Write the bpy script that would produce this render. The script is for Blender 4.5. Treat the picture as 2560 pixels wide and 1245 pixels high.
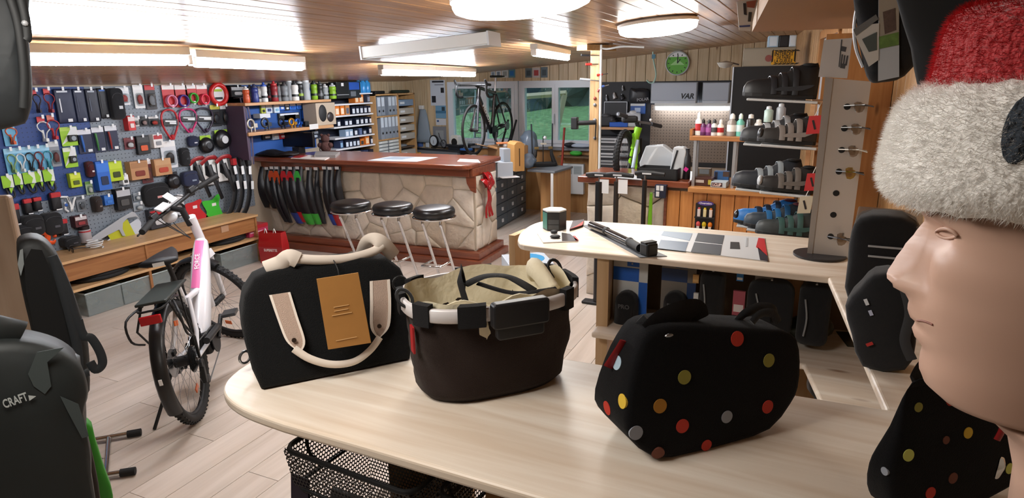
import bpy, bmesh, math, random
from math import sin, cos, tan, pi, radians, hypot, atan2
from mathutils import Vector, Matrix, Euler
V = Vector
random.seed(7)
for o in list(bpy.data.objects):
    bpy.data.objects.remove(o)
SC = bpy.context.scene
COL = SC.collection
H = 1.80
CAMF = 1600.0
cd = bpy.data.cameras.new('camera')
cam = bpy.data.objects.new('camera', cd)
COL.objects.link(cam)
cd.sensor_width = 36.0
cd.lens = 36.0 * CAMF / 2560.0
cd.clip_start = 0.02
WY = radians(24.9)                  # the room is turned so that its long wall runs along the y axis
CR = Matrix.Rotation(WY, 4, 'Z') @ Matrix.Rotation(radians(75.3), 4, 'X') @ Matrix.Rotation(radians(-0.86), 4, 'Z')
cam.matrix_world = Matrix.Translation((0, 0, H)) @ CR
SC.camera = cam
w = bpy.data.worlds.new('dusk_sky'); SC.world = w
w.use_nodes = True
bg = w.node_tree.nodes['Background']
bg.inputs[0].default_value = (0.62, 0.80, 0.95, 1)
bg.inputs[1].default_value = 1.7
SC.view_settings.view_transform = 'Standard'
SC.view_settings.look = 'None'
SC.view_settings.gamma = 1.0
SC.view_settings.use_curve_mapping = False
SC.view_settings.exposure = 0.45
SC.cycles.max_bounces = 6; SC.cycles.diffuse_bounces = 3; SC.cycles.glossy_bounces = 2; SC.cycles.transmission_bounces = 3
SC.cycles.transparent_max_bounces = 10; SC.cycles.caustics_reflective = False; SC.cycles.caustics_refractive = False
TUBE_E = 85.0      # fluorescent tube emission
DISC_E = 17.0       # round ceiling lamp emission
CPOS = V((0, 0, H))
CR3 = CR.to_3x3()
RZ = Matrix.Rotation(WY, 3, 'Z')
FWD = RZ @ V((0, 1, 0))
def cw(x, y, z=0): return RZ @ V((x, y, z))      # camera-heading coordinates to world
def ray(x, y):
    return CR3 @ V(((x - 1280) / CAMF, -(y - 622.5) / CAMF, -1.0))
def at_z(x, y, z):
    d = ray(x, y); return CPOS + d * ((z - H) / d.z)
def at_y(x, y, Y):
    d = ray(x, y); return CPOS + d * (Y / d.dot(FWD))
def at_plane(x, y, o, n):
    d = ray(x, y); return CPOS + d * ((V(o) - CPOS).dot(n) / d.dot(n))
def px_of(P):
    q = CR3.inverted() @ (V(P) - CPOS)
    return (1280 + CAMF * q.x / -q.z, 622.5 - CAMF * q.y / -q.z)
class Frame:
    """a vertical plane: s along it to the right, t up, d out of it"""
    def __init__(f, o, az, w=False):
        f.o = V((o[0], o[1], 0)); a = radians(az) - WY
        if not w: f.o = RZ @ f.o
        f.u = V((sin(a), cos(a), 0)); f.n = V((f.u.y, -f.u.x, 0)); f.z = V((0, 0, 1))
    def P(f, s, t, d=0): return f.o + f.u * s + f.z * t + f.n * d
    def px(f, x, y, d=0):
        p = at_plane(x, y, f.o + f.n * d, f.n) - f.o
        return p.dot(f.u), p.z
    def st(f, p):
        q = V(p) - f.o; return q.dot(f.u), q.z, q.dot(f.n)
    def rect(f, x0, y0, x1, y1, d=0):
        xm, ym = (x0 + x1) / 2, (y0 + y1) / 2
        s0 = f.px(x0, ym, d)[0]; s1 = f.px(x1, ym, d)[0]
        t0 = f.px(xm, y1, d)[1]; t1 = f.px(xm, y0, d)[1]
        return (s0 + s1) / 2, (t0 + t1) / 2, s1 - s0, t1 - t0
    def mat(f, s, t, d=0, roll=0):
        m = Matrix((f.u, f.z, f.n)).transposed().to_4x4()
        m.translation = f.P(s, t, d)
        return m @ Matrix.Rotation(roll, 4, 'Z')
    def upright(f, s, t, d=0):      # local x along, y into the wall (away from room), z up
        m = Matrix((f.u, -f.n, f.z)).transposed().to_4x4(); m.translation = f.P(s, t, d); return m
def zmat(p, yaw=0):
    return Matrix.Translation(V(p)) @ Matrix.Rotation(yaw + WY, 4, 'Z')
def lin(c):
    if isinstance(c, str):
        c = c.lstrip('#'); c = tuple(int(c[i:i+2], 16) / 255 for i in (0, 2, 4))
    return tuple(x / 12.92 if x <= 0.04045 else ((x + 0.055) / 1.055) ** 2.4 for x in c[:3]) + (1,)
MC = {}
def mat(c, rough=0.5, metal=0.0, spec=0.5, alpha=1.0, emit=0.0, var=0.0, vscale=20.0, bump=0.0, bscale=80.0, sheen=0.0, coat=0.0):
    key = (c, rough, metal, spec, alpha, emit, var, vscale, bump, bscale, sheen, coat)
    if key in MC: return MC[key]
    m = bpy.data.materials.new('m_' + str(c).strip('#') + '_%d' % len(MC)); m.use_nodes = True
    nt = m.node_tree; b = nt.nodes['Principled BSDF']; I = b.inputs
    col = lin(c); I['Base Color'].default_value = col; I['Roughness'].default_value = rough
    I['Metallic'].default_value = metal; I['Specular IOR Level'].default_value = spec
    I['Alpha'].default_value = alpha
    if coat: I['Coat Weight'].default_value = coat; I['Coat Roughness'].default_value = 0.12
    if sheen: I['Sheen Weight'].default_value = sheen; I['Sheen Roughness'].default_value = 0.6
    if emit: I['Emission Color'].default_value = col; I['Emission Strength'].default_value = emit
    if var or bump:
        tc = nt.nodes.new('ShaderNodeTexCoord'); nz = nt.nodes.new('ShaderNodeTexNoise')
        nz.inputs['Detail'].default_value = 4
    if var:
        nz.inputs['Scale'].default_value = vscale
        nt.links.new(tc.outputs['Object'], nz.inputs['Vector'])
        mx = nt.nodes.new('ShaderNodeMix'); mx.data_type = 'RGBA'
        mx.inputs[6].default_value = tuple(x * (1 - var) for x in col[:3]) + (1,)
        mx.inputs[7].default_value = tuple(min(1, x * (1 + var)) for x in col[:3]) + (1,)
        nt.links.new(nz.outputs['Fac'], mx.inputs[0]); nt.links.new(mx.outputs[2], I['Base Color'])
    if bump:
        n2 = nt.nodes.new('ShaderNodeTexNoise'); n2.inputs['Scale'].default_value = bscale
        nt.links.new(tc.outputs['Object'], n2.inputs['Vector'])
        bp = nt.nodes.new('ShaderNodeBump'); bp.inputs['Strength'].default_value = bump; bp.inputs['Distance'].default_value = 0.01
        nt.links.new(n2.outputs['Fac'], bp.inputs['Height']); nt.links.new(bp.outputs['Normal'], I['Normal'])
    MC[key] = m
    return m
def wood(c1, c2, axis=0, scale=1.0, rough=0.4, knots=0.0, rnd=0.12, kcol='#5a3116', coat=0.0, key2=''):
    """grain along local axis; knots; each object gets its own tone and offset"""
    key = ('wood', c1, c2, axis, scale, rough, knots, rnd, coat, key2)
    if key in MC: return MC[key]
    m = bpy.data.materials.new('wood_%d' % len(MC)); m.use_nodes = True
    nt = m.node_tree; N = nt.nodes; L = nt.links; b = N['Principled BSDF']
    b.inputs['Roughness'].default_value = rough
    if coat: b.inputs['Coat Weight'].default_value = coat; b.inputs['Coat Roughness'].default_value = 0.18
    tc = N.new('ShaderNodeTexCoord'); oi = N.new('ShaderNodeObjectInfo')
    off = N.new('ShaderNodeVectorMath'); off.operation = 'MULTIPLY_ADD'
    cmb = N.new('ShaderNodeCombineXYZ')
    for i in range(3): L.new(oi.outputs['Random'], cmb.inputs[i])
    L.new(cmb.outputs[0], off.inputs[0]); off.inputs[1].default_value = (17.3, 31.1, 23.7); L.new(tc.outputs['Object'], off.inputs[2])
    mp = N.new('ShaderNodeMapping'); L.new(off.outputs[0], mp.inputs['Vector'])
    sc = [14 * scale] * 3; sc[axis] = 0.9 * scale; mp.inputs['Scale'].default_value = sc
    nz = N.new('ShaderNodeTexNoise'); nz.inputs['Scale'].default_value = 2.2; nz.inputs['Detail'].default_value = 6; nz.inputs['Distortion'].default_value = 0.6
    L.new(mp.outputs[0], nz.inputs['Vector'])
    rp = N.new('ShaderNodeValToRGB'); rp.color_ramp.elements[0].position = 0.33; rp.color_ramp.elements[1].position = 0.68
    rp.color_ramp.elements[0].color = lin(c1); rp.color_ramp.elements[1].color = lin(c2)
    L.new(nz.outputs['Fac'], rp.inputs['Fac'])
    col = rp.outputs['Color']
    if knots:
        mk = N.new('ShaderNodeMapping'); L.new(off.outputs[0], mk.inputs['Vector'])
        ks = [7.0] * 3; ks[axis] = 2.2; mk.inputs['Scale'].default_value = ks
        vo = N.new('ShaderNodeTexVoronoi'); vo.inputs['Scale'].default_value = 1.0; L.new(mk.outputs[0], vo.inputs['Vector'])
        kr = N.new('ShaderNodeValToRGB'); kr.color_ramp.elements[0].position = 0.06 * knots; kr.color_ramp.elements[1].position = 0.2 * knots
        kr.color_ramp.elements[0].color = (1, 1, 1, 1); kr.color_ramp.elements[1].color = (0, 0, 0, 1)
        L.new(vo.outputs['Distance'], kr.inputs['Fac'])
        mx = N.new('ShaderNodeMix'); mx.data_type = 'RGBA'; L.new(kr.outputs['Color'], mx.inputs[0]); L.new(col, mx.inputs[6]); mx.inputs[7].default_value = lin(kcol)
        col = mx.outputs[2]
    hv = N.new('ShaderNodeHueSaturation'); L.new(col, hv.inputs['Color'])
    mr = N.new('ShaderNodeMapRange'); L.new(oi.outputs['Random'], mr.inputs['Value']); mr.inputs['To Min'].default_value = 1 - rnd; mr.inputs['To Max'].default_value = 1 + rnd
    L.new(mr.outputs[0], hv.inputs['Value'])
    L.new(hv.outputs[0], b.inputs['Base Color'])
    MC[key] = m
    return m
def glassmat(tint='#ffffff', refl=0.08, rough=0.02, key='g'):
    k = ('glass', tint, refl, rough)
    if k in MC: return MC[k]
    m = bpy.data.materials.new('clear_%d' % len(MC)); m.use_nodes = True; nt = m.node_tree; N = nt.nodes
    N.remove(N['Principled BSDF'])
    t = N.new('ShaderNodeBsdfTransparent'); t.inputs[0].default_value = lin(tint)
    g = N.new('ShaderNodeBsdfGlossy'); g.inputs['Roughness'].default_value = rough
    x = N.new('ShaderNodeMixShader'); x.inputs[0].default_value = refl
    nt.links.new(t.outputs[0], x.inputs[1]); nt.links.new(g.outputs[0], x.inputs[2])
    nt.links.new(x.outputs[0], N['Material Output'].inputs[0]); MC[k] = m
    return m
def dots(cbase, cdot, pitch, rad, rough=0.5, metal=0.0, alpha_dots=False, plane=(0, 1), hexa=False):
    """perforated sheet: round holes on a grid in local coordinates"""
    k = ('dots', cbase, cdot, pitch, rad, alpha_dots, plane)
    if k in MC: return MC[k]
    m = bpy.data.materials.new('perforated_%d' % len(MC)); m.use_nodes = True; nt = m.node_tree; N = nt.nodes; L = nt.links
    b = N['Principled BSDF']; b.inputs['Roughness'].default_value = rough; b.inputs['Metallic'].default_value = metal
    tc = N.new('ShaderNodeTexCoord'); sx = N.new('ShaderNodeSeparateXYZ'); L.new(tc.outputs['Object'], sx.inputs[0])
    def mth(op, a, bb=None):
        n = N.new('ShaderNodeMath'); n.operation = op
        for i, q in enumerate((a, bb)):
            if q is None: continue
            if isinstance(q, (int, float)): n.inputs[i].default_value = q
            else: L.new(q, n.inputs[i])
        return n.outputs[0]
    a = mth('DIVIDE', sx.outputs[plane[0]], pitch); c = mth('DIVIDE', sx.outputs[plane[1]], pitch)
    if hexa:
        row = mth('FLOOR', c); sh = mth('MULTIPLY', mth('MODULO', mth('ABSOLUTE', row), 2.0), 0.5); a = mth('ADD', a, sh)
    fa = mth('SUBTRACT', mth('FRACT', a), 0.5); fc = mth('SUBTRACT', mth('FRACT', c), 0.5)
    d = mth('SQRT', mth('ADD', mth('MULTIPLY', fa, fa), mth('MULTIPLY', fc, fc)))
    s = mth('LESS_THAN', d, rad / pitch)
    if alpha_dots:
        b.inputs['Base Color'].default_value = lin(cbase); L.new(mth('SUBTRACT', 1.0, s), b.inputs['Alpha'])
    else:
        mx = N.new('ShaderNodeMix'); mx.data_type = 'RGBA'; L.new(s, mx.inputs[0])
        mx.inputs[6].default_value = lin(cbase); mx.inputs[7].default_value = lin(cdot); L.new(mx.outputs[2], b.inputs['Base Color'])
    MC[k] = m
    return m
class MB:
    def __init__(s): s.v = []; s.f = []; s.m = []; s.cur = 0
    def face(s, *i): s.f.append(tuple(i)); s.m.append(s.cur)
    def add(s, vs, fs):
        b = len(s.v); s.v += [tuple(v) for v in vs]
        for f in fs: s.f.append(tuple(b + i for i in f)); s.m.append(s.cur)
        return s
    def box(s, c, d, R=None, top=1.0):
        x, y, z = d[0] / 2, d[1] / 2, d[2] / 2; vs = []
        for k in (-1, 1):
            q = top if k > 0 else 1
            for a, b in ((-1, -1), (1, -1), (1, 1), (-1, 1)): vs.append(V((a * x * q, b * y * q, k * z)))
        if R is not None: vs = [R @ v for v in vs]
        c = V(c)
        return s.add([v + c for v in vs], [(3, 2, 1, 0), (4, 5, 6, 7), (0, 1, 5, 4), (1, 2, 6, 5), (2, 3, 7, 6), (3, 0, 4, 7)])
    def box2(s, a, b):
        return s.box([(p + q) / 2 for p, q in zip(a, b)], [abs(q - p) for p, q in zip(a, b)])
    def tube(s, pts, r, n=8, closed=False, caps=True, flat=1.0, up=None):
        pts = [V(p) for p in pts]; k = len(pts)
        rs = r if isinstance(r, (list, tuple)) else [r] * k
        tang = []
        for i in range(k):
            a = pts[i - 1] if (i > 0 or closed) else pts[i]; b = pts[(i + 1) % k] if (i < k - 1 or closed) else pts[i]
            t = (b - a); tang.append(t.normalized() if t.length > 1e-9 else V((0, 0, 1)))
        nrm = V(up) if up is not None else (V((0, 0, 1)) if abs(tang[0].z) < 0.9 else V((1, 0, 0)))
        rings = []
        for i in range(k):
            t = tang[i];
            if up is not None: nrm = V(up)
            nrm = (nrm - t * nrm.dot(t)); nrm = nrm.normalized() if nrm.length > 1e-6 else t.orthogonal().normalized()
            bn = t.cross(nrm)
            rings.append([pts[i] + (bn * cos(2 * pi * j / n) + nrm * sin(2 * pi * j / n) * flat) * rs[i] for j in range(n)])
        return s.loft(rings, closed, caps)
    def loft(s, rings, closed=False, caps=True, wrap=True):
        b = len(s.v); n = len(rings[0]); k = len(rings)
        for rg in rings: s.v += [tuple(p) for p in rg]
        for i in range(k if closed else k - 1):
            for j in range(n if wrap else n - 1):
                i2 = (i + 1) % k; j2 = (j + 1) % n
                s.face(b + i * n + j, b + i * n + j2, b + i2 * n + j2, b + i2 * n + j)
        if caps and not closed and wrap:
            s.face(*[b + j for j in range(n)][::-1]); s.face(*[b + (k - 1) * n + j for j in range(n)])
        return s
    def cyl(s, p0, p1, r0, r1=None, n=12, caps=True):
        return s.tube([p0, p1], [r0, r0 if r1 is None else r1], n, caps=caps)
    def lathe(s, prof, n=16, M=None, caps=True):
        rings = []
        for r, z in prof:
            r = max(r, 1e-4); rings.append([V((r * cos(2 * pi * j / n), r * sin(2 * pi * j / n), z)) for j in range(n)])
        if M is not None: rings = [[M @ p for p in rg] for rg in rings]
        return s.loft(rings, caps=caps)
    def prism(s, o, z0, z1, M=None):
        n = len(o); vs = [V((p[0], p[1], z0)) for p in o] + [V((p[0], p[1], z1)) for p in o]
        if M is not None: vs = [M @ v for v in vs]
        return s.add(vs, [tuple(range(n))[::-1], tuple(range(n, 2 * n))] + [(i, (i + 1) % n, n + (i + 1) % n, n + i) for i in range(n)])
    def ell(s, c, r, n=12, m=8, R=None):
        if not isinstance(r, (list, tuple)): r = (r, r, r)
        c = V(c); rings = []
        for i in range(m + 1):
            a = -pi / 2 + pi * i / m; q = max(cos(a), 1e-3); rg = []
            for j in range(n):
                p = V((r[0] * q * cos(2 * pi * j / n), r[1] * q * sin(2 * pi * j / n), r[2] * sin(a)))
                if R is not None: p = R @ p
                rg.append(c + p)
            rings.append(rg)
        return s.loft(rings)
    def torus(s, c, R, r, n=24, m=8, M=None, a0=0, a1=2 * pi, sx=1.0, sy=1.0):
        cl = abs(a1 - a0 - 2 * pi) < 1e-6; c = V(c); k = n if cl else n + 1
        pts = [V((R * sx * cos(a0 + (a1 - a0) * i / n), R * sy * sin(a0 + (a1 - a0) * i / n), 0)) for i in range(k)]
        if M is not None: pts = [M @ p for p in pts]
        return s.tube([p + c for p in pts], r, m, closed=cl)
    def xf(s, M, start=0):
        for i in range(start, len(s.v)): s.v[i] = tuple(M @ V(s.v[i]))
        return s
    def mesh(s, name, mats, smooth=None):
        me = bpy.data.meshes.new(name); me.from_pydata(s.v, [], s.f)
        if not isinstance(mats, (list, tuple)): mats = [mats]
        for m in mats: me.materials.append(m)
        if len(mats) > 1: me.polygons.foreach_set('material_index', s.m)
        bm = bmesh.new(); bm.from_mesh(me); bmesh.ops.recalc_face_normals(bm, faces=bm.faces); bm.to_mesh(me); bm.free()
        if smooth is not None:
            me.polygons.foreach_set('use_smooth', [True] * len(me.polygons))
            if smooth < 180: me.set_sharp_from_angle(angle=radians(smooth))
        me.update()
        return me
    def build(s, name, mats, parent=None, M=None, smooth=None, bev=0, seg=2, sub=0):
        return mkobj(name, s.mesh(name, mats, smooth), parent, M, bev, seg, sub)
def mkobj(name, me, parent=None, M=None, bev=0, seg=2, sub=0):
    o = bpy.data.objects.new(name, me); COL.objects.link(o)
    if parent is not None: o.parent = parent
    if M is not None: o.matrix_basis = M
    if bev:
        b = o.modifiers.new('bevel', 'BEVEL'); b.width = bev; b.segments = seg; b.limit_method = 'ANGLE'; b.angle_limit = radians(35)
    if sub:
        q = o.modifiers.new('sub', 'SUBSURF'); q.levels = sub; q.render_levels = sub
    return o
def tag(o, label, cat, group=None, kind=None):
    o['label'] = label
    if cat: o['category'] = cat
    if group: o['group'] = group
    if kind: o['kind'] = kind
    return o
def thing(name, label, cat, M=None, group=None):
    o = bpy.data.objects.new(name, None); COL.objects.link(o); o.empty_display_size = 0.05
    if M is not None: o.matrix_basis = M
    return tag(o, label, cat, group)
def struct(o): o['kind'] = 'structure'; return o
def sempty(name, M=None):
    o = bpy.data.objects.new(name, None); COL.objects.link(o)
    if M is not None: o.matrix_basis = M
    return struct(o)
def copy_tree(src, M=None, label=None, parent=None):
    c = src.copy(); COL.objects.link(c); c.parent = parent
    if M is not None: c.matrix_basis = M
    if label: c['label'] = label
    for ch in src.children: copy_tree(ch, None, None, c)
    return c
TXT = {}
def text(s, size, m, parent, M, name='lettering', depth=0.0004, bold=0.0, align='CENTER', shear=0.0, sx=1.0, width=None):
    cu = bpy.data.curves.new('t', 'FONT'); cu.body = s; cu.size = size; cu.align_x = align; cu.align_y = 'CENTER'
    cu.extrude = depth; cu.offset = bold * size; cu.shear = shear; cu.resolution_u = 3
    ob = bpy.data.objects.new('t', cu); COL.objects.link(ob)
    bpy.context.view_layer.update()
    me = bpy.data.meshes.new_from_object(ob.evaluated_get(bpy.context.evaluated_depsgraph_get()))
    bpy.data.objects.remove(ob); bpy.data.curves.remove(cu)
    if width and len(me.vertices):
        xs = [v.co.x for v in me.vertices]; k = width / max(1e-6, max(xs) - min(xs)); sx = k
    if sx != 1.0:
        for v in me.vertices: v.co.x *= sx
    me.materials.clear(); me.materials.append(m)
    return mkobj(name, me, parent, M)
def T(x=0, y=0, z=0): return Matrix.Translation((x, y, z))
def R(a, ax): return Matrix.Rotation(a, 4, ax)
def bez(p, n=12):
    """smooth Catmull-Rom path through points"""
    p = [V(q) for q in p]; out = []
    for i in range(len(p) - 1):
        a = p[max(i - 1, 0)]; b = p[i]; c = p[i + 1]; d = p[min(i + 2, len(p) - 1)]
        for k in range(n):
            t = k / n
            out.append(0.5 * ((2 * b) + (c - a) * t + (2 * a - 5 * b + 4 * c - d) * t * t + (3 * b - a - 3 * c + d) * t ** 3))
    out.append(p[-1]); return out
from mathutils.bvhtree import BVHTree
def bvh(o):
    M = o.matrix_basis if o.parent is None else o.parent.matrix_basis @ o.matrix_basis
    return BVHTree.FromPolygons([M @ v.co for v in o.data.vertices], [tuple(p.vertices) for p in o.data.polygons])
def surf(tree, x, y):
    h = tree.ray_cast(CPOS, ray(x, y).normalized()); return h[0], h[1]
def nmat(p, n, up=(0, 0, 1)):
    n = V(n).normalized(); u = V(up).cross(n)
    u = u.normalized() if u.length > 1e-4 else V((1, 0, 0)); v = n.cross(u); M = Matrix((u, v, n)).transposed().to_4x4(); M.translation = p; return M
def wpar(o): return o.matrix_basis.inverted()
def fbase(p, q, w=True):
    """frame standing on the line p-q (world points)"""
    return Frame((p[0], p[1]), math.degrees(atan2(q[0] - p[0], q[1] - p[1]) + WY), True)
def puff(o, depth, bulge=0.01, edge=0.02, back=None, z0=0.0, steps=3):
    """cushion-like solid from outline o (list of 2d points), front at z0, going back by depth"""
    cx = sum(p[0] for p in o) / len(o); cy = sum(p[1] for p in o) / len(o)
    def ring(k, z, ins=0.0):
        out = []
        for p in o:
            dx, dy = p[0] - cx, p[1] - cy; L = max(1e-6, hypot(dx, dy)); q = max(0.02, (k - ins / L))
            out.append(V((cx + dx * q, cy + dy * q, z)))
        return out
    b = MB(); rs = [ring(0.05, z0 + bulge), ring(0.35, z0 + bulge * .85), ring(0.7, z0 + bulge * .45), ring(1, z0, edge), ring(1, z0 - edge * .3, edge * .3), ring(1, z0 - edge)]
    for i in range(1, steps): rs.append(ring(1, z0 - edge - (depth - 2 * edge) * i / steps))
    bk = bulge if back is None else back
    rs += [ring(1, z0 - depth + edge), ring(1, z0 - depth + edge * .3, edge * .3), ring(1, z0 - depth, edge), ring(0.7, z0 - depth - bk * .45), ring(0.05, z0 - depth - bk)]
    b.loft(rs); return b
def lean(b, Ht, lf, lb, depth):
    """narrow a puff towards its top: front leans back by lf, back forward by lb"""
    for i, (x, y, z) in enumerate(b.v):
        w = (z + depth) / depth; k = max(0, y) / Ht; b.v[i] = (x, y, z - k * (w * lf - (1 - w) * lb))
    return b
def lpx(F, x, y, z, Ht, lf):
    """pixel to frame coordinates on a front that leans back by lf at height Ht above z"""
    d = 0
    for _ in range(3): s, t = F.px(x, y, d); d = -lf * max(0, t - z) / Ht
    return s, t
def dense(o, n=4):
    p = [V((q[0], q[1], 0)) for q in o]; k = len(p); out = []
    for i in range(k):
        a, b_, c, d = p[i - 1], p[i], p[(i + 1) % k], p[(i + 2) % k]
        for j in range(n):
            t = j / n; q = 0.5 * ((2 * b_) + (c - a) * t + (2 * a - 5 * b_ + 4 * c - d) * t * t + (3 * b_ - a - 3 * c + d) * t ** 3); out.append((q.x, q.y))
    return out
def rrect(w, h, r, n=4, cx=0, cy=0):
    o = []
    for (sx, sy, a0) in ((1, 1, 0), (-1, 1, pi / 2), (-1, -1, pi), (1, -1, 3 * pi / 2)):
        for k in range(n + 1):
            a = a0 + pi / 2 * k / n; o.append((cx + sx * (w / 2 - r) + r * cos(a), cy + sy * (h / 2 - r) + r * sin(a)))
    return o
# common materials
BLACK = mat('#111214', 0.55); RUB = mat('#0c0c0d', 0.75); DARK = mat('#1c1d20', 0.6)
WHITE = mat('#e9e9e6', 0.5); CHROME = mat('#d8dadd', 0.12, 1.0); STEEL = mat('#9a9c9f', 0.32, 1.0); ALU = mat('#b9bcc0', 0.4, 0.9)
RED = mat('#c01a1e', 0.45); CLEAR = glassmat('#eef2f4', 0.12, 0.08); PAPER = mat('#e4e6e8', 0.6)
NYL = mat('#101115', 0.85, spec=0.25, sheen=0.15, bump=0.25, bscale=900)
PINE1, PINE2 = '#c79a63', '#dcb884'
# ================================================================== THE SETTING
FA = Frame((-2.9, 6.98), 24.9)        # long left wall with the pegboard
FW = Frame((0.69, 8.95), 112.8)       # far wall with the windows and the clock
FR = Frame((1.6, 2.63), 198.3)        # right wall
SWC = -2.428                          # s of the corner left wall / far wall on FW
SAC = 3.209                           # the same corner on FA
CZ0, CK = 1.82, 0.078                 # ceiling height at the left wall, rise per metre away from it
def ceil_z(p): return CZ0 + CK * (V((p[0], p[1], 0)) - FA.o).dot(FA.n)
def slab(f, s0, s1, t0, t1, name, m, d0=-0.1, d1=0.0, parent=None):
    b = MB(); vs = []
    for t in (t0, t1):
        for s, d in ((s0, d0), (s1, d0), (s1, d1), (s0, d1)): vs.append(f.P(s, t, d))
    b.add(vs, [(3, 2, 1, 0), (4, 5, 6, 7), (0, 1, 5, 4), (1, 2, 6, 5), (2, 3, 7, 6), (3, 0, 4, 7)])
    return b.build(name, m, parent)
# floor: laminate planks along the left wall's direction
floor = sempty('floor', FA.upright(0, 0, 0))     # local x along wall A, local y away from room (negative = into room), z up
fb = MB(); fb.box2((-9.2, -6.9, -0.12), (3.4, 0.2, -0.012)); fb.build('subfloor', mat('#8d8378', 0.8), floor)
pm = MB(); pm.box2((0.0015, 0.0015, -0.012), (1.2785, 0.1885, 0.0))
pme = pm.mesh('plank', wood('#c4b7aa', '#d5c9be', 0, 0.6, 0.33, 0.0, 0.04), None)
for j in range(34):
    off = (j * 0.47) % 1.28
    for i in range(-5, 3):
        x0 = i * 1.28 + off;
        if x0 > 3.25: continue
        mkobj('plank', pme, floor, T(x0, -6.3 + j * 0.19, 0))
# ceiling: varnished tongue and groove boards rising away from the left wall
ceiling = sempty('ceiling', FA.upright(0, CZ0, 0) @ R(-math.atan(CK), 'X'))
cb = MB(); cb.box2((-9.2, -7.0, 0.014), (3.6, 0.2, 0.1)); cb.build('ceiling_deck', mat('#6d4b2f', 0.8), ceiling)
bd = MB(); bd.prism([(-0.004, 0.014), (-0.004, 0.004), (0.0, 0.0), (0.0905, 0.0), (0.0945, 0.004), (0.0945, 0.014)], 0, 1)
bd.xf(Matrix(((0, 0, 12.6, -9.1), (1, 0, 0, 0), (0, 1, 0, 0), (0, 0, 0, 1))))
bme = bd.mesh('ceiling_board', wood('#8c6542', '#b2875e', 0, 0.9, 0.36, 0.62, 0.07, '#4a2a17', coat=0.25))
for j in range(70): mkobj('ceiling_board', bme, ceiling, T(0, -6.85 + j * 0.1, 0))
# walls
PLASTER = mat('#a89a88', 0.85)
wl = struct(slab(FA, -9.0, SAC + 0.1, 0, CZ0 + 0.02, 'wall_left', PLASTER))
def board_run(f, parent, s0, s1, tf0, tf1, wdt, m, d=0.014, name='wall_board'):
    """vertical tongue and groove boards; tf0, tf1 give bottom and top at s"""
    n = max(1, int(round((s1 - s0) / wdt))); wd = (s1 - s0) / n
    for i in range(n):
        a = s0 + i * wd + 0.002; c = a + wd - 0.004; b = MB(); vs = []
        ta, tb = tf0, tf0; ua, ub = tf1(a), tf1(c)
        for dd, e in ((0.0, 0.0), (d - 0.004, 0.0), (d, 0.004)):
            vs += [f.P(a + e, ta, dd), f.P(c - e, tb, dd), f.P(c - e, ub, dd), f.P(a + e, ua, dd)]
        b.add(vs, [(0, 1, 2, 3), (8, 9, 10, 11)] + [(k * 4 + i2, k * 4 + (i2 + 1) % 4, k * 4 + 4 + (i2 + 1) % 4, k * 4 + 4 + i2) for k in range(2) for i2 in range(4)])
        b.build(name, m, parent)
def ctop(f): return lambda s: ceil_z(f.P(s, 0)) + 0.01
PINEW = wood('#b8a07c', '#d0bd9c', 2, 1.0, 0.5, 0.62, 0.09, '#6b4526')
PINEO = wood('#a37a50', '#bf9769', 2, 1.0, 0.45, 0.62, 0.08, '#5b3014')
board_run(FA, wl, 2.36, SAC, 0.0, lambda s: CZ0, 0.13, PINEW)
# far wall with openings for two windows
WT0, WT1 = 0.905, 1.80
W1 = (FW.px(1121, 280)[0], FW.px(1296, 280)[0]); W2 = (FW.px(1298, 280)[0], FW.px(1491, 280)[0])
SRC = 2.95
wf = struct(slab(FW, SWC - 0.1, SRC + 0.15, 0, WT0, 'wall_back', PLASTER))
slab(FW, SWC - 0.1, SRC + 0.15, WT1, 2.6, 'wall_upper', PLASTER, parent=wf)
slab(FW, SWC - 0.1, W1[0], WT0, WT1, 'wall_pier', PLASTER, parent=wf)
slab(FW, W2[1], SRC + 0.15, WT0, WT1, 'wall_pier', PLASTER, parent=wf)
board_run(FW, wf, SWC, W1[0], 0, ctop(FW), 0.125, PINEW)
board_run(FW, wf, W1[0], W2[1], WT1, ctop(FW), 0.13, PINEW)
board_run(FW, wf, W2[1], SRC, 0.85, ctop(FW), 0.13, PINEW)
slab(FW, W1[0], W2[1] + 0.5, 0, WT0 - 0.03, 'lining_panel', wood('#ad7f4e', '#c29763', 2, 0.5, 0.5, 0, 0.05), 0.0, 0.02, parent=wf)
# right wall
RW = (FR.px(2056, 120)[0], FR.px(2106, 120)[0])
wr = struct(slab(FR, -5.6, 4.6, 0, 2.7, 'wall_right', PLASTER))
board_run(FR, wr, -5.45, RW[0], 0, ctop(FR), 0.13, PINEO)
board_run(FR, wr, RW[1], 1.9, 0, ctop(FR), 0.13, PINEO)
board_run(FR, wr, RW[0], RW[1], 0, lambda s: 1.25, 0.13, PINEO)
FB = Frame((0, -1.7), 288.3)
struct(slab(FB, -2.2, 8.0, 0, 2.7, 'wall_rear', PLASTER))
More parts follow.
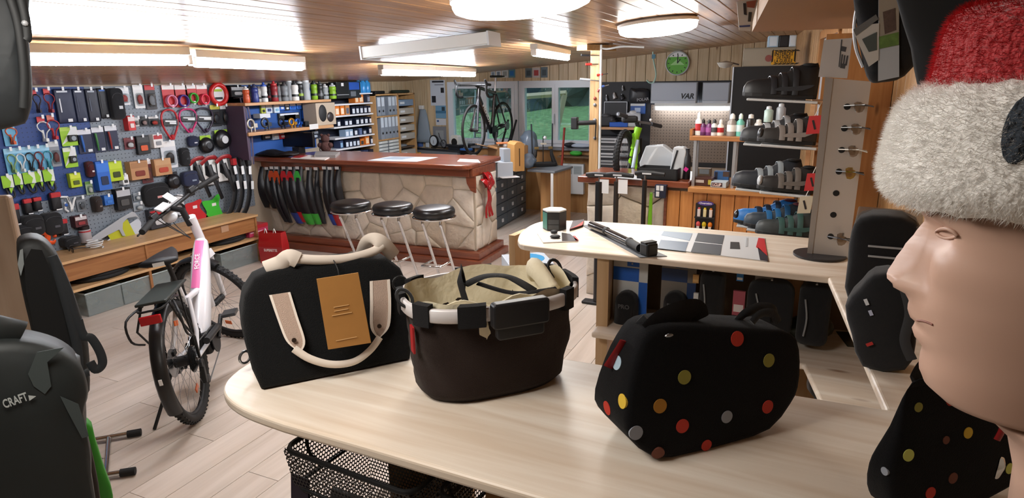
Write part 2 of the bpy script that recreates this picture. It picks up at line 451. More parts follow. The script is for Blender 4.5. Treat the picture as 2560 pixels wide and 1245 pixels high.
# window joinery
PVC = mat('#dfe6ee', 0.35); PANE = glassmat('#dfeaea', 0.10, 0.01)
def window(n, s0, s1, splits):
    w = sempty('window_%d' % n)
    def bar(a, b, c, d_, z0, z1, name, m=PVC, par=w):
        return slab(FW, a, b, c, d_, name, m, z0, z1, par)
    fw = 0.05
    bar(s0, s1, WT0, WT0 + fw, -0.07, 0.012, 'frame_rail'); bar(s0, s1, WT1 - fw, WT1, -0.07, 0.012, 'frame_rail')
    bar(s0, s0 + fw, WT0 + fw, WT1 - fw, -0.07, 0.012, 'frame_jamb'); bar(s1 - fw, s1, WT0 + fw, WT1 - fw, -0.07, 0.012, 'frame_jamb')
    for (a, b) in splits:
        k = 0.045
        sa = bar(a, b, WT0 + fw, WT0 + fw + k, -0.05, 0.03, 'sash')
        bar(a, b, WT1 - fw - k, WT1 - fw, -0.05, 0.03, 'sash_rail', par=sa); bar(a, a + k, WT0 + fw + k, WT1 - fw - k, -0.05, 0.03, 'sash_stile', par=sa)
        bar(b - k, b, WT0 + fw + k, WT1 - fw - k, -0.05, 0.03, 'sash_stile', par=sa)
        bar(a + k, b - k, WT0 + fw + k, WT1 - fw - k, -0.018, -0.012, 'pane', PANE, par=sa)
    return w
m1 = FW.px(1211, 280)[0]; m2 = FW.px(1389, 280)[0]
window(1, W1[0], W1[1], [(W1[0] + .05, m1), (m1 + .002, W1[1] - .05)])
wn2 = window(2, W2[0], W2[1], [(W2[0] + .05, m2), (m2 + .002, W2[1] - .05)])
hb = MB(); hs = FW.px(1387, 300)[0]; hb.box((0, 0, 0.02), (0.02, 0.06, 0.02)); hb.box((0, -0.05, 0.045), (0.018, 0.12, 0.012))
hb.build('handle', PVC, wn2, FW.mat(hs, 1.33, 0.03))
# right wall window: white bright pane in pine frame
wn = sempty('window_3')
a, c = RW; t0, t1 = 1.25, ceil_z(FR.P((RW[0] + RW[1]) / 2, 0)) - 0.12
for q in ((a, a + .06, t0, t1), (c - .06, c, t0, t1), (a, c, t0, t0 + .06), (a, c, t1 - .06, t1)):
    slab(FR, q[0], q[1], q[2], q[3], 'frame_bar', wood('#9c6a3a', '#b98350', 2, 1, 0.45, 0, 0.05), -0.05, 0.03, wn)
slab(FR, a + .06, c - .06, t0 + .06, t1 - .06, 'blind_panel', mat('#c3c9d4', 0.5), -0.02, 0.0, wn)
# timber post carrying the ceiling beam at the workshop edge
FP = 6.1
pp = at_y(1489, 300, FP)
post = MB(); post.box2((-0.045, -0.05, 0), (0.04, 0.05, 2.09));
postm = zmat((pp.x, pp.y, 0), radians(-22.8))
po = post.build('trim_1', wood('#a07c50', '#bd9a6b', 2, 1.0, 0.55, 0.5, 0.05), None, postm, bev=0.004); struct(po)
# outside: grassy bank, dark hedge, timber frame, ladder
gb = MB(); nx, ny = 40, 26; random.seed(3)
for j in range(ny + 1):
    for i in range(nx + 1):
        s = -7 + 16 * i / nx; d = 0.35 + 9.5 * (j / ny) ** 1.4
        z = 0.35 + 0.125 * d + 0.055 * (s + 1.5) * min(1, d / 3) + random.uniform(-.05, .05) * min(1, d)
        gb.v.append(tuple(FW.P(s, z, -d)))
for j in range(ny):
    for i in range(nx): gb.face(j * (nx + 1) + i, j * (nx + 1) + i + 1, (j + 1) * (nx + 1) + i + 1, (j + 1) * (nx + 1) + i)
g = gb.build('grass_bank', mat('#7f9a66', 0.9, var=0.7, vscale=9.0, bump=0.8, bscale=30), None, None, 60); tag(g, 'rough green grass bank outside the far windows', 'grass', kind='stuff')
hb = MB(); random.seed(5); nx, nz = 60, 20
for k in range(nz + 1):
    for i in range(nx + 1):
        s = -9 + 21 * i / nx; z = 0.6 + 5.2 * k / nz
        hb.v.append(tuple(FW.P(s + random.uniform(-.1, .1), z, -6.6 - 0.25 * (k / nz) * 4 + random.uniform(-.35, .35))))
for k in range(nz):
    for i in range(nx): hb.face(k * (nx + 1) + i, k * (nx + 1) + i + 1, (k + 1) * (nx + 1) + i + 1, (k + 1) * (nx + 1) + i)
h = hb.build('hedge', mat('#3f4a42', 0.95, var=0.75, vscale=3.0, bump=1.0, bscale=12)); tag(h, 'tall dark overgrown hedge beyond the grass bank', 'hedge', kind='stuff')
tf = MB(); TD = -3.4
a = FW.px(1300, 242, TD); b = FW.px(1416, 233, TD); c = FW.px(1411, 236, TD); e = FW.px(1392, 300, TD)
tf.tube([FW.P(a[0], a[1], TD), FW.P(b[0], b[1], TD)], 0.055, 4)
o = thing('timber_frame', 'weathered timber crossbar on a leaning post outside the window', 'timber')
tf.build('crossbar', mat('#b8a184', 0.8), o)
tf = MB(); tf.tube([FW.P(c[0], c[1], TD), FW.P(e[0] - 0.03, 0.75, TD)], 0.06, 4); tf.build('leaning_post', mat('#a8947a', 0.8), o)
o = thing('garden_ladder', 'grey metal ladder leaning outside behind the window bicycle', 'ladder'); LD = -0.9
q = [FW.px(1183, 350, LD), FW.px(1204, 350, LD), FW.px(1190, 225, LD), FW.px(1206, 225, LD)]
for i in (0, 1):
    MB().cyl(FW.P(q[i][0], 0.45, LD), FW.P(q[i + 2][0], q[i + 2][1], LD), 0.018, n=6).build('rail', STEEL, o)
for k in range(9):
    y = 345 - k * 13.0; b = MB(); l = FW.px(1184 + k * .7, y, LD); r = FW.px(1204.5, y, LD); b.cyl(FW.P(*l, LD), FW.P(*r, LD), 0.013, n=6); b.build('rung', STEEL, o)
LAMPW = mat('#d9dbd8', 0.5)
def on_ceiling(x, y, drop=0.0):
    """ray to the ceiling plane lowered by drop"""
    d = ray(x, y); n = V((0, 0, 1)) - FA.n * CK; k = CZ0 - drop
    o = V((FA.o.x, FA.o.y, k)); return CPOS + d * ((o - CPOS).dot(n) / d.dot(n))
def tube_lamp(p, q, label, lit=True, width=0.06, r=0.02, e=TUBE_E):
    p, q = V(p), V(q); L = (q - p).length; u = (q - p).normalized(); up = (V((0, 0, 1)) - u * u.z).normalized(); sd = u.cross(up)
    M = Matrix((u, sd, up)).transposed().to_4x4(); M.translation = (p + q) / 2
    t = thing('strip_light', label, 'lamp', M)
    MB().box2((-L / 2 - .02, -width / 2, 0.028), (L / 2 + .02, width / 2, 0.07)).build('housing', LAMPW, t, bev=0.004)
    for s in (-1, 1):
        MB().box2((s * (L / 2 + .02) - .012, -.02, -.018), (s * (L / 2 + .02) + .012, .02, .03)).build('lamp_holder', WHITE, t, bev=0.003)
    MB().cyl((-L / 2, 0, 0), (L / 2, 0, 0), r, n=12).build('tube', mat('#f3f7ff', 0.4, emit=e), t, smooth=40)
    return t
for i, (x0, y0, x1, y1, lab) in enumerate((
    (70, 150, 462, 152, 'lit fluorescent strip over the blue end of the pegboard'),
    (488, 157, 752, 168, 'lit fluorescent strip over the mudguard end of the pegboard'),
    (955, 182, 1080, 184, 'lit fluorescent strip over the ring binder shelf'),
    (1084, 184, 1184, 187, 'lit fluorescent strip over the window bicycle handlebar'),
    (1336, 133, 1418, 145, 'lit fluorescent strip in front of the far window pictures'))):
    tube_lamp(on_ceiling(x0, y0, 0.09), on_ceiling(x1, y1, 0.09), lab, r=0.024)
# unlit white strip housing
p, q = on_ceiling(926, 147, 0.09), on_ceiling(1236, 111, 0.09); L = (q - p).length; u = (q - p).normalized()
up = (V((0, 0, 1)) - u * u.z).normalized(); sd = u.cross(up); M = Matrix((u, sd, up)).transposed().to_4x4(); M.translation = (p + q) / 2
t = thing('strip_housing', 'unlit white box luminaire slanting across the ceiling', 'lamp', M)
MB().box2((-L / 2, -.12, 0.0), (L / 2, .12, .07)).build('housing', mat('#dcdedc', 0.45), t, bev=0.004)
MB().box2((-L / 2 + .01, -.10, -.006), (L / 2 - .01, .10, 0.001)).build('diffuser', mat('#c9cccd', 0.3), t)
for s in (-1, 1):
    MB().box2((s * L / 2 - .006, -.125, -.01), (s * L / 2 + .006, .125, .074)).build('end_cap', mat('#cfd3d8', 0.4), t)
def disc_lamp(x, y, Y, dia, label):
    p = at_y(x, y, Y); zc = ceil_z(p); n = (V((0, 0, 1)) - FA.n * CK).normalized()
    M = Matrix.Translation((p.x, p.y, zc)) @ V((0, 0, 1)).rotation_difference(n).to_matrix().to_4x4()
    t = thing('round_lamp', label, 'lamp', M, None)
    MB().lathe([(dia / 2 - .02, 0), (dia / 2, -.012), (dia / 2, -.03), (dia / 2 - .012, -.032)], 40).build('rim', WHITE, t, smooth=40)
    b = MB(); R_ = dia / 2 - .008; b.lathe([(R_, -.025), (R_, -.05), (R_ * .97, -.068), (R_ * .85, -.082), (R_ * .6, -.092), (R_ * .3, -.096), (0, -.097)], 40)
    b.build('diffuser', mat('#fffaf2', 0.4, emit=DISC_E), t, smooth=60)
disc_lamp(1302, 8, 2.86, 0.60, 'large glowing round ceiling lamp above the brown basket bag')
disc_lamp(1642, 92, 4.5, 0.53, 'glowing round ceiling lamp in front of the green clock')
def disc_at(p, lab): disc_lamp(*px_of(p), V(p).dot(FWD), 0.56, lab)
disc_at(cw(-0.72, 0.75, 2.1), 'glowing round ceiling lamp above the rounded table end')
# ================================================================== LARGE FURNITURE
MAHO = wood('#6c331f', '#894a30', 0, 1.0, 0.28, 0, 0.06, coat=0.6)
# ---- bar counter faced with pale stones
CT = 1.03
cr = at_z(1193, 633, 0.13)                         # lower right corner of the stone front
FC = Frame((cr.x, cr.y), 112.8, True)
CL = (FA.o - FC.o).dot(FC.u) - 0.0                 # about where it meets the left wall
# intersection of FC line with FA plane
k = (FA.o - FC.o).dot(FA.n) / FC.u.dot(FA.n); CL = k
bar = thing('bar_counter', 'bar counter clad in pale irregular stones with red brown wooden top', 'counter', FC.upright(0, 0, 0))
# local: x along (right end 0), y away from viewer, z up
MB().box2((CL, 0.018, 0.14), (-0.018, 0.52, CT - 0.06)).build('core', mat('#b5a996', 0.9, bump=0.5, bscale=60), bar)
MB().box2((CL, -0.10, 0), (0.09, 0.60, 0.075)).box2((CL, -0.06, 0.075), (0.05, 0.56, 0.145)).build('plinth', MAHO, bar, bev=0.006)
tf_ = at_z(1167, 414, CT); tr_ = FC.st(tf_); tb_ = FC.st(at_z(1255, 390, CT))
x1 = tr_[0]; y0 = -tr_[2]; x2 = tb_[0]; y2 = -tb_[2]
b = MB(); o = [(CL, y0), (x1 - 0.05, y0), (x1 + .01, y0 + .05), (x2, y2 - 0.03), (x2 - 0.05, y2), (CL + 0.35, y2)]
b.prism(o, CT - 0.045, CT); b.build('counter_top', MAHO, bar, bev=0.01, seg=3)
MB().box2((CL, -0.055, CT - 0.125), (-0.035, -0.02, CT - 0.046)).build('apron', MAHO, bar, bev=0.004)
MB().box2((-0.03, -0.05, CT - 0.125), (0.0, 0.5, CT - 0.046)).build('apron', MAHO, bar, bev=0.004)
b = MB(); b.prism([(0, 0), (0.05, 0.02), (0.09, 0.09), (0.10, 0.16), (0, 0.16)], -0.012, 0.012)
for yy in (0.02,):
    b.build('corbel', MAHO, bar, T(-0.09, yy - .03, CT - 0.285) @ R(pi / 2, 'X') @ R(pi, 'Y') @ T(-.1, 0, 0))
# stones: voronoi cells pulled apart
def vor(w, h, n, seed, asp=1.2):
    rnd = random.Random(seed); pts = []
    tries = 0; rmin = 0.78 * math.sqrt(w * h / n)
    while len(pts) < n and tries < 6000:
        tries += 1; p = (rnd.uniform(0, w), rnd.uniform(0, h))
        if all(hypot((p[0] - q[0]) / asp, p[1] - q[1]) > rmin for q in pts): pts.append(p)
    cells = []
    for p in pts:
        poly = [(0, 0), (w, 0), (w, h), (0, h)]
        for q in pts:
            if q is p: continue
            mx, my = (p[0] + q[0]) / 2, (p[1] + q[1]) / 2; nx, ny = q[0] - p[0], q[1] - p[1]; out = []
            for i in range(len(poly)):
                a, c = poly[i], poly[(i + 1) % len(poly)]
                da = (a[0] - mx) * nx + (a[1] - my) * ny; dc = (c[0] - mx) * nx + (c[1] - my) * ny
                if da <= 0: out.append(a)
                if da * dc < 0: t = da / (da - dc); out.append((a[0] + (c[0] - a[0]) * t, a[1] + (c[1] - a[1]) * t))
            poly = out
            if len(poly) < 3: break
        if len(poly) >= 3: cells.append((p, poly))
    return cells, rnd
STONE = [mat(c, 0.85, var=0.22, vscale=7, bump=0.9, bscale=22) for c in ('#cdc2b2', '#c1b4a3', '#d6ccbe', '#c6b8a4')]
def stones(w, h, n, seed, M, parent):
    cells, rnd = vor(w, h, n, seed)
    for p, poly in cells:
        cx = sum(q[0] for q in poly) / len(poly); cy = sum(q[1] for q in poly) / len(poly)
        pts = []
        for i in range(len(poly)):
            a, c = poly[i], poly[(i + 1) % len(poly)]; L = hypot(c[0] - a[0], c[1] - a[1]); k = max(1, int(L / 0.07))
            for j in range(k):
                t = j / k; pts.append((a[0] + (c[0] - a[0]) * t, a[1] + (c[1] - a[1]) * t))
        def ring(g, z):
            out = []
            for q in pts:
                dx, dy = cx - q[0], cy - q[1]; L = max(1e-6, hypot(dx, dy)); s_ = min(g, L * .8) / L
                out.append(V((q[0] + dx * s_ , q[1] + dy * s_, z)))
            return out
        jit = [rnd.uniform(-.004, .004) for _ in pts]
        d = rnd.uniform(0.016, 0.034); rs = [ring(0.003, 0), ring(0.004, d * .6), ring(0.018, d), ring(0.06, d + .004)]
        for rg in rs:
            for q, jj in zip(rg, jit): q.x += jj; q.y -= jj
        for q in rs[2] + rs[3]: q.z += rnd.uniform(-.003, .003)
        m = MB(); m.loft(rs); m.build('stone', STONE[rnd.randrange(4)], parent, M, 50)
Lx = -CL
stones(Lx - 0.03, CT - 0.27, 36, 11, Matrix(((1, 0, 0, CL), (0, 0, -1, 0.03), (0, 1, 0, 0.146), (0, 0, 0, 1))), bar)
stones(0.49, CT - 0.27, 9, 5, Matrix(((0, 0, 1, -0.03), (1, 0, 0, 0.03), (0, 1, 0, 0.146), (0, 0, 0, 1))), bar)
# ---- bench under the pegboard
BENCH = wood('#8a5a33', '#a87447', 0, 0.8, 0.4, 0.3, 0.05); BENCHL = wood('#c09667', '#d5ae80', 0, 0.8, 0.45, 0.3, 0.04)
BT = 0.50
ben = thing('pegboard_bench', 'long wooden bench with a lower shelf under the pegboard', 'bench', FA.upright(0, 0, 0))
BS0, BS1 = -4.3, FA.px(643, 534, 0.42)[0]
MB().box2((BS0, -0.43, BT - 0.022), (BS1, -0.012, BT)).build('seat_board', BENCHL, ben, bev=0.003)
MB().box2((BS0, -0.40, BT - 0.17), (BS1 - .03, -0.375, BT - 0.022)).build('fascia', BENCH, ben)
MB().box2((BS0, -0.42, 0.235), (BS1 + .05, -0.012, 0.257)).build('lower_shelf', BENCHL, ben, bev=0.003)
MB().box2((BS0, -0.03, 0.0), (BS1, -0.012, BT - .02)).build('back_panel', mat('#3c2a1e', 0.8), ben)
for s in (BS1 - 0.02, -1.55, -2.9):
    MB().box2((s - .011, -0.41, 0.0), (s + .011, -0.03, BT - 0.022)).build('upright', BENCH, ben)
# pegboard panels
PG = dots('#7d8690', '#3a4048', 0.035, 0.0048, 0.5); PB = dots('#27437f', '#182a52', 0.035, 0.0045, 0.5)
blue_s = FA.px(236, 380)[0]; blue_t = FA.px(240, 480)[1]
def peg(s0, s1, t0, t1, m):
    MB().box2((0, 0, 0), (s1 - s0 - .003, t1 - t0 - .003, 0.012)).build('pegboard_panel', m, wl, FA.mat(s0, t0, 0))
PS1 = FA.px(612, 300)[0]
peg(-3.3, blue_s, blue_t, CZ0 - .01, PB)
peg(blue_s, PS1, blue_t, CZ0 - .01, PG)
peg(-3.3, -1.55, BT, blue_t, PG); peg(-1.55, PS1, BT, blue_t, PG)
# ---- second counter: stone end with pine panelled run
c2a = at_z(1452, 441, CT); c2b = at_z(1722, 456, CT)
F2 = fbase(c2a, c2b)
L2 = (c2b - c2a).length; xs = F2.px(1664, 520, -0.04)[0]
c2 = thing('service_counter', 'service counter with a rough stone end and pine plank front', 'counter', F2.upright(0, 0, 0))
XE = (FR.o - F2.o).dot(FR.n) / F2.u.dot(FR.n) - .03 - .62 * abs(F2.n.dot(FR.u) * 0 + F2.u.dot(FR.u) / F2.u.dot(FR.n)) * 0 - .16
MB().box2((0.04, 0.07, 0), (xs, 0.55, CT - 0.05)).box2((xs, 0.06, 0), (XE, 0.55, CT - 0.05)).build('core', mat('#8f8475', 0.9), c2)
MB().box2((-0.03, 0.0, CT - 0.05), (F2.px(1722, 450)[0], 0.62, CT)).build('counter_top', MAHO, c2, bev=0.008)
MB().box2((F2.px(1722, 450)[0], -0.02, CT - 0.075), (XE, 0.62, CT - 0.035)).build('pine_ledge', wood('#a9713c', '#c48b52', 0, 1, 0.4, 0.3, 0.04), c2, bev=0.006)
STONE2 = STONE
stones(xs - 0.04, CT - 0.06, 11, 21, Matrix(((1, 0, 0, 0.04), (0, 0, -1, 0.07), (0, 1, 0, 0.0), (0, 0, 0, 1))), c2)
n = 9
for i in range(n):
    a = xs + 0.01 + (XE - xs - .01) * i / n; c = xs + .01 + (XE - xs - .01) * (i + 1) / n - 0.004
    MB().box2((a, 0.035, 0.0), (c, 0.06, CT - 0.076)).build('plank', wood('#b06f35', '#c98a4d', 2, 1, 0.38, 0.6, 0.08, '#5b2d10', coat=.2), c2, bev=0.004)
MB().box2((xs - .01, 0.02, 0), (xs + .01, 0.06, CT - .05)).build('edge_trim', MAHO, c2)
MB().box2((xs - .01, 0.015, 0.56), (F2.px(1700, 570, 0)[0], 0.036, 0.585)).build('edge_trim', MAHO, c2)
# ================================================================== DISPLAY UNIT AND THE THREE BAGS
TT = 1.168
PINE = wood('#d3c1ad', '#eae0d3', 0, 0.8, 0.36, 0.5, 0.03, '#8a5f38')
PINEV = wood('#b8966e', '#ccae88', 2, 0.6, 0.45, 0.3, 0.03, '#7a4e2b')
du = thing('display_unit', 'U shaped pale pine display unit with open shelves', 'display unit')
du_frame = fbase(cw(-0.28, 1.03), cw(0.038, 0.872))
MU = du_frame.upright(0, 0, 0); MUi = MU.inverted(); du.matrix_basis = MU
def du_board(pts, z0, z1, name, m=PINE, bev=0.007):
    b = MB(); b.prism([tuple((MUi @ V((p[0], p[1], 0)))[:2]) for p in pts], z0, z1)
    return b.build(name, m, du, bev=bev, seg=3)
fr = [cw(*p) for p in ((1.02, 0.50), (0.90, 0.445), (0.038, 0.872), (-0.28, 1.03), (-0.45, 1.112), (-0.55, 1.172), (-0.615, 1.238), (-0.638, 1.31), (-0.622, 1.40), (-0.575, 1.485), (-0.49, 1.55), (-0.38, 1.585), (-0.25, 1.55), (0.172, 1.367), (0.728, 1.131), (1.05, 0.995))]
fr = fr[:4] + [V(q) for q in bez(fr[4:13], 4)] + fr[13:]
du_board(fr, TT - .024, TT, 'front_top')
wg = [at_z(2070, 692, TT), at_z(2215, 1022, TT), cw(1.055, 0.985), cw(1.365, 1.93), cw(1.13, 2.03)]
du_board(wg, TT - .023, TT - .001, 'side_top')
bk = [at_z(x, y, TT) for x, y in ((2070, 692), (1800, 664), (1562, 639), (1380, 621), (1310, 612), (1296, 604), (1295, 594), (1303, 579), (1325, 563), (1350, 554), (1380, 551), (1459, 551), (1700, 566), (2020, 594))]
bk += [cw(1.54, 2.60), cw(1.36, 1.93)]
bk = bk[:3] + bez(bk[3:12], 3) + bk[12:]
du_board(bk, TT - .024, TT, 'rear_top')
# vertical panels and lower shelves
def panel(p, q, z0, z1, th=0.02, name='panel', m=PINEV):
    f = fbase(p, q); L = (V((q[0], q[1])) - V((p[0], p[1]))).length
    b = MB(); b.box2((0, -th / 2, z0), (L, th / 2, z1)); M = MUi @ f.upright(0, 0, 0); b.build(name, m, du, M)
panel(at_z(1508, 642, TT - .024), cw(0.44, 2.66), 0, TT - .025, 0.045, 'support_panel')
panel(cw(0.0, 2.74), cw(0.07, 2.86), 0, TT - .025, 0.03, 'support_leg')
panel(cw(0.97, 2.30), cw(1.40, 2.45), 0, TT - .025, 0.02, 'support_panel')
panel(cw(-0.30, 1.36), cw(-0.10, 1.32), 0, TT - .025, 0.03, 'support_leg')
panel(cw(-0.04, 1.00), cw(0.06, 1.25), 0, TT - .025, 0.03, 'support_panel', wood('#a3733f', '#b98a58', 2, 0.6, 0.45, 0, 0.03))
panel(cw(0.62, 0.72), cw(0.74, 1.06), 0, TT - .025, 0.03, 'support_panel')
# rear pegging panel behind the hanging goods and shelf boards under the rear and side tops
panel(cw(0.42, 2.62), cw(1.30, 2.28), 0.86, TT - .025, 0.018, 'hook_panel', mat('#6f5a45', 0.7))
SH1 = 0.86
du_board([cw(0.30, 2.30), cw(0.98, 1.99), cw(0.90, 1.66), cw(1.25, 1.5), cw(1.40, 2.1), cw(1.45, 2.25), cw(0.45, 2.66)], SH1 - .022, SH1, 'middle_shelf')
du_board([cw(0.62, 1.78), cw(0.98, 1.66), cw(1.3, 2.1), cw(0.7, 2.3)], 0.52, 0.542, 'lower_shelf')
du_board([cw(0.70, 1.30), cw(1.07, 1.15), cw(1.28, 1.72), cw(0.86, 1.85)], 0.72, 0.742, 'lower_shelf')
du_board([cw(-0.50, 1.20), cw(0.0, 0.98), cw(0.55, 0.72), cw(0.70, 1.02), cw(-0.30, 1.45)], 0.80, 0.822, 'front_shelf')
# ---- canvas holdall with beige handles
LNF = None
def fpts(F, L):
    if LNF is None: return [(*F.px(x, y, d), d) for x, y, d in L]
    out = []
    for x, y, d in L:
        e = d
        for _ in range(3): s, t = F.px(x, y, e); e = d - LNF[0] * max(0, t - TT) / LNF[1]
        out.append((s, t, e))
    return out
p0, p1 = at_z(648, 982, TT), at_z(1035, 902, TT); F = fbase(p0, p1)
bag = thing('holdall_bag', 'black canvas holdall with beige webbing handles and a tan card tag', 'bag', F.mat(0, TT, 0)); B1 = F
def rel(pts, z=TT): return [(p[0], p[1] - z) + tuple(p[2:]) for p in pts]
LF = 0.075
ol = rel([lpx(F, x, y, TT, .27, LF) for x, y in ((655, 982), (760, 964), (900, 936), (1030, 904), (1034, 850), (1032, 780), (1022, 715), (1002, 672), (970, 650), (900, 646), (800, 656), (720, 668), (668, 684), (637, 700), (612, 745), (606, 800), (613, 860), (632, 930))])
ol[0] = (ol[0][0], 0.002); ol[1] = (ol[1][0], 0.0); ol[2] = (ol[2][0], 0.0); ol[3] = (ol[3][0], 0.002)
CANV = mat('#0b0c0e', 0.9, spec=0.15, sheen=0.06, bump=0.5, bscale=500, var=0.3, vscale=6)
bo = lean(puff(ol, 0.19, 0.008, 0.016), .27, LF, .06, .19).build('body', CANV, bag, smooth=180)
WEB = mat('#bda494', 0.85, bump=0.5, bscale=700); WEBL = mat('#e0d4c8', 0.85)
def strap(pts, wid, th, m, name, par, up=(0, 0, 1), n=8, rounded=True):
    b = MB(); b.tube(bez(pts, 6), wid / 2, n, flat=th / wid, up=up); return b.build(name, m, par, smooth=60)
def strap_px(F, L, wid, th, m, name, par, z=TT, up=(0, 0, 1)): return strap(rel(fpts(F, L), z), wid, th, m, name, par, up)
def band(F, pl, pr, m, name, par, z=TT, th=0.003):
    """flat band given by left and right edge pixels with depth"""
    l = bez(rel(fpts(F, pl), z), 5); r = bez(rel(fpts(F, pr), z), 5); b = MB()
    rings = []
    for p, q in zip(l, r):
        w = (q - p); rings.append([p + V((0, 0, 0)), q, q - V((0, 0, th)), p - V((0, 0, th))])
    b.loft(rings); return b.build(name, m, par, smooth=50)
D = 0.010; LNF = (LF, .27)
h1 = band(F, [(673, 739, D), (694, 800, D + .004), (715, 852, D + .01), (742, 876, D + .012)], [(726, 731, D), (744, 790, D + .004), (763, 852, D + .01), (752, 880, D + .012)], WEB, 'handle_tab', bag)
band(F, [(673, 739, D + .001), (694, 800, D + .005), (715, 852, D + .011), (742, 876, D + .013)], [(680, 738, D + .001), (700, 799, D + .005), (721, 851, D + .011), (745, 876, D + .013)], WEBL, 'selvedge', h1)
band(F, [(720, 732, D + .001), (738, 791, D + .005), (757, 852, D + .011), (750, 878, D + .013)], [(726, 731, D + .001), (744, 790, D + .005), (763, 852, D + .011), (753, 880, D + .013)], WEBL, 'selvedge', h1)
h2 = band(F, [(925, 704, D), (926, 760, D + .003), (927, 820, D + .008), (945, 846, D + .012)], [(975, 699, D), (978, 760, D + .003), (974, 815, D + .008), (952, 842, D + .012)], WEB, 'handle_tab', bag)
band(F, [(925, 704, D + .001), (926, 760, D + .004), (927, 820, D + .009), (945, 846, D + .013)], [(932, 703, D + .001), (933, 760, D + .004), (934, 818, D + .009), (948, 845, D + .013)], WEBL, 'selvedge', h2)
band(F, [(968, 700, D + .001), (971, 760, D + .004), (967, 816, D + .009), (950, 843, D + .013)], [(975, 699, D + .001), (978, 760, D + .004), (974, 815, D + .009), (953, 842, D + .013)], WEBL, 'selvedge', h2)
for hx, hy, hp in ((735, 850, h1), (948, 815, h2)):
    b = MB(); q = rel(fpts(F, [(hx, hy, D + .014)]))[0]; b.cyl(q, (q[0], q[1], q[2] + .003), .005, n=10); b.build('rivet', mat('#3a2c24', 0.4, .6), hp)
strap_px(F, [(735, 872, D + .012), (775, 897, D + .014), (830, 911, D + .016), (885, 904, D + .016), (925, 876, D + .014), (950, 843, D + .013)], 0.017, 0.010, WEBL, 'handle_grip', bag)
LNF = None; Zt = -0.085
strap_px(F, [(664, 672, Zt), (700, 658, Zt + .01), (722, 643, Zt + .02), (745, 650, Zt + .02)], 0.036, 0.010, WEBL, 'top_handle_end', bag)
strap_px(F, [(738, 646, Zt + .015), (800, 650, Zt + .015), (870, 646, Zt + .01), (930, 630, Zt), (958, 612, Zt)], 0.022, 0.014, WEBL, 'top_handle', bag)
strap_px(F, [(905, 635, Zt - .05), (918, 605, Zt - .02), (940, 600, Zt), (962, 613, Zt), (985, 640, Zt - .02)], 0.034, 0.009, WEBL, 'top_handle_end', bag)
# card tag
tq = rel(fpts(F, [(x, y, D + .02) for x, y in ((791, 697), (895, 681), (927, 856), (820, 873))])); b = MB(); b.loft([[V(q) for q in tq], [V((q[0], q[1], q[2] + .0025)) for q in tq]])
tg = b.build('card_tag', mat('#b07c3e', 0.75, var=0.06, vscale=40), bag); tg['label'] = 'tan card swing tag'
ang = atan2(tq[1][1] - tq[0][1], tq[1][0] - tq[0][0]); tm = mat('#c79a63', 0.7)
for (x, y, L_) in ((853, 765, .032), (853, 775, .03), (855, 785, .042), (866, 847, .045)):
    q = rel(fpts(F, [(x, y, D + .0236)]))[0]; MB().box((0, 0, 0), (L_, .0018, .0004)).build('print_line', tm, tg, T(*q) @ R(ang, 'Z') @ R(-LF / .27, 'X'))
strap_px(F, [(848, 697, -.035), (845, 675, -.04), (836, 655, -.06), (830, 645, -.075)], 0.0025, 0.0025, DARK, 'tag_string', bag)
for (x, y, d) in ((999, 708, -.02),):
    q = rel([(*F.px(x, y, d), d)])[0]; MB().torus(q, .016, .003, 18, 6).build('ring', BLACK, bag)
b = MB(); q = rel([F.px(612, 893, -.12)])[0]; b.torus((q[0], q[1], -.12), .014, .003, 14, 6, R(.6, 'Y')); b.build('ring', STEEL, bag)
# ---- brown basket bag with cream lining
p0, p1 = at_z(1075, 1036, TT), at_z(1448, 958, TT); F = fbase(p0, p1); B2 = F
bas = thing('basket_bag', 'dark brown fabric basket bag with cream lining and aluminium rim', 'bag', F.upright(0, TT, 0))
wb = (p1 - p0).length
def sup(cx, cy, a, b_, z, n=48, e=2.6):
    o = []
    for i in range(n):
        t = 2 * pi * i / n; c, s = cos(t), sin(t)
        o.append(V((cx + a * math.copysign(abs(c) ** (2 / e), c), cy + b_ * math.copysign(abs(s) ** (2 / e), s), z)))
    return o
cx, cy = wb / 2 - .003, 0.095; Hb = 0.205
rnd = random.Random(4)
rs = []
for k in range(13):
    t = k / 12; a = 0.158 + 0.021 * t ** .7; b_ = 0.095 + 0.028 * t; z = Hb * t
    if k == 0: a -= .012; b_ -= .012
    rg = sup(cx + 0.004 * t, cy + .006 * t, a, b_, z)
    for i, q in enumerate(rg):
        wv = 0.004 * sin(9 * 2 * pi * i / 48 + k * .9) * sin(pi * t) + .003 * sin(5 * 2 * pi * i / 48 - k * .5) * sin(pi * t); d = V((q.x - cx, q.y - cy, 0)).normalized(); q += d * wv
    rs.append(rg)
BROWN = mat('#22140f', 0.8, spec=0.25, sheen=0.05, bump=0.35, bscale=600)
b = MB(); b.loft(rs, caps=False); b.face(*list(range(48))[::-1]); bb = b.build('body', BROWN, bas, smooth=180)
RA, RB = 0.184, 0.128; zc = Hb + .002; ccx, ccy = cx + .004, cy + .006
rimp = sup(ccx, ccy, RA, RB, zc, 64)
b = MB(); rings = []
for q in rimp:
    d = V((q.x - ccx, q.y - ccy, 0)).normalized(); rings.append([q + d * .003 + V((0, 0, -.021)), q + d * .006 + V((0, 0, -.018)), q + d * .006 + V((0, 0, .004)), q + d * .003 + V((0, 0, .007)), q - d * .003 + V((0, 0, .007)), q - d * .003 + V((0, 0, -.021))])
b.loft(rings, closed=True, caps=False); b.build('rim', mat('#cfcaca', 0.42, 0.1), bas, smooth=50)
STRP = mat('#121215', 0.8, spec=.3, bump=.3, bscale=700)
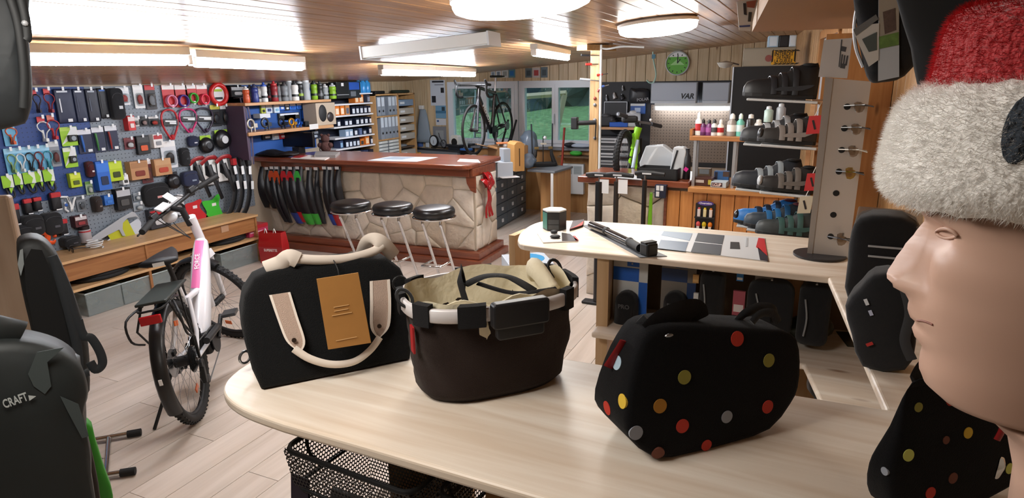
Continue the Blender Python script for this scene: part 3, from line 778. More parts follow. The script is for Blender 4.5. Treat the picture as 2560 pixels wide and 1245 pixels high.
def seg_on_rim(i0, i1, m, name, z0=-.03, z1=.014, off=.009):
    b = MB(); rr = []
    for i in range(i0, i1 + 1):
        q = rimp[i % 64]; d = V((q.x - ccx, q.y - ccy, 0)).normalized()
        rr.append([q + d * off + V((0, 0, z0)), q + d * off + V((0, 0, z1)), q - d * .005 + V((0, 0, z1 + .002)), q - d * .006 + V((0, 0, z0))])
    b.loft(rr); b.build(name, m, bas, smooth=60)
for i0, i1 in ((36, 39), (43, 46), (54, 56), (61, 65), (4, 7), (14, 17), (22, 25), (29, 32)): seg_on_rim(i0, i1, STRP, 'rim_strap')
# lining: inner skin with a wavy collar standing above the rim
LIN = mat('#dbd0b4', 0.7, bump=.25, bscale=60); rs = []
for k in range(9):
    t = k / 8; rg = sup(ccx, ccy, RA - .009 - .05 * t ** 1.5, RB - .009 - .035 * t ** 1.5, zc + .012 - t * .16, 64)
    for i, q in enumerate(rg):
        th = 2 * pi * i / 64; wv = (.006 * sin(7 * th + 1) + .004 * sin(13 * th)) * (.3 + t); d = V((q.x - ccx, q.y - ccy, 0)).normalized(); q += d * wv
        if k == 0: q.z += .006 * sin(5 * th + .7) + .004 * sin(9 * th)
    rs.append(rg)
b = MB(); b.loft(rs, caps=False); nb = len(b.v); b.face(*[nb - 64 + i for i in range(64)]); b.build('lining', LIN, bas, smooth=180)
# folded drawstring collar: front flap and roll at the right end
b = MB(); pts = [V((ccx - .115 + .23 * i / 14, ccy - .075 - .018 * sin(pi * i / 14), zc)) for i in range(15)]
rr = [[p + V((0, 0, -.05)), p + V((0, .0, .004 + .008 * sin(i * .9))), p + V((0, .004, .004 + .008 * sin(i * .9))), p + V((0, .004, -.05))] for i, p in enumerate(pts)]
b.loft(rr); b.build('lining_fold', LIN, bas, smooth=60)
MB().tube(bez([(ccx + .125, ccy - .05, zc - .01), (ccx + .115, ccy - .005, zc + .022), (ccx + .12, ccy + .04, zc + .02), (ccx + .135, ccy + .07, zc)], 6), [.016] * 19, 10, flat=1.5).build('lining_roll', LIN, bas, smooth=180)
# handles lying inside
strap([(ccx - .06, ccy - .03, zc - .02), (ccx - .065, ccy + .0, zc + .03), (ccx - .05, ccy + .02, zc + .034), (ccx - .045, ccy + .05, zc - .01)], 0.042, .005, STRP, 'carry_strap', bas, up=(1, 0, 0))
strap([(ccx - .05, ccy + .01, zc + .012), (ccx + .0, ccy + .02, zc + .022), (ccx + .05, ccy + .01, zc + .016), (ccx + .085, ccy - .04, zc - .004)], 0.03, .005, STRP, 'carry_strap', bas)
strap([(ccx - .02, ccy + .015, zc + .010), (ccx + .04, ccy - .03, zc - .006), (ccx + .1, ccy - .06, zc + .0), (ccx + .125, ccy - .065, zc + .004)], 0.022, .005, STRP, 'carry_strap', bas)
# mounting plate, red tag, loops
b = MB(); b.prism(rrect(.118, .052, .008), -.012, .012); b.prism(rrect(.10, .03, .008, cy=-.035), -.010, .008)
i = 49; q = rimp[i]; br = b.build('mount_plate', mat('#18181b', 0.45), bas, T(ccx + .012, ccy - RB - .012, zc - .008) @ R(pi / 2, 'X'), bev=.004)
MB().box((0, 0, 0), (.004, .022, .055)).build('side_tag', mat('#a3141c', .6), bas, T(ccx - RA + .003, ccy - .05, zc - .065));
MB().torus((0, 0, 0), .02, .0035, 16, 6, None, sx=.7).build('loop', BLACK, bas, T(ccx - RA - .002, ccy - .02, zc + .012) @ R(.9, 'X') @ R(.4, 'Z'))
MB().torus((0, 0, 0), .022, .004, 16, 6, None, sx=.7).build('loop', BLACK, bas, T(ccx + RA - .005, ccy + .05, zc + .008) @ R(1.0, 'X'))
# ---- black handlebar bags with coloured dots
DOTC = {'r': '#b8301f', 'o': '#8f8a3a', 'y': '#d8b43a', 'b': '#9fb6c6', 'g': '#8c919c', 'k': '#a8741f', 'm': '#6b3a2a', 'l': '#c9cf6a'}
def dotted_bag(label, b0, b1, olpx, depth, dotlist, name='dotted_bag', bulge=0.008, edge=.012, lf=0.03, Ht=.24):
    F = fbase(b0, b1); t = thing(name, label, 'bag', F.mat(0, TT, 0))
    ol = rel([lpx(F, x, y, TT, Ht, lf) for x, y in olpx])
    mn = min(q[1] for q in ol); ol = [(q[0], max(q[1] - mn, 0) if q[1] - mn < .02 else q[1]) for q in ol]
    o = lean(puff(dense(ol, 2), depth, bulge, edge), Ht, lf, .05, depth).build('body', mat('#08080b', 0.9, spec=0.15, sheen=0.03, bump=.3, bscale=700), t, smooth=180)
    tr = bvh(o); inv = t.matrix_basis.inverted()
    for x, y, c, r in dotlist:
        p, n = surf(tr, x, y)
        if p is None: continue
        MB().prism([(r * cos(2 * pi * i / 20), r * sin(2 * pi * i / 20)) for i in range(20)], -.003, .0009).build('printed_dot', mat(DOTC[c], 0.75), t, inv @ nmat(p, n))
    return F, t, tr
b0, b1 = at_z(1630, 1163, TT), at_z(1930, 1090, TT)
OL3 = ((1640, 1164), (1730, 1152), (1838, 1124), (1930, 1091), (1982, 1013), (2001, 970), (2006, 905), (1997, 850), (1965, 830), (1925, 826), (1730, 814), (1660, 818), (1622, 834), (1598, 880), (1578, 950), (1565, 1050), (1580, 1100))
D3 = [(1843, 847, 'r', .0135), (1922, 901, 'o', .0125), (1711, 943, 'o', .0125), (1650, 1015, 'k', .0125), (1706, 1065, 'r', .0125), (1919, 1017, 'r', .0125), (1817, 1042, 'g', .0115), (1590, 1082, 'g', .0125), (1766, 1113, 'r', .0105), (1645, 1133, 'm', .0115),
      (1543, 907, 'b', .0125), (1556, 1003, 'y', .0125), (1518, 1020, 'r', .0125)]
F3, bag3, tr3 = dotted_bag('black handlebar bag with coloured dots standing beside the brown basket', b0, b1, OL3, 0.15, D3)
F = F3
strap_px(F, [(1625, 835, -.05), (1655, 806, -.05), (1700, 786, -.05), (1735, 782, -.06), (1742, 800, -.06)], .05, .006, STRP, 'shoulder_strap', bag3)
strap_px(F, [(1845, 800, -.08), (1865, 782, -.07), (1900, 768, -.07), (1930, 775, -.07), (1935, 800, -.08)], .02, .007, NYL, 'carry_handle', bag3)
strap_px(F, [(1880, 806, -.02), (1900, 785, -.02), (1930, 783, -.02), (1945, 806, -.02)], .016, .006, NYL, 'carry_handle', bag3)
p = F3.px(1560, 860, -.05); strap_px(F, [(1562, 852, -.07), (1545, 880, -.075), (1520, 918, -.08)], .02, .004, mat('#8f1016', .6), 'zip_pull', bag3)
strap_px(F, [(1545, 885, -.10), (1590, 835, -.08), (1625, 800, -.07)], .035, .02, NYL, 'end_strap', bag3)
b = MB(); q = rel([(*F.px(1662, 832, .0), .0)])[0]; b.ell((q[0], q[1], .012), (.008, .003, .003), 8, 6); b.build('clip', STEEL, bag3)
# the second dotted bag near the mannequin
b0, b1 = at_z(2235, 1330, TT), at_z(2560, 1245, TT)
OL4 = ((2275, 1330), (2400, 1310), (2520, 1255), (2556, 1190), (2560, 1060), (2545, 985), (2500, 968), (2400, 955), (2320, 945), (2280, 955), (2262, 1000), (2250, 1080), (2232, 1150), (2226, 1200), (2240, 1270))
D4 = [(2376, 1000, 'r', .0085), (2420, 1082, 'y', .0085), (2271, 1138, 'l', .0090), (2296, 1018, 'o', .0070), (2382, 1195, 'm', .0085), (2326, 1232, 'r', .009), (2523, 1171, 'l', .0085), (2365, 1100, 'm', .006), (2262, 925, 'm', .007), (2212, 1178, 'g', .006), (2226, 1050, 'y', .006)]
F4, bag4, tr4 = dotted_bag('black handlebar bag with coloured dots below the mannequin chin', b0, b1, OL4, 0.07, D4)
b = MB(); q = rel([F4.px(2500, 1080, .02)])[0]; b.tube(bez(rel(fpts(F4, [(2508, 1050, .02), (2505, 1075, .024), (2492, 1100, .024)])), 5), [.006] * 11, 8, flat=.5); b.build('zip_pull', mat('#8f1016', .5), bag4, smooth=60)
MB().tube(bez(rel(fpts(F4, [(2508, 1145, .02), (2502, 1170, .026), (2492, 1195, .024)])), 5), [.004, .006, .008, .009, .009, .009, .009, .008, .007, .006, .004], 8, flat=.4).build('clip', CHROME, bag4, smooth=60)
strap_px(F4, [(2285, 955, -.03), (2310, 915, -.04), (2360, 890, -.05), (2420, 910, -.05)], .03, .006, STRP, 'shoulder_strap', bag4)
# ================================================================== BICYCLES AND BAR STOOLS
def wheel(name, r, tw, par, M, spokes=24, tire=RUB, rim=DARK, knobs=0, wall=None, refl=False, rimr=None, hubr=.022):
    """axis along local y"""
    MY = R(pi / 2, 'X')
    w = MB().torus((0, 0, 0), r - tw, tw, 40, 8, MY).build(name, tire, par, M, 180)
    if knobs:
        b = MB()
        for i in range(knobs):
            a = 2 * pi * i / knobs
            for s in (-1, 0, 1):
                a2 = a + (s % 2) * pi / knobs; rr = r - tw + tw * cos(s * .7) * 1.02
                b.box((rr * cos(a2), s * tw * .62, rr * sin(a2)), (tw * .22, tw * .4, tw * .45), R(-a2, 'Y').to_3x3())
        b.build('tread', tire, w)
    b = MB(); rr = rimr or (r - 2 * tw); b.torus((0, 0, 0), rr, .011, 36, 6, MY); b.build('rim', rim, w, smooth=180)
    b = MB(); b.cyl((0, -.045, 0), (0, .045, 0), hubr, n=10); b.cyl((0, -.07, 0), (0, .07, 0), .007, n=6)
    b.build('hub', DARK, w, smooth=40)
    b = MB()
    for i in range(spokes):
        a = 2 * pi * i / spokes; s = 1 if i % 2 else -1; a2 = a + (.5 if (i // 2) % 2 else -.5)
        b.tube([(hubr * cos(a2), s * .03, hubr * sin(a2)), (rr * cos(a), 0, rr * sin(a))], .0011, 3, caps=False)
    b.build('spokes', STEEL, w)
    if refl:
        for a in (-1.25, 1.3):
            MB().box((0, 0, 0), (.055, .006, .03)).build('spoke_reflector', mat('#d2611c', .3), w, T(rr * .72 * cos(a), 0, rr * .72 * sin(a)) @ R(-a + pi / 2, 'Y'), bev=.002)
    return w
def tubes(name, segs, m, par, n=10, M=None, sm=60):
    b = MB()
    for pts, r in segs: b.tube(pts, r, n)
    return b.build(name, m, par, M, sm)
rc = at_z(503, 1040, 0); hd = cw(-0.215, 0.977); yawb = atan2(hd.y, hd.x)
MBk = Matrix.Translation(rc) @ R(yawb, 'Z') @ R(radians(-7.5), 'X')
eb = thing('city_bicycle', 'white and pink electric bicycle with black mudguards leaning on its side stand', 'bicycle', MBk)
r = 0.345; wbs = 1.10
wheel('rear_wheel', r, .026, eb, T(0, 0, r), 28, knobs=60, refl=True, hubr=.03)
stp = V((0.90, 0, 0.80)); sta = V((-0.36, 0, 1)).normalized()                   # steering axis
MS = Matrix.Translation(stp) @ Matrix.Rotation(radians(58), 4, sta) @ Matrix.Translation(-stp)
wheel('front_wheel', r, .026, eb, MS @ T(wbs + .02, 0, r), 28, knobs=60, refl=True)
WHF = mat('#dcdde2', 0.3, coat=.4); PINK = mat('#d26a9e', .35, coat=.3)
dt = MB().tube(bez([(.93, 0, .80), (.80, 0, .70), (.55, 0, .49), (.40, 0, .36), (.36, 0, .30)], 5), [.040 + .02 * sin(pi * i / 20) for i in range(21)], 14, flat=1.25).build('down_tube', WHF, eb, smooth=60)
tr = bvh(dt); bi = MBk.inverted(); td = (MBk.to_3x3() @ V((.37, 0, .33))).normalized(); rs = []
for k in range(9):
    y = 585 + 17 * k; L = [surf(tr, 489 - 1.55 * k + e, y) for e in (2, 8, 15, 22)]; L = [q for q in L if q[0] is not None]
    if len(L) == 4: rs.append([bi @ (p + n * .004) for p, n in L])
if len(rs) > 1: MB().loft(rs, False, False, False).build('pink_panel', PINK, dt, smooth=60)
p, n = surf(tr, 494, 655)
if p is not None: x_ = (td - n * td.dot(n)).normalized(); M = Matrix((x_, n.cross(x_), n)).transposed().to_4x4(); M.translation = p + n * .0065; text('FORCE', .04, mat('#f4eef2', .4), dt, bi @ M, bold=.01)
tubes('frame', [([(.93, 0, .82), (.86, 0, .99)], .03), ([(.36, 0, .32), (.27, 0, .62), (.24, 0, .72)], .019), ([(.26, .035, .62), (.15, .06, .45), (0, .07, r)], .012), ([(.26, -.035, .62), (.15, -.06, .45), (0, -.07, r)], .012), ([(.36, .04, .30), (0, .07, r)], .013), ([(.36, -.04, .30), (0, -.07, r)], .013), ([(.30, 0, .60), (.62, 0, .57), (.72, 0, .64)], .019)], WHF, eb)
MB().box((.40, 0, .30), (.17, .12, .14)).build('motor', BLACK, eb, bev=.02)
b = MB()
for s in (-1, 1): b.tube([(wbs + .02, s * .06, r), (.985, s * .06, .66)], [.017, .02], 10);
b.box((.975, 0, .69), (.05, .16, .05)); b.build('fork', WHF, eb, MS, 60, bev=0)
tubes('fork_stanchions', [([(.985, s * .06, .66), (.96, s * .06, .76)], .014) for s in (-1, 1)], CHROME, eb, M=MS)
tubes('stem', [([(.87, 0, .94), (.845, 0, 1.06)], .02), ([(.845, 0, 1.05), (.92, 0, 1.08)], .018)], BLACK, eb, M=MS)
tubes('handlebar', [(bez([(.83, .31, 1.10), (.87, .20, 1.10), (.92, .08, 1.085), (.92, -.08, 1.085), (.87, -.20, 1.10), (.83, -.31, 1.10)], 4), .0125)], BLACK, eb, M=MS)
for s in (-1, 1):
    tubes('grip', [([(.865, s * .215, 1.10), (.80, s * .345, 1.10)], .0185)], RUB, eb, M=MS)
    tubes('brake_lever', [([(.895, s * .17, 1.10), (.93, s * .23, 1.08), (.90, s * .32, 1.075)], .006)], BLACK, eb, M=MS, n=6)
    MB().box((.88, s * .17, 1.115), (.035, .05, .035)).build('shifter', BLACK, eb, MS, bev=.005)
MB().box((.90, .065, 1.125), (.06, .085, .016), R(-.5, 'Y').to_3x3()).build('display', mat('#c9cbcf', .3), eb, MS, bev=.004)
MB().ell((.99, 0, 1.03), (.05, .045, .04), 14, 8).build('headlight', mat('#e6e8ea', .2), eb, MS, 180)
MB().box((.93, -.04, 1.14), (.075, .05, .004), R(-.9, 'Y').to_3x3()).build('price_card', PAPER, eb, MS)
for i, s in enumerate((1, -1, .5)):
    MB().tube(bez([(.90, s * .12, 1.09), (1.0, s * .10, 1.12), (1.04, s * .03, 1.0), (.95, 0, .85)], 5), .003, 5).build('cable', BLACK, eb, MS)
# saddle, post
tubes('seat_post', [([(.245, 0, .70), (.205, 0, .86)], .014)], BLACK, eb)
sd = [(x, [V((x, y_, z_)) for y_, z_ in pr]) for x, pr in ()]
b = MB(); rs = []
for k in range(9):
    t = k / 8; x = .07 + .27 * t; w = .085 * (1 - t) ** .8 + .018; z = .895 + .012 * sin(t * 3) - .02 * (1 - t) * t
    rs.append([V((x, w * cos(a), z + (.022 if sin(a) > 0 else .03) * sin(a) * (1 if sin(a) > 0 else .7))) for a in [2 * pi * j / 14 for j in range(14)]])
b.loft(rs); b.build('saddle', mat('#191a1d', .5), eb, smooth=180)
MB().box((.075, 0, .885), (.012, .06, .022)).build('saddle_badge', WHITE, eb)
# mudguards
def guard(a0, a1, rr, w, M, name):
    b = MB(); rs = []
    for i in range(15):
        a = a0 + (a1 - a0) * i / 14; c, s = cos(a), sin(a)
        rs.append([V((rr_ * c, y_, rr_ * s)) for rr_, y_ in ((rr - .012, -w), (rr, -w * .7), (rr + .006, 0), (rr, w * .7), (rr - .012, w), (rr - .015, w), (rr - .003, w * .65), (rr + .003, 0), (rr - .003, -w * .65), (rr - .015, -w))])
    b.loft(rs); return b.build(name, mat('#17181a', .35), eb, M, 60)
mg = guard(radians(60), radians(205), r + .022, .036, T(0, 0, r), 'rear_mudguard')
guard(radians(10), radians(130), r + .022, .034, MS @ T(wbs + .02, 0, r), 'front_mudguard')
MB().box((0, 0, 0), (.004, .016, .03)).build('logo_mark', PAPER, mg, T(-r - .029, 0, .05 + 0))
# rear rack with lamp and side loops
rk = .74
tubes('rear_rack', [(bez([(.22, .06, rk), (0, .065, rk), (-.22, .06, rk - .01), (-.25, 0, rk - .01), (-.22, -.06, rk - .01), (0, -.065, rk), (.22, -.06, rk)], 4), .006)] + [([(-.14, s * .065, rk - .005), (-.17, s * .11, rk - .13), (-.06, s * .11, rk - .25), (0, s * .085, r)], .006) for s in (-1, 1)] + [([(.05, s * .065, rk), (0, s * .08, r)], .005) for s in (-1, 1)] + [([(x, .06, rk), (x, -.06, rk)], .004) for x in (.1, .02, -.06, -.14)] + [(bez([(-.10, s * .075, rk - .02), (-.22, s * .125, rk - .05), (-.22, s * .13, rk - .16), (-.12, s * .115, rk - .22)], 4), .006) for s in (-1, 1)], BLACK, eb, n=6)
MB().box((-.255, 0, rk - .055), (.02, .10, .045)).build('tail_lamp', mat('#b01218', .25), eb, bev=.004)
MB().box2((-.20, -.075, rk + .004), (.16, .075, rk + .02)).build('carrier_plate', mat('#2b3230', .4), eb, bev=.006)
# drivetrain
b = MB(); MY = R(pi / 2, 'X')
for i in range(7): b.cyl((0, -.045 - i * .004, 0), (0, -.047 - i * .004, 0), .075 - i * .006, n=20)
b.build('cassette', mat('#3b3b3d', .35, .8), eb, T(0, 0, r), 30)
MB().cyl((0, .055, 0), (0, .057, 0), .08, n=22).build('brake_disc', STEEL, eb, T(0, 0, r), 30)
MB().box((.05, .06, .04), (.05, .03, .03)).build('brake_calliper', BLACK, eb, T(0, 0, r), bev=.004)
MB().box((-.01, -.085, -.08), (.03, .02, .13), R(.25, 'Y').to_3x3()).cyl((-.01, -.095, -.03), (-.01, -.08, -.03), .024, n=12).cyl((.02, -.095, -.14), (.02, -.08, -.14), .024, n=12).build('derailleur', BLACK, eb, T(0, 0, r), bev=.003)
tubes('crank', [([(.40, -.09, .30), (.53, -.10, .40)], .013)], BLACK, eb); tubes('crank', [([(.40, .09, .30), (.27, .10, .20)], .013)], BLACK, eb)
for p in ((.53, -.155, .40), (.27, .155, .20)):
    MB().box(p, (.10, .085, .022)).build('pedal', mat('#55575a', .3, .6), eb, bev=.004)
MB().cyl((.40, -.075, .30), (.40, -.07, .30), .085, n=24).build('chainring', DARK, eb, smooth=30)
tubes('chain', [([(.40, -.072, .385), (0, -.06, r + .06)], .004), ([(.40, -.072, .215), (.02, -.09, r - .16)], .004)], mat('#4a4a48', .4, .8), eb, n=4)
tubes('side_stand', [([(-.02, .07, .30), (-.10, .21, .032)], .009)], BLACK, eb)
tubes('chain_guard', [([(.44, -.095, .36), (.15, -.095, .38)], .02)], BLACK, eb)
# ---- bar stools
def make_stool():
    t = thing('bar_stool', 'x', 'stool', None, 'bar stools along the stone bar')
    MB().lathe([(.145, .715), (.168, .72), (.176, .745), (.176, .765), (.165, .785), (.13, .795), (.05, .799), (0, .80)], 32).build('seat', mat('#141416', .32, spec=.6), t, smooth=60)
    MB().lathe([(.16, .700), (.182, .704), (.185, .712), (.178, .718), (.15, .72)], 32).build('seat_ring', CHROME, t, smooth=50)
    for s in (-1, 1):
        MB().tube(bez([(s * .085, -.04, .70), (s * .085, -.055, .655), (s * .085, -.03, .61), (s * .085, .10, .33), (s * .085, .20, .12), (s * .085, .205, .055), (s * .085, .16, .014), (s * .085, -.02, .013), (s * .085, -.22, .013)], 5), .0125, 8).build('leg', CHROME, t, smooth=60)
    MB().tube([(-.085, .085, .30), (-.085, -.10, .30), (.085, -.10, .30), (.085, .085, .30)], .010, 8).build('foot_rest', CHROME, t, smooth=60)
    MB().cyl((-.085, -.22, .013), (.085, -.22, .013), .0125, n=8).build('floor_bar', CHROME, t, smooth=60)
    return t
st = make_stool(); slab_ = ['chrome cantilever bar stool with black round seat in front of the hanging mudguards', 'chrome cantilever bar stool with black round seat between the other two stools', 'chrome cantilever bar stool with black round seat closest to the red bow']
for i, (x, y) in enumerate(((877, 512), (982, 518), (1085, 527))):
    p = at_z(x, y, .76); p.z = 0
    M = zmat(p, radians(-22))
    if i == 0: st.matrix_basis = M; st['label'] = slab_[0]
    else: copy_tree(st, M, slab_[i])
# ================================================================== GOODS ON THE PEGBOARD
HOOK = mat('#c9cdd2', .3, .9); TAB = mat('#e8ebee', .5)
def hook(t, y, ln=0.05, tab=True):
    h = MB().tube([(0, y, -.006), (0, y + .004, ln), (0, y + .012, ln + .006)], .0025, 5).build('peg_hook', HOOK, t)
    if tab:
        MB().box((0, y + .006, ln + .008), (.018, .03, .002)).build('price_tab', TAB, h)
def cagegeo(b, w, h, z):
    """bottle cage: two side hoops, back plate and foot"""
    q = [(-.18 * w, .48 * h), (-.48 * w, .34 * h), (-.46 * w, .12 * h), (-.16 * w, -.1 * h), (-.1 * w, -.45 * h)]
    for s in (-1, 1): b.tube(bez([(s * x, y, z + .028 * (1 - abs(y / h))) for x, y in q], 5), .0048, 6)
    b.tube(bez([(-.18 * w, .48 * h, z + .01), (0, .5 * h, z + .03), (.18 * w, .48 * h, z + .01)], 5), .0048, 6)
    b.box((0, -.2 * h, z), (.17 * w, .52 * h, .006)); b.box((0, -.46 * h, z + .02), (.24 * w, .025, .05))
def item(F, r, kind, label, cat, c1='#222222', c2='#dddddd', c3='#111111', d=0.013, group=None, depth=None, roll=0.0, name=None, hk=True):
    s, t, w, h = F.rect(*r, d + .02); M = F.mat(s, t, d, roll)
    A, B_, C_ = mat(c1, .5), mat(c2, .5), mat(c3, .5)
    T_ = thing(name or kind, label, cat, M, group)
    K = kind
    if K in ('carded_part', 'carded_light', 'carded_tool', 'carded_cage', 'carded_lock'):
        cd_ = MB().prism(rrect(w, h, min(w, h) * .06), .014, .017).build('card', A, T_)
        MB().box((0, h * .39, .0175), (w * .96, h * .2, .0012)).build('header_print', B_, cd_)
        if K == 'carded_part':
            MB().prism(rrect(w * .7, h * .55, w * .15, cy=-h * .12), .017, .045).build('blister', CLEAR, T_, bev=.006)
            MB().ell((0, -h * .12, .03), (w * .27, h * .2, .012), 12, 8).box((w * .05, -h * .25, .028), (w * .3, h * .12, .016)).build('product', C_, T_, smooth=50)
        elif K == 'carded_light':
            MB().prism(rrect(w * .5, h * .34, w * .08, cx=w * .08, cy=-h * .1), .017, .05).build('light_body', C_, T_, bev=.006)
            MB().prism([(-w * .5, -h * .42), (-w * .1, h * .1), (w * .2, h * .48), (w * .48, h * .48), (w * .48, h * .1)], .0172, .0182).build('print_panel', PAPER, T_)
            MB().cyl((w * .08, -h * .1, .05), (w * .08, -h * .1, .054), w * .14, n=14).build('lens', mat('#9aa4ad', .15), T_)
        elif K == 'carded_tool':
            MB().tube(bez([(-w * .28, h * .26, .03), (-w * .26, 0, .034), (-w * .22, -h * .28, .03), (-w * .2, -h * .42, .028)], 5), [.009] * 10 + [.006] * 6, 8).build('tool', C_, T_, smooth=60)
            MB().box((w * .25, -h * .39, .0178), (w * .3, h * .11, .0012)).build('price_label', PAPER, T_)
        elif K == 'carded_cage':
            b = MB(); cagegeo(b, w * .85, h * .66, .024); b.xf(T(0, -h * .06, 0)); b.build('bottle_cage', C_, T_, smooth=60)
            MB().box((0, -h * .28, .03), (w * .16, h * .3, .008)).build('fixing_strap', BLACK, T_)
        elif K == 'carded_lock':
            rr = w * .36; b = MB()
            for k in range(3): b.torus((0, -h * .22, .03 + k * .011), rr, .0075, 24, 6)
            b.build('coil', C_, T_, smooth=180)
            MB().box((0, -h * .22 - rr, .04), (.026, .035, .03)).build('lock_head', mat('#c9b7bd' if c3 > '#8' else '#d9d9dd', .4), T_, bev=.006)
        if hk: hook(T_, h * .5 - .008)
    elif K == 'hanging_cage':
        b = MB(); cagegeo(b, w, h * .8, .02); b.xf(T(0, -h * .1, 0)); b.build('bottle_cage', C_, T_, smooth=60)
        MB().prism(rrect(w * .62, h * .26, .004, cy=h * .38), .02, .022).build('header_card', A, T_)
        if hk: hook(T_, h * .48)
    elif K == 'boxed_part':
        dp = depth or .05; bx_ = MB().box2((-w / 2, -h / 2, 0.004), (w / 2, h / 2, dp)).build('box', A, T_, bev=.002)
        MB().box((0, h * .28, dp + .0006), (w * .9, h * .3, .0012)).build('print_panel', B_, bx_)
        MB().prism(rrect(w * .55, h * .3, w * .08, cy=-h * .17), dp, dp + .006).build('window_product', C_, T_, bev=.002)
        if hk: hook(T_, h * .5 - .006, dp)
    elif K == 'pouch':
        dp = depth or .06; b = puff(rrect(w, h, min(w, h) * .3, 5), dp, .012, .012, z0=dp + .004); bd_ = b.build('body', mat(c1, .8, spec=.3, sheen=.1, bump=.2, bscale=500), T_, smooth=180)
        MB().tube([(w * .42 * cos(a), h * .18 + h * .16 * sin(a), dp + .012) for a in [pi * k / 10 for k in range(11)]], .0025, 5).build('zip', mat('#3a3c40', .5), T_)
        MB().box((w * .1, -h * .12, dp + .0165), (w * .28, h * .1, .0015)).build('logo_patch', B_, T_)
        MB().box((0, h * .46, dp * .6), (w * .3, .012, .02)).build('strap', DARK, T_)
        if hk: hook(T_, h * .47, dp * .6, False)
    elif K == 'sleeve_pack':          # slim dark packet with header and barcode label
        dp = depth or .03; b = puff(rrect(w, h, .012, 3), dp, .006, .01, z0=dp + .003); b.build('packet', mat(c1, .5), T_, smooth=180)
        MB().box((-w * .1, h * .42, dp + .0095), (w * .6, h * .05, .0015)).build('header_print', B_, T_)
        MB().box((w * .1, -h * .42, dp + .0095), (w * .26, h * .09, .0015)).build('price_label', PAPER, T_)
        MB().box((-w * .3, h * .02, dp + .0095), (w * .07, h * .4, .0012)).build('stripe', C_, T_)
        if hk: hook(T_, h * .5 - .004, .03)
    elif K == 'cable_lock':
        p = [(0, .5 * h), (.36 * w, .42 * h), (.48 * w, .2 * h), (.42 * w, -.08 * h), (.2 * w, -.36 * h), (.06 * w, -.5 * h)]
        MB().tube(bez([(-x, y, .03) for x, y in p[::-1]] + [(x, y, .03) for x, y in p[1:]], 5), .0095, 8).build('cable', mat(c3, .4), T_, smooth=180)
        MB().tube([(.0, -.34 * h, .034), (.05 * w, -.5 * h, .034)], .016, 10).build('lock_barrel', mat(c3, .35), T_, smooth=60)
        lc = MB().box((0, .08 * h, .042), (w * .86, h * .22, .003), R(-.08, 'Z').to_3x3()).build('label_card', mat('#17181a', .5), T_)
        MB().box((0, .115 * h, .0442), (w * .66, h * .05, .0012), R(-.08, 'Z').to_3x3()).box((w * .12, .045 * h, .0442), (w * .4, h * .06, .0012), R(-.08, 'Z').to_3x3()).build('label_print', PAPER, lc)
        hook(T_, h * .46, .03, False)
    elif K == 'ring_lock':
        MB().torus((0, 0, .035), w * .4, w * .1, 32, 10).build('ring', mat(c3, .35), T_, smooth=180)
        lc = MB().cyl((0, 0, .02), (0, 0, .03), w * .32, n=28).build('label_disc', PAPER, T_)
        MB().box((0, w * .16, .0308), (w * .42, w * .1, .001)).build('label_print', mat('#9fc22e', .5), lc)
        MB().box((0, -w * .17, .0308), (w * .4, w * .1, .001)).build('label_print', DARK, lc)
        MB().box((-w * .12, -h * .5, .035), (w * .2, h * .1, .04)).build('lock_head', mat(c3, .35), T_, bev=.006)
        hook(T_, w * .33, .04, False)
    elif K == 'round_case':
        b = MB(); dp = depth or .08; b.lathe([(w * .2, 0), (w * .46, .01), (w * .5, dp * .5), (w * .44, dp * .85), (w * .2, dp), (0, dp + .002)], 24); b.build('shell', mat(c1, .35), T_, smooth=60)
        MB().cyl((0, 0, dp - .001), (0, 0, dp + .004), w * .2, n=20).build('cap', C_, T_)
        MB().prism(rrect(w * .8, h * .24, .004, cy=h * .42), dp * .4, dp * .4 + .002).build('header_card', B_, T_)
        hook(T_, h * .5, .05, False)
    elif K == 'spray_can':
        MB().lathe([(0, -h * .5), (w * .45, -h * .5), (w * .48, -h * .47), (w * .48, h * .2), (w * .4, h * .27)], 18, R(-pi / 2, 'X')).xf(T(0, 0, w * .55)).build('can', mat(c1, .35), T_, smooth=50)
        MB().lathe([(w * .42, h * .26), (w * .42, h * .45), (w * .3, h * .5), (0, h * .5)], 16, R(-pi / 2, 'X')).xf(T(0, 0, w * .55)).build('cap', C_, T_, smooth=50)
        MB().lathe([(w * .485, h * .12), (w * .485, h * .2)], 18, R(-pi / 2, 'X')).xf(T(0, 0, w * .55)).build('label_band', B_, T_)
        MB().box((0, -h * .1, w * .045), (w * .5, .02, w * .1)).build('bracket', DARK, T_)
    return T_
def wrap(a, x0, y0, x1, y1, *k, **kw): return item(FA, (x0, y0, x1, y1), *a, *k, **kw)
NV = '#1b2340'; BK = '#131418'
GB = 'bottle cages on pale blue cards'; GG = 'goods on green and white cards'; GR = 'red headed packs'
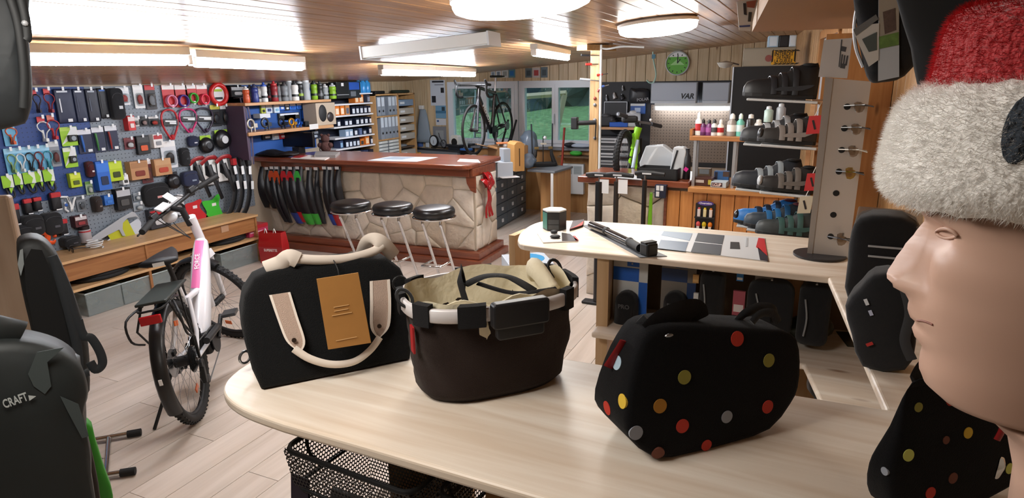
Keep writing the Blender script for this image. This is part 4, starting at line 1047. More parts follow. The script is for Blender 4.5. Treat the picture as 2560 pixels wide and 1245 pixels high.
L_ = [
 # rect, kind, label, category, colours
 ((80, 225, 98, 280), 'hanging_cage', 'black bottle cage on red header card tucked beside the hanging rucksack', 'bottle cage', '#c63a3e', '#dddddd', '#2a1c22'),
 ((107, 222, 132, 279), 'hanging_cage', 'red and black bottle cage on red header card in the top row', 'bottle cage', '#cf4646', '#dddddd', '#8c1f26'),
 ((90, 292, 121, 352), 'hanging_cage', 'white bottle cage on red header card over the pale blue cards', 'bottle cage', '#c63a3e', '#dddddd', '#e6e6e4'),
 ((115, 288, 144, 346), 'hanging_cage', 'bright red bottle cage on salmon header card', 'bottle cage', '#d27766', '#dddddd', '#b8262c'),
 ((139, 222, 184, 308), 'sleeve_pack', 'wide navy accessory packet with a white label dot in the top row', 'packet', NV, '#c9cdd4', '#d8dae0'),
 ((186, 222, 214, 306), 'sleeve_pack', 'glossy navy packet next to the wide navy packet', 'packet', '#232a44', '#e2e4ea', '#3b425a'),
 ((217, 222, 246, 305), 'sleeve_pack', 'dark glossy packet with a silver header in the top row', 'packet', '#272b3a', '#aab0ba', '#4a5266'),
 ((246, 220, 270, 296), 'sleeve_pack', 'slim black packet with a blue sling across its top', 'packet', '#15161d', '#2b5fae', '#2a2c35'),
 ((269, 220, 302, 298), 'pouch', 'black saddle pouch hanging at the end of the navy packets', 'pouch', '#14151a', '#cfd2d6', '#111111'),
 ((292, 218, 324, 263), 'carded_part', 'white card with a small red lamp beside the black saddle pouch', 'light', '#dfe3e8', '#eef0f2', '#b0282c'),
 ((335, 212, 360, 271), 'carded_part', 'tall white card with a coiled red cable in clear blister', 'cable', '#e6e6e6', '#f2f2f2', '#a81f24'),
 ((364, 212, 390, 274), 'carded_part', 'black and red card holding a grey tool in clear blister', 'tool', '#2a2426', '#c02a2a', '#8a8e94'),
 ((407, 212, 440, 268), 'carded_lock', 'pink coil lock on red card', 'lock', '#c22a30', '#ece8e6', '#e58fb0'),
 ((437, 212, 470, 268), 'carded_lock', 'purple coil lock on red card', 'lock', '#b9242a', '#ece8e6', '#4b2c86'),
 ((465, 212, 492, 258), 'carded_lock', 'green coil lock on red card', 'lock', '#c22a30', '#ece8e6', '#3fae35'),
 ((493, 212, 520, 262), 'carded_lock', 'hot pink coil lock on red card', 'lock', '#c22a30', '#ece8e6', '#e0314f'),
 ((520, 209, 568, 262), 'ring_lock', 'big red ring shaped lock with round white label', 'lock', '#c02020', '#dddddd', '#c4201f'),
 ((311, 289, 329, 326), 'boxed_part', 'narrow red tag shaped pack with white lettering', 'pack', '#c92a2c', '#e9d8d6', '#e9d8d6'),
 ((334, 293, 348, 316), 'carded_part', 'small white framed pack beside the red tag pack', 'pack', '#e4e4e0', '#f2f2ee', '#a9a6a0'),
 ((350, 291, 369, 316), 'carded_part', 'small black pack with a pale pink bell', 'bell', BK, '#3a3c40', '#b89a98'),
 ((372, 291, 398, 316), 'carded_part', 'small black pack with a red lens light', 'light', BK, '#d8d8d8', '#c02a26'),
 ((403, 274, 444, 349), 'cable_lock', 'red looped cable lock with black label card', 'lock', '#222222', '#dddddd', '#b8232b'),
 ((447, 272, 491, 331), 'cable_lock', 'magenta looped cable lock with black label card', 'lock', '#222222', '#dddddd', '#c22a6c'),
 ((487, 270, 532, 331), 'cable_lock', 'dark purple looped cable lock with black label card', 'lock', '#222222', '#dddddd', '#2d2036'),
 ((311, 344, 338, 373), 'carded_part', 'maroon pack with a white curved handle part', 'pack', '#6b2a30', '#8a4a4e', '#e6e6e6'),
 ((340, 339, 372, 385), 'boxed_part', 'black box showing an amber and a red lamp', 'light', BK, '#3a3b3e', '#d2582c'),
 ((376, 335, 400, 369), 'boxed_part', 'white and red box with a grey window', 'box', '#e6e4e2', '#b02a30', '#8d9096'),
 ((404, 352, 442, 421), 'carded_part', 'tall white card with a black phone holder', 'phone holder', '#d9dce2', '#eeeeee', '#131417'),
 ((448, 369, 471, 414), 'pouch', 'black upright phone pouch beside the white phone holder card', 'pouch', '#15161a', '#2a2b30', '#111111'),
 ((468, 340, 494, 367), 'pouch', 'navy tool roll with a white label', 'pouch', NV, '#dfe2e8', '#111111'),
 ((496, 340, 530, 386), 'round_case', 'black round helmet lamp on lime header beside the navy tool roll', 'lamp', '#17181b', '#9ac227', '#2c2e33'),
 ((532, 326, 572, 371), 'round_case', 'black round helmet lamp on lime header with a white cap', 'lamp', '#17181b', '#9ac227', '#d5d8dc'),
 ((527, 262, 552, 316), 'carded_part', 'black strap pack with a yellow tab under the red ring lock', 'strap', '#17181c', '#b8b23c', '#1d1e22'),
 ((552, 262, 573, 312), 'carded_part', 'black strap pack with two white tags', 'strap', '#1a1b20', '#dcdcdc', '#26272c'),
 ((125, 353, 151, 417), 'carded_part', 'maroon grip set in clear pack beside the pale blue cards', 'grips', '#8b8f96', '#c9ccd0', '#6b2426'),
 ((152, 317, 196, 365), 'carded_light', 'lime card with a boxy black light', 'light', '#97c62c', '#b6d85a', '#1b1c1e'),
 ((160, 368, 193, 419), 'carded_light', 'lime card with a black T shaped bracket', 'bracket', '#97c62c', '#e6eedd', '#1b1c1e'),
 ((171, 432, 199, 468), 'boxed_part', 'square lime yellow pack with a dark slot', 'pack', '#b6cc1e', '#d2e04a', '#4e5a1c'),
 ((195, 323, 232, 384), 'carded_tool', 'navy card with a blue mini pump', 'pump', NV, '#dfe2ea', '#2a62b4'),
 ((232, 317, 263, 381), 'carded_tool', 'navy card with a green mini pump', 'pump', NV, '#dfe2ea', '#3a7a3c'),
 ((265, 313, 296, 377), 'carded_tool', 'navy card with a red mini pump', 'pump', NV, '#dfe2ea', '#8a2420'),
 ((213, 403, 233, 443), 'pouch', 'dark maroon oval pouch with a white tag beside the blue pack', 'pouch', '#4a1a20', '#e2dcdc', '#111111'),
 ((234, 402, 267, 475), 'boxed_part', 'tall bright blue pack with a dark cut out', 'pack', '#2a66c4', '#3a7ad8', '#1c2a4a'),
 ((264, 403, 298, 452), 'boxed_part', 'lime yellow pack with a black key symbol', 'pack', '#b2cc1e', '#c2d83a', '#3a4414'),
 ((299, 436, 314, 461), 'boxed_part', 'small white price card box under the lime yellow pack', 'box', '#e6e8ea', '#f2f4f4', '#3a3a3a'),
 ((316, 402, 361, 448), 'boxed_part', 'kraft cardboard pack with a rust red window in the middle row', 'pack', '#b98a60', '#a87a52', '#7a2e20'),
 ((353, 398, 381, 458), 'carded_part', 'maroon blister pack with a white header between the kraft packs', 'pack', '#5c2224', '#e2dede', '#7a2a26'),
 ((381, 396, 423, 438), 'boxed_part', 'kraft cardboard pack with an orange red window', 'pack', '#b98a60', '#c49a70', '#b0402a'),
 ((215, 453, 233, 487), 'carded_part', 'small green and cream card pack under the maroon pouch', 'pack', '#9bb08a', '#6ea04a', '#d8d8c8'),
 ((192, 491, 215, 528), 'carded_part', 'clear polybag with a white label in the lower row', 'pack', '#7e838a', '#5f646c', '#55595f'),
 ((228, 490, 248, 530), 'pouch', 'brown black patch kit pouch in the lower row', 'pouch', '#2f2522', '#8a7a70', '#111111'),
 ((255, 487, 278, 512), 'boxed_part', 'small bright blue box in the lower row', 'box', '#2a66b8', '#3a78c8', '#3a78c8'),
 ((284, 470, 322, 523), 'boxed_part', 'black product box with silver lettering bars', 'box', '#17171a', '#b9bcc2', '#4a4a4a'),
 ((354, 458, 421, 513), 'pouch', 'large black frame bag with a small pink mark', 'pouch', '#101115', '#d89a96', '#111111'),
 ((412, 431, 447, 475), 'round_case', 'black round saddle bag hanging beside the navy and grey bag', 'pouch', '#14151a', '#1d1e22', '#24252a'),
 ((452, 427, 491, 465), 'pouch', 'navy and grey bottle bag over a small red part', 'pouch', '#262d48', '#8b98aa', '#111111'),
 ((462, 462, 487, 490), 'carded_part', 'small black and red blister under the navy and grey bag', 'pack', '#1a1a1d', '#2a2a2e', '#9c2a26'),
 ((367, 520, 418, 569), 'boxed_part', 'red black and white boxed lamp set at the bottom of the board', 'box', '#33343a', '#b4222a', '#c4c6ca'),
 ((422, 488, 461, 538), 'carded_lock', 'white card with a coiled black lock at the bottom of the board', 'lock', '#d9dadc', '#e9eaec', '#1a1a1d'),
 ((334, 505, 362, 527), 'carded_part', 'small clear polybag of silver parts', 'pack', '#9aa2aa', '#b0b8be', '#c6ccd0'),
 ((334, 482, 352, 502), 'carded_part', 'tiny white part in clear bag near the large black frame bag', 'pack', '#8d959c', '#a0a8ae', '#e0e0e0'),
 ((192, 562, 221, 605), 'spray_can', 'white and red tin in a black holder above the bench', 'can', '#a8a2a4', '#b0262c', '#1c1214'),
 ((178, 538, 210, 566), 'boxed_part', 'dark red box with a white label over the tin', 'box', '#4a1c22', '#c9c2c4', '#8a2a30'),
 ((569, 216, 603, 242), 'boxed_part', 'row of black inner tube boxes at the end of the pegboard', 'box', '#15161a', '#c9ccd0', '#d6d6d8'),
]
for r, kind, lab, cat, c1, c2, c3 in L_:
    hs_ = (hash(lab) if False else sum(map(ord, lab))) % 7
    item(FA, r, kind, lab, cat, c1, c2, c3, depth=(.03 + .008 * hs_) if kind in ('boxed_part', 'pouch') else None)
# five bottle cages on pale blue cards plus the single one above
cols = [('#8fae6a', 'black and green'), ('#e4e8ea', 'white'), ('#16181b', 'black'), ('#7a2028', 'dark red'), ('#3f9aa8', 'teal')]
for i, (c, nm) in enumerate(cols):
    x = 14 + i * 22.6; y = 362 + (4 - i) * 2.2
    item(FA, (x, y, x + 24, y + 66), 'carded_cage', '%s bottle cage on a pale blue card' % nm, 'bottle cage', '#6fb4d8', '#9fd0ea', c, group=GB)
item(FA, (8, 305, 40, 365), 'carded_cage', 'orange bottle cage on a pale blue card', 'bottle cage', '#6fb4d8', '#9fd0ea', '#cf5a2a', group=GB)
# green and white cards with black goods
for i, (x0, y0, x1, y1, lab) in enumerate(((6, 438, 35, 495, 'two black clips below it'), (36, 434, 57, 485, 'a grey shadowed header'), (59, 430, 90, 482, 'the widest green header'), (89, 427, 106, 478, 'a narrow green header'), (109, 422, 137, 478, 'a black curved handle at the end of the row'))):
    s, t, w, h = FA.rect(x0, y0, x1, y1, .03); T_ = thing('carded_clip', 'green and white header card with %s' % lab, 'bracket', FA.mat(s, t, .013), GG)
    cd_ = MB().prism(rrect(w, h * .56, .006, cy=h * .22), .02, .023).build('card', mat('#e2e8dc', .5), T_)
    MB().prism([(-w * .5, -h * .05), (w * .1, -h * .05), (w * .3, h * .2), (-w * .1, h * .5), (-w * .5, h * .5)], .0231, .0242).build('green_print', mat('#93c62a', .5), cd_)
    MB().tube(bez([(-w * .3, -h * .05, .03), (-w * .34, -h * .3, .05), (-w * .1, -h * .48, .05), (w * .2, -h * .4, .05), (w * .3, -h * .1, .03)], 5), .008, 8).box((0, -h * .12, .035), (w * .4, h * .16, .03)).build('product', DARK, T_, smooth=60)
    MB().prism([(-w * .1, -h * .3), (w * .2, -h * .05), (-w * .2, -h * .05)], .05, .054).build('green_tab', mat('#93c62a', .5), T_)
    hook(T_, h * .47, .03)
# red headed black packs
for i, (x0, y0, x1, y1, lab) in enumerate(((20, 510, 46, 564, 'with a white foot label'), (56, 497, 76, 536, 'beside a thin silver bar'), (80, 493, 100, 528, 'next to two white price slips'), (124, 481, 149, 526, 'beside the white folding lock'), (144, 548, 165, 588, 'over the orange strap'))):
    s, t, w, h = FA.rect(x0, y0, x1, y1, .04); T_ = thing('tyre_lever_pack', 'black pack with bright red header %s' % lab, 'pack', FA.mat(s, t, .013), GR)
    b = puff(rrect(w, h, .015, 3), .05, .008, .012, z0=.055); b.build('pack', mat('#17161a', .6), T_, smooth=180)
    MB().box((0, h * .38, .05), (w * 1.02, h * .28, .026)).build('header', mat('#b5242a', .5), T_, bev=.004)
    MB().box((w * .05, -h * .44, .066), (w * .6, h * .06, .0015)).build('label', PAPER, T_)
    hook(T_, h * .5, .05, False)
# large black bags low on the board
for r, lab in (((46, 536, 100, 590), 'long black handlebar roll hanging low behind the hanging rucksack'), ((98, 530, 146, 586), 'bulky black seat bag low on the board beside the handlebar roll'), ((24, 560, 74, 604), 'black zipped bag half hidden by the hanging rucksack'), ((148, 590, 190, 616), 'black folded strap bundle beside the tin')):
    item(FA, r, 'pouch', lab, 'pouch', '#131316', '#4a4a50', '#111111', depth=.09)
# white folding lock
s, t, w, h = FA.rect(148, 486, 190, 531, .03); o = thing('folding_lock', 'white folding lock with splayed arms and a blue badge', 'lock', FA.mat(s, t, .013))
for p in (((-.5, .45), (0, .38), (.05, .1)), ((0, .38), (.12, -.1), (.1, -.48)), ((.1, -.48), (.35, .1), (.48, .3)), ((-.2, .1), (-.25, -.3), (-.1, -.45))):
    MB().tube([(x * w, y * h, .03) for x, y in p], .008, 6, flat=.6, up=(0, 0, 1)).build('arm', mat('#e3e4e4', .4), o, smooth=60)
MB().ell((-.2 * w, -.05 * h, .04), (.014, .014, .006), 10, 6).build('badge', mat('#2a5cae', .4), o)
# orange strap and small lamp
s, t, w, h = FA.rect(94, 577, 134, 611, .05); o = thing('orange_strap', 'bright orange strap set hanging above the bench', 'strap', FA.mat(s, t, .02))
MB().tube(bez([(-.4 * w, .4 * h, .04), (-.1 * w, .45 * h, .06), (0, .1 * h, .06), (-.05 * w, -.3 * h, .05), (.3 * w, -.45 * h, .05), (.5 * w, -.35 * h, .04)], 5), .02, 8, flat=.5).build('strap', mat('#e2511e', .5), o, smooth=60)
MB().ell((.45 * w, .05 * h, .06), .016, 10, 6).build('buckle', mat('#c9471c', .4), o)
item(FA, (60, 587, 98, 603), 'boxed_part', 'small white and lime lamp pack above the bench', 'light', '#dfe4dc', '#a6c83a', '#2a2a2a', hk=False)
# white mudguard on a yellow display card, leaning on the bench
FAm = FA
ol = [(223, 605), (232, 590), (300, 545), (330, 529), (338, 531), (352, 556), (353, 592), (340, 598), (284, 612)]
pts = [FA.px(x, y, .06) for x, y in ol]; s0, t0 = pts[0]; o = thing('chain_guard_display', 'grey white chain guard on a yellow display card leaning on the bench', 'mudguard', FA.mat(s0, t0, .06))
cd_ = MB().prism([(p[0] - s0, p[1] - t0) for p in [FA.px(x, y, .06) for x, y in ((262, 606), (300, 575), (345, 545), (352, 556), (352, 592), (284, 611))]], 0, .004).build('card', mat('#c9d2dc', .5), o)
MB().prism([(p[0] - s0, p[1] - t0) for p in [FA.px(x, y, .065) for x, y in ((268, 587), (318, 548), (342, 594), (284, 610))]], .005, .0065).build('yellow_print', mat('#b9bd2a', .5), cd_)
MB().prism([(p[0] - s0, p[1] - t0) for p in [FA.px(x, y, .07) for x, y in ((223, 605), (230, 592), (300, 545), (328, 529), (336, 531), (350, 549), (338, 541), (318, 545), (306, 557), (305, 572), (313, 590), (305, 590), (296, 574), (268, 588), (242, 604))]], .012, .02).build('guard', mat('#aeb3b9', .35), o, bev=.003)
# mudguards with white cards at the end of the board
for i, (r, lab, red) in enumerate((((479, 400, 512, 460), 'black and white mudguard card with the pale side strip', True), ((505, 398, 539, 462), 'black and white mudguard card behind a red arc', True), ((538, 395, 571, 452), 'black and white mudguard card next to the price tag bunch', True))):
    s, t, w, h = FA.rect(*r, .05); o = thing('mudguard_card', lab, 'mudguard', FA.mat(s, t, .02 + .02 * i), 'mudguards on white cards')
    cd_ = MB().prism(rrect(w, h, .006), .02, .023).build('card', mat('#dfe0de', .5), o)
    MB().prism([(-.3 * w, .45 * h), (-.05 * w, .5 * h), (.1 * w, .1 * h), (.5 * w, -.1 * h), (.5 * w, -.3 * h), (.1 * w, -.4 * h), (-.1 * w, -.2 * h), (-.35 * w, -.1 * h)], .0232, .0245).build('black_print', DARK, cd_)
    MB().tube(bez([(-.6 * w, .35 * h, .03), (-.2 * w, .56 * h, .05), (.3 * w, .58 * h, .05), (.6 * w, .48 * h, .03)], 5), .02, 8, flat=.3).build('guard_arc', mat('#8f1c20', .4) if red else DARK, o, smooth=60)
    MB().tube(bez([(-.1 * w, .3 * h, .05), (.0, -.2 * h, .07), (.2 * w, -.7 * h, .08), (.5 * w, -1.1 * h, .06)], 5), [.026] * 8 + [.022] * 8, 8, flat=.35, up=(0, 0, 1)).build('guard_tail', mat('#131417', .4), o, smooth=60)
    hook(o, h * .48, .06, False)
for i, (x, lab) in enumerate(((577, 'black mudguard with white tags beside the bar end'), (590, 'black mudguard with white tags against the wall edge'), (603, 'black mudguard with white tags next to the hanging purple tubes'))):
    s, t, w, h = FA.rect(x - 9, 392, x + 9, 535, .06); o = thing('tagged_mudguard', lab, 'mudguard', FA.mat(s, t, .03 + .03 * i), 'tagged mudguards')
    MB().tube(bez([(0, .5 * h, .05), (.1 * w, .2 * h, .08), (-.1 * w, -.1 * h, .09), (-.6 * w, -.35 * h, .08), (-1.2 * w, -.5 * h, .06)], 5), .032, 8, flat=.4, up=(0, 0, 1)).build('guard', mat('#121316', .4), o, smooth=60)
    for k, (yy, zz) in enumerate(((.28, .115), (.02, .125))):
        MB().box((.1 * w, yy * h, zz), (.035, .085, .002), R(.1 - .1 * i, 'Z').to_3x3()).build('price_tag', PAPER, o)
    MB().box((.2 * w, .42 * h, .09), (.05, .07, .05)).build('clip', mat('#b5242a', .4) if i == 0 else DARK, o, bev=.008)
# red and green splash guards at the bottom of the board
for (c, lab, olx) in (('#c0242a', 'bright red clip on splash guard behind the bicycle handlebar', ((466, 510), (482, 506), (500, 498), (505, 503), (500, 518), (520, 540), (526, 553), (505, 556), (485, 545), (470, 535), (464, 522))), ('#3fb535', 'bright green clip on splash guard behind the bicycle handlebar', ((506, 505), (530, 500), (544, 486), (551, 490), (548, 512), (558, 535), (556, 546), (540, 540), (528, 550), (515, 549), (518, 530)))):
    pts = [FA.px(x, y, .05) for x, y in olx]; s0, t0 = pts[0]; o = thing('splash_guard', lab, 'mudguard', FA.mat(s0, t0, .04))
    MB().prism(dense([(p[0] - s0, p[1] - t0) for p in pts], 3), 0, .006).build('guard', mat(c, .4), o)
    MB().box((pts[1][0] - s0 + .02, pts[1][1] - t0 - .05, .007), (.05, .03, .002)).build('logo_print', mat('#e8e0e0', .5), o)
# items on the bench: sunglasses, white cable coil
def on_bench(x, y): return at_z(x, y, BT)
p = on_bench(178, 632); o = thing('sunglasses', 'black wraparound sunglasses lying on the bench', 'sunglasses', zmat((p.x, p.y, BT), radians(-40)))
for s in (-1, 1):
    MB().prism(dense([(s * .012, .01), (s * .04, .022), (s * .068, .012), (s * .06, -.018), (s * .03, -.022)], 3), -.003, .003, T(0, 0, .03) @ R(pi / 2, 'X')).build('lens', mat('#0c0d10', .1), o)
    MB().tube(bez([(s * .07, 0, .04), (s * .075, .06, .042), (s * .07, .12, .03)], 4), .0035, 6).build('temple_arm', BLACK, o)
MB().tube([(-.07, 0, .043), (0, -.006, .046), (.07, 0, .043)], .004, 6).build('brow_bar', BLACK, o)
p = on_bench(238, 622); o = thing('cable_coil', 'white cable coil lying on the bench beside the sunglasses', 'cable', zmat((p.x, p.y, BT)))
b = MB(); pts = []
for i in range(60): a = i * .42; pts.append((.06 * cos(a) * (1 + .2 * sin(i * .3)), .05 * sin(a), .008 + .0012 * i))
b.tube(pts, .0045, 6); b.build('coil', mat('#dfe2e4', .4), o, smooth=180)
# ================================================================== UNDER THE BENCH, BAR GOODS, SHELVES BEHIND THE BAR
# clear storage boxes with dark contents on the floor
def crate(x0, x1, lab):
    a = FA.px(x0, 700, .40)[0]; c = FA.px(x1, 700, .40)[0]; w = c - a
    o = thing('storage_box', lab, 'storage box', FA.upright((a + c) / 2, 0, .215), 'clear storage boxes under the bench'); h = .19; dp = .36
    b = MB()
    for q in (((-w / 2, -dp / 2, 0), (w / 2, dp / 2, .006)), ((-w / 2, -dp / 2, .006), (w / 2, -dp / 2 + .005, h)), ((-w / 2, dp / 2 - .005, .006), (w / 2, dp / 2, h)), ((-w / 2, -dp / 2, .006), (-w / 2 + .005, dp / 2, h)), ((w / 2 - .005, -dp / 2, .006), (w / 2, dp / 2, h))): b.box2(*q)
    b.build('tub', mat('#aab4b2', .25, alpha=.35), o)
    MB().tube([(-w / 2, -dp / 2, h), (w / 2, -dp / 2, h), (w / 2, dp / 2, h), (-w / 2, dp / 2, h)], .007, 6, closed=True).build('rim', mat('#9aa5a4', .3), o)
    return o, w
rnd = random.Random(9)
for x0, x1, lab, cc in ((206, 300, 'clear storage box of dark clothing below the lower bench shelf end', '#3a403c'), (302, 440, 'clear storage box of green and grey goods behind the bicycle rear rack', '#46504a'), (560, 655, 'clear storage box of crumpled black plastic bags beside the red carrier bag', '#1c1b1e')):
    o, w = crate(x0, x1, lab)
    for k in range(7):
        MB().ell((rnd.uniform(-.36, .36) * w, rnd.uniform(-.1, .1), .05 + .09 * rnd.random()), (w * rnd.uniform(.1, .2), .06, .04), 10, 6, R(rnd.uniform(-.5, .5), 'Y').to_3x3()).build('contents', mat(cc, .5, var=.4, vscale=12), o, smooth=180)
# goods on the lower shelf
def shelfthing(name, lab, cat, x, y, z, build, f=FA, d=.25, group=None):
    s = f.px(x, y, d)[0]; o = thing(name, lab, cat, f.upright(s, z, d), group); build(o); return o
def tyre(o, n=1, rr=.17, c='#111113'):
    for k in range(n):
        MB().torus((0, 0, .022 + k * .03), rr, .02, 30, 8, None, sx=1.5).build('tyre', mat(c, .8), o, smooth=180)
shelfthing('folded_tyres', 'flattened black tyres on the lower bench shelf end', 'tyre', 250, 690, .257, lambda o: tyre(o, 2, .15), d=.22)
def blob(o, w=.3, dpt=.12, h=.1, c='#121214', n=6, seed=1):
    rr = random.Random(seed)
    b = MB(); b.ell((0, 0, h * .45), (w, dpt, h * .45), 20, 10)
    for i, v in enumerate(b.v):
        k = 1 + .12 * sin(v[0] * 31 + seed) * sin(v[1] * 37 + 2) ; b.v[i] = (v[0] * k, v[1] * k, max(0.001, v[2] * (1 + .25 * sin(v[0] * 23 + seed))))
    b.build('body', mat(c, .5, bump=.4, bscale=25), o, smooth=180)
    for k in range(n):
        a = rr.uniform(0, 6.28); MB().tube(bez([(w * .8 * cos(a), dpt * .7 * sin(a), h * .4), (w * .4 * cos(a + .6), dpt * .5 * sin(a + .6), h * .92), (w * .7 * cos(a + 1.4), dpt * .6 * sin(a + 1.4), h * .5)], 4), .008, 6).build('strap', DARK, o, smooth=60)
shelfthing('pannier_bag', 'black pannier bag lying on the lower bench shelf behind the bicycle saddle', 'bag', 375, 640, .257, lambda o: blob(o, .36, .12, .12, seed=2), d=.24)
shelfthing('inner_tubes', 'stack of black tyres wrapped in film on the lower bench shelf', 'tyre', 560, 600, .257, lambda o: tyre(o, 4, .15), d=.22)
shelfthing('wheel_bag', 'long black wheel bag on the lower bench shelf beside the tyre stack', 'bag', 500, 625, .257, lambda o: blob(o, .2, .1, .1, seed=5), d=.22)
b = MB(); s_, t_, w_, h_ = FA.rect(552, 563, 571, 580, .40); b.box((0, 0, 0), (w_, h_, .003)); tag(b.build('fascia_label', mat('#b08a6c', .6), None, FA.mat(s_, t_, .4035)), 'small pale paper label on the bench fascia', 'label')
# pink and red boxes, red carrier bag
p = at_z(657, 590, .257); o = thing('pink_box', 'glossy red and pink carton on the end of the bench shelf', 'box', FA.upright(FA.st(p)[0], .26, .25))
MB().box2((-.13, -.12, 0), (.13, .12, .11)).build('carton', mat('#b83a5a', .3), o, bev=.004)
MB().box2((-.132, -.122, .075), (.132, .122, .114)).build('lid', mat('#b52a34', .3), o, bev=.004)
MB().box2((-.12, -.1235, .04), (.05, -.1225, .052)).build('stripe', mat('#e6b8c6', .4), o)
p = at_z(690, 655, 0); o = thing('carrier_bag', 'glossy red carrier bag with white lettering standing before the bar', 'bag', zmat(p, radians(-12)))
b = MB(); b.loft([[V((x, y, 0)) for x, y in ((-.135, -.07), (.135, -.07), (.135, .07), (-.135, .07))], [V((x, y, .18)) for x, y in ((-.14, -.075), (.14, -.075), (.14, .06), (-.14, .065))], [V((x, y, .33)) for x, y in ((-.13, -.045), (.125, -.05), (.13, .035), (-.13, .035))]], caps=False); b.face(0, 1, 2, 3); b.build('sack', mat('#a81a20', .22, coat=.5), o, bev=.008)
text('SUPERETTE', .038, mat('#ecdede', .5), o, T(0, -.0745, .145) @ R(pi / 2 - .03, 'X'), bold=.03, width=.15)
for s in (-1, 1):
    MB().tube(bez([(s * .05 - .015, -.045, .32), (s * .05, -.05, .37), (s * .05 + .015, -.045, .32)], 4), .006, 6, flat=.5).build('handle', WHITE, o)
# ---- mudguards hung along the bar front
def guard_pair(x, y0, y1, lab, tip, top, width=.09, lean_=0.0, d=.055):
    s = FC.px(x, (y0 + y1) / 2, d)[0]; t1 = FC.px(x, y0, d)[1]; t0 = FC.px(x, y1, d)[1]; h = t1 - t0
    o = thing('bar_mudguard', lab, 'mudguard', FC.mat(s, t0, d), 'mudguards hung along the bar front')
    rs = []
    for i in range(11):
        t = i / 10; z = .07 * sin(pi * t) ; w = width * (.55 + .45 * sin(pi * min(1, t * 1.2 + .1))) / 2 * 1.6; x_ = lean_ * (1 - t) ** 1.5
        rs.append([V((x_ - w, h * t, z * .6)), V((x_ - w * .5, h * t, z + .018)), V((x_ + w * .5, h * t, z + .018)), V((x_ + w, h * t, z * .6)), V((x_ + w * .5, h * t, z + .012)), V((x_ - w * .5, h * t, z + .012))])
    MB().loft(rs).build('guard', mat('#15161b', .4), o, smooth=70)
    if tip:
        b = MB(); rs2 = [[p + V((0, -.002, .004)) for p in rg] for rg in rs[:3]]; b.loft(rs2); b.build('tip', mat(tip, .4), o, smooth=70)
    if top:
        b = MB(); zz = .05; b.prism([(-.03, h * .74), (-.045, h * .84), (-.02, h * .93), (.02, h * .93), (.045, h * .82), (.035, h * .68), (.015, h * .8)], zz, zz + .006); b.build('saddle_clip', mat(top, .4), o)
    MB().box((0, h * .98, .04), (.05, .03, .002)).build('price_tag', PAPER, o)
    MB().tube([(0, h * .99, -.05), (0, h * 1.0, .035)], .003, 5).build('hook', HOOK, o)
BG = [(655, 416, 517, 'long plain black mudguard at the wall end of the bar', None, None, .13, 0), (678, 418, 520, 'narrow black mudguard second from the wall end of the bar', None, None, .06, .02), (692, 416, 552, 'black mudguard with an orange stay leaning to the plinth', None, '#cf5226', .06, .10), (704, 416, 554, 'black mudguard with an orange edge beside the red clip one', None, '#cf5226', .05, .09),
      (722, 416, 555, 'black mudguard with red clip and blue tip', '#2a3f8a', '#c4242c', .09, .12), (738, 417, 552, 'black mudguard with a broad red tip', '#b01c22', '#c4242c', .10, .08), (756, 416, 558, 'black mudguard with green clip and green tip', '#3fae3a', '#3fc04a', .10, .08), (781, 418, 558, 'black mudguard with green tip and no clip', '#3fae3a', None, .08, .05),
      (801, 418, 558, 'slim black mudguard before the blue tipped one', None, None, .05, .02), (822, 416, 560, 'black mudguard with a blue tip', '#2848a4', None, .09, .07), (836, 417, 562, 'black mudguard with a small red tip behind the stool', '#a82026', None, .07, .04), (852, 417, 520, 'short black mudguard beside the bare stones', None, None, .07, 0)]
for x, y0, y1, lab, tip, top, w, ln in BG: guard_pair(x, y0, y1, lab, tip, top, w, ln, .05 + .012 * ((x // 7) % 3))
# red ribbon bow on the bar end
p = at_z(1215, 470, .84); FE = Frame((FC.P(0, 0, 0).x, FC.P(0, 0, 0).y), 22.8, True)   # end face, u away, n to the right
s_, t_ = FE.px(1216, 468, .03); o = thing('ribbon_bow', 'glossy red ribbon bow on the stone end of the bar', 'bow', FE.mat(s_, t_, .03)); RB_ = mat('#a3141c', .25, coat=.4)
for sx, sy in ((-1, 1), (1, .9), (-.4, 1.6), (.5, 1.5)):
    MB().tube(bez([(0, 0, .02), (sx * .07, .05 * sy, .05), (sx * .10, .09 * sy, .02), (sx * .05, .08 * sy, 0), (0, 0, .02)], 6), .03, 8, flat=.18).build('loop', RB_, o, smooth=60)
for sx in (-1, .1, .9):
    MB().tube(bez([(0, -.01, .02), (sx * .03, -.12, .035), (sx * .05, -.2, .02), (sx * .08, -.30, .03)], 5), .024, 8, flat=.12, up=(0, 0, 1)).build('tail', RB_, o, smooth=60)
MB().ell((0, 0, .035), (.025, .03, .02), 10, 8).build('knot', RB_, o, smooth=180)
# ---- things lying on the bar
def on_bar(x, y): return at_z(x, y, CT)
def sheet(name, lab, cat, quad, z, th, m, extra=None):
    P_ = [at_z(x, y, z + th) for x, y in quad]; c = sum(P_, V((0, 0, 0))) / 4; c.z = z
    o = thing(name, lab, cat, Matrix.Translation(c)); MB().prism([((p - c).x, (p - c).y) for p in P_], 0, th).build('pages', m, o)
    for (qq, mm, nm) in (extra or []):
        Q = [at_z(x, y, z + th) for x, y in qq]; MB().prism([((p - c).x, (p - c).y) for p in Q], th, th + .0012).build(nm, mm, o)
    return o
sheet('magazine', 'open white magazine with a red corner near the wall end of the bar', 'magazine', ((727, 395), (765, 387), (830, 390), (812, 399)), CT, .008, mat('#d9d3ce', .5), [(((727, 394), (750, 388), (770, 389), (748, 395)), mat('#a02a2e', .4), 'red_cover')])
sheet('paper_stack', 'stack of grey catalogues behind the open magazine on the bar', 'magazine', ((785, 388), (790, 378), (850, 379), (838, 388)), CT, .03, mat('#8d8a88', .6))
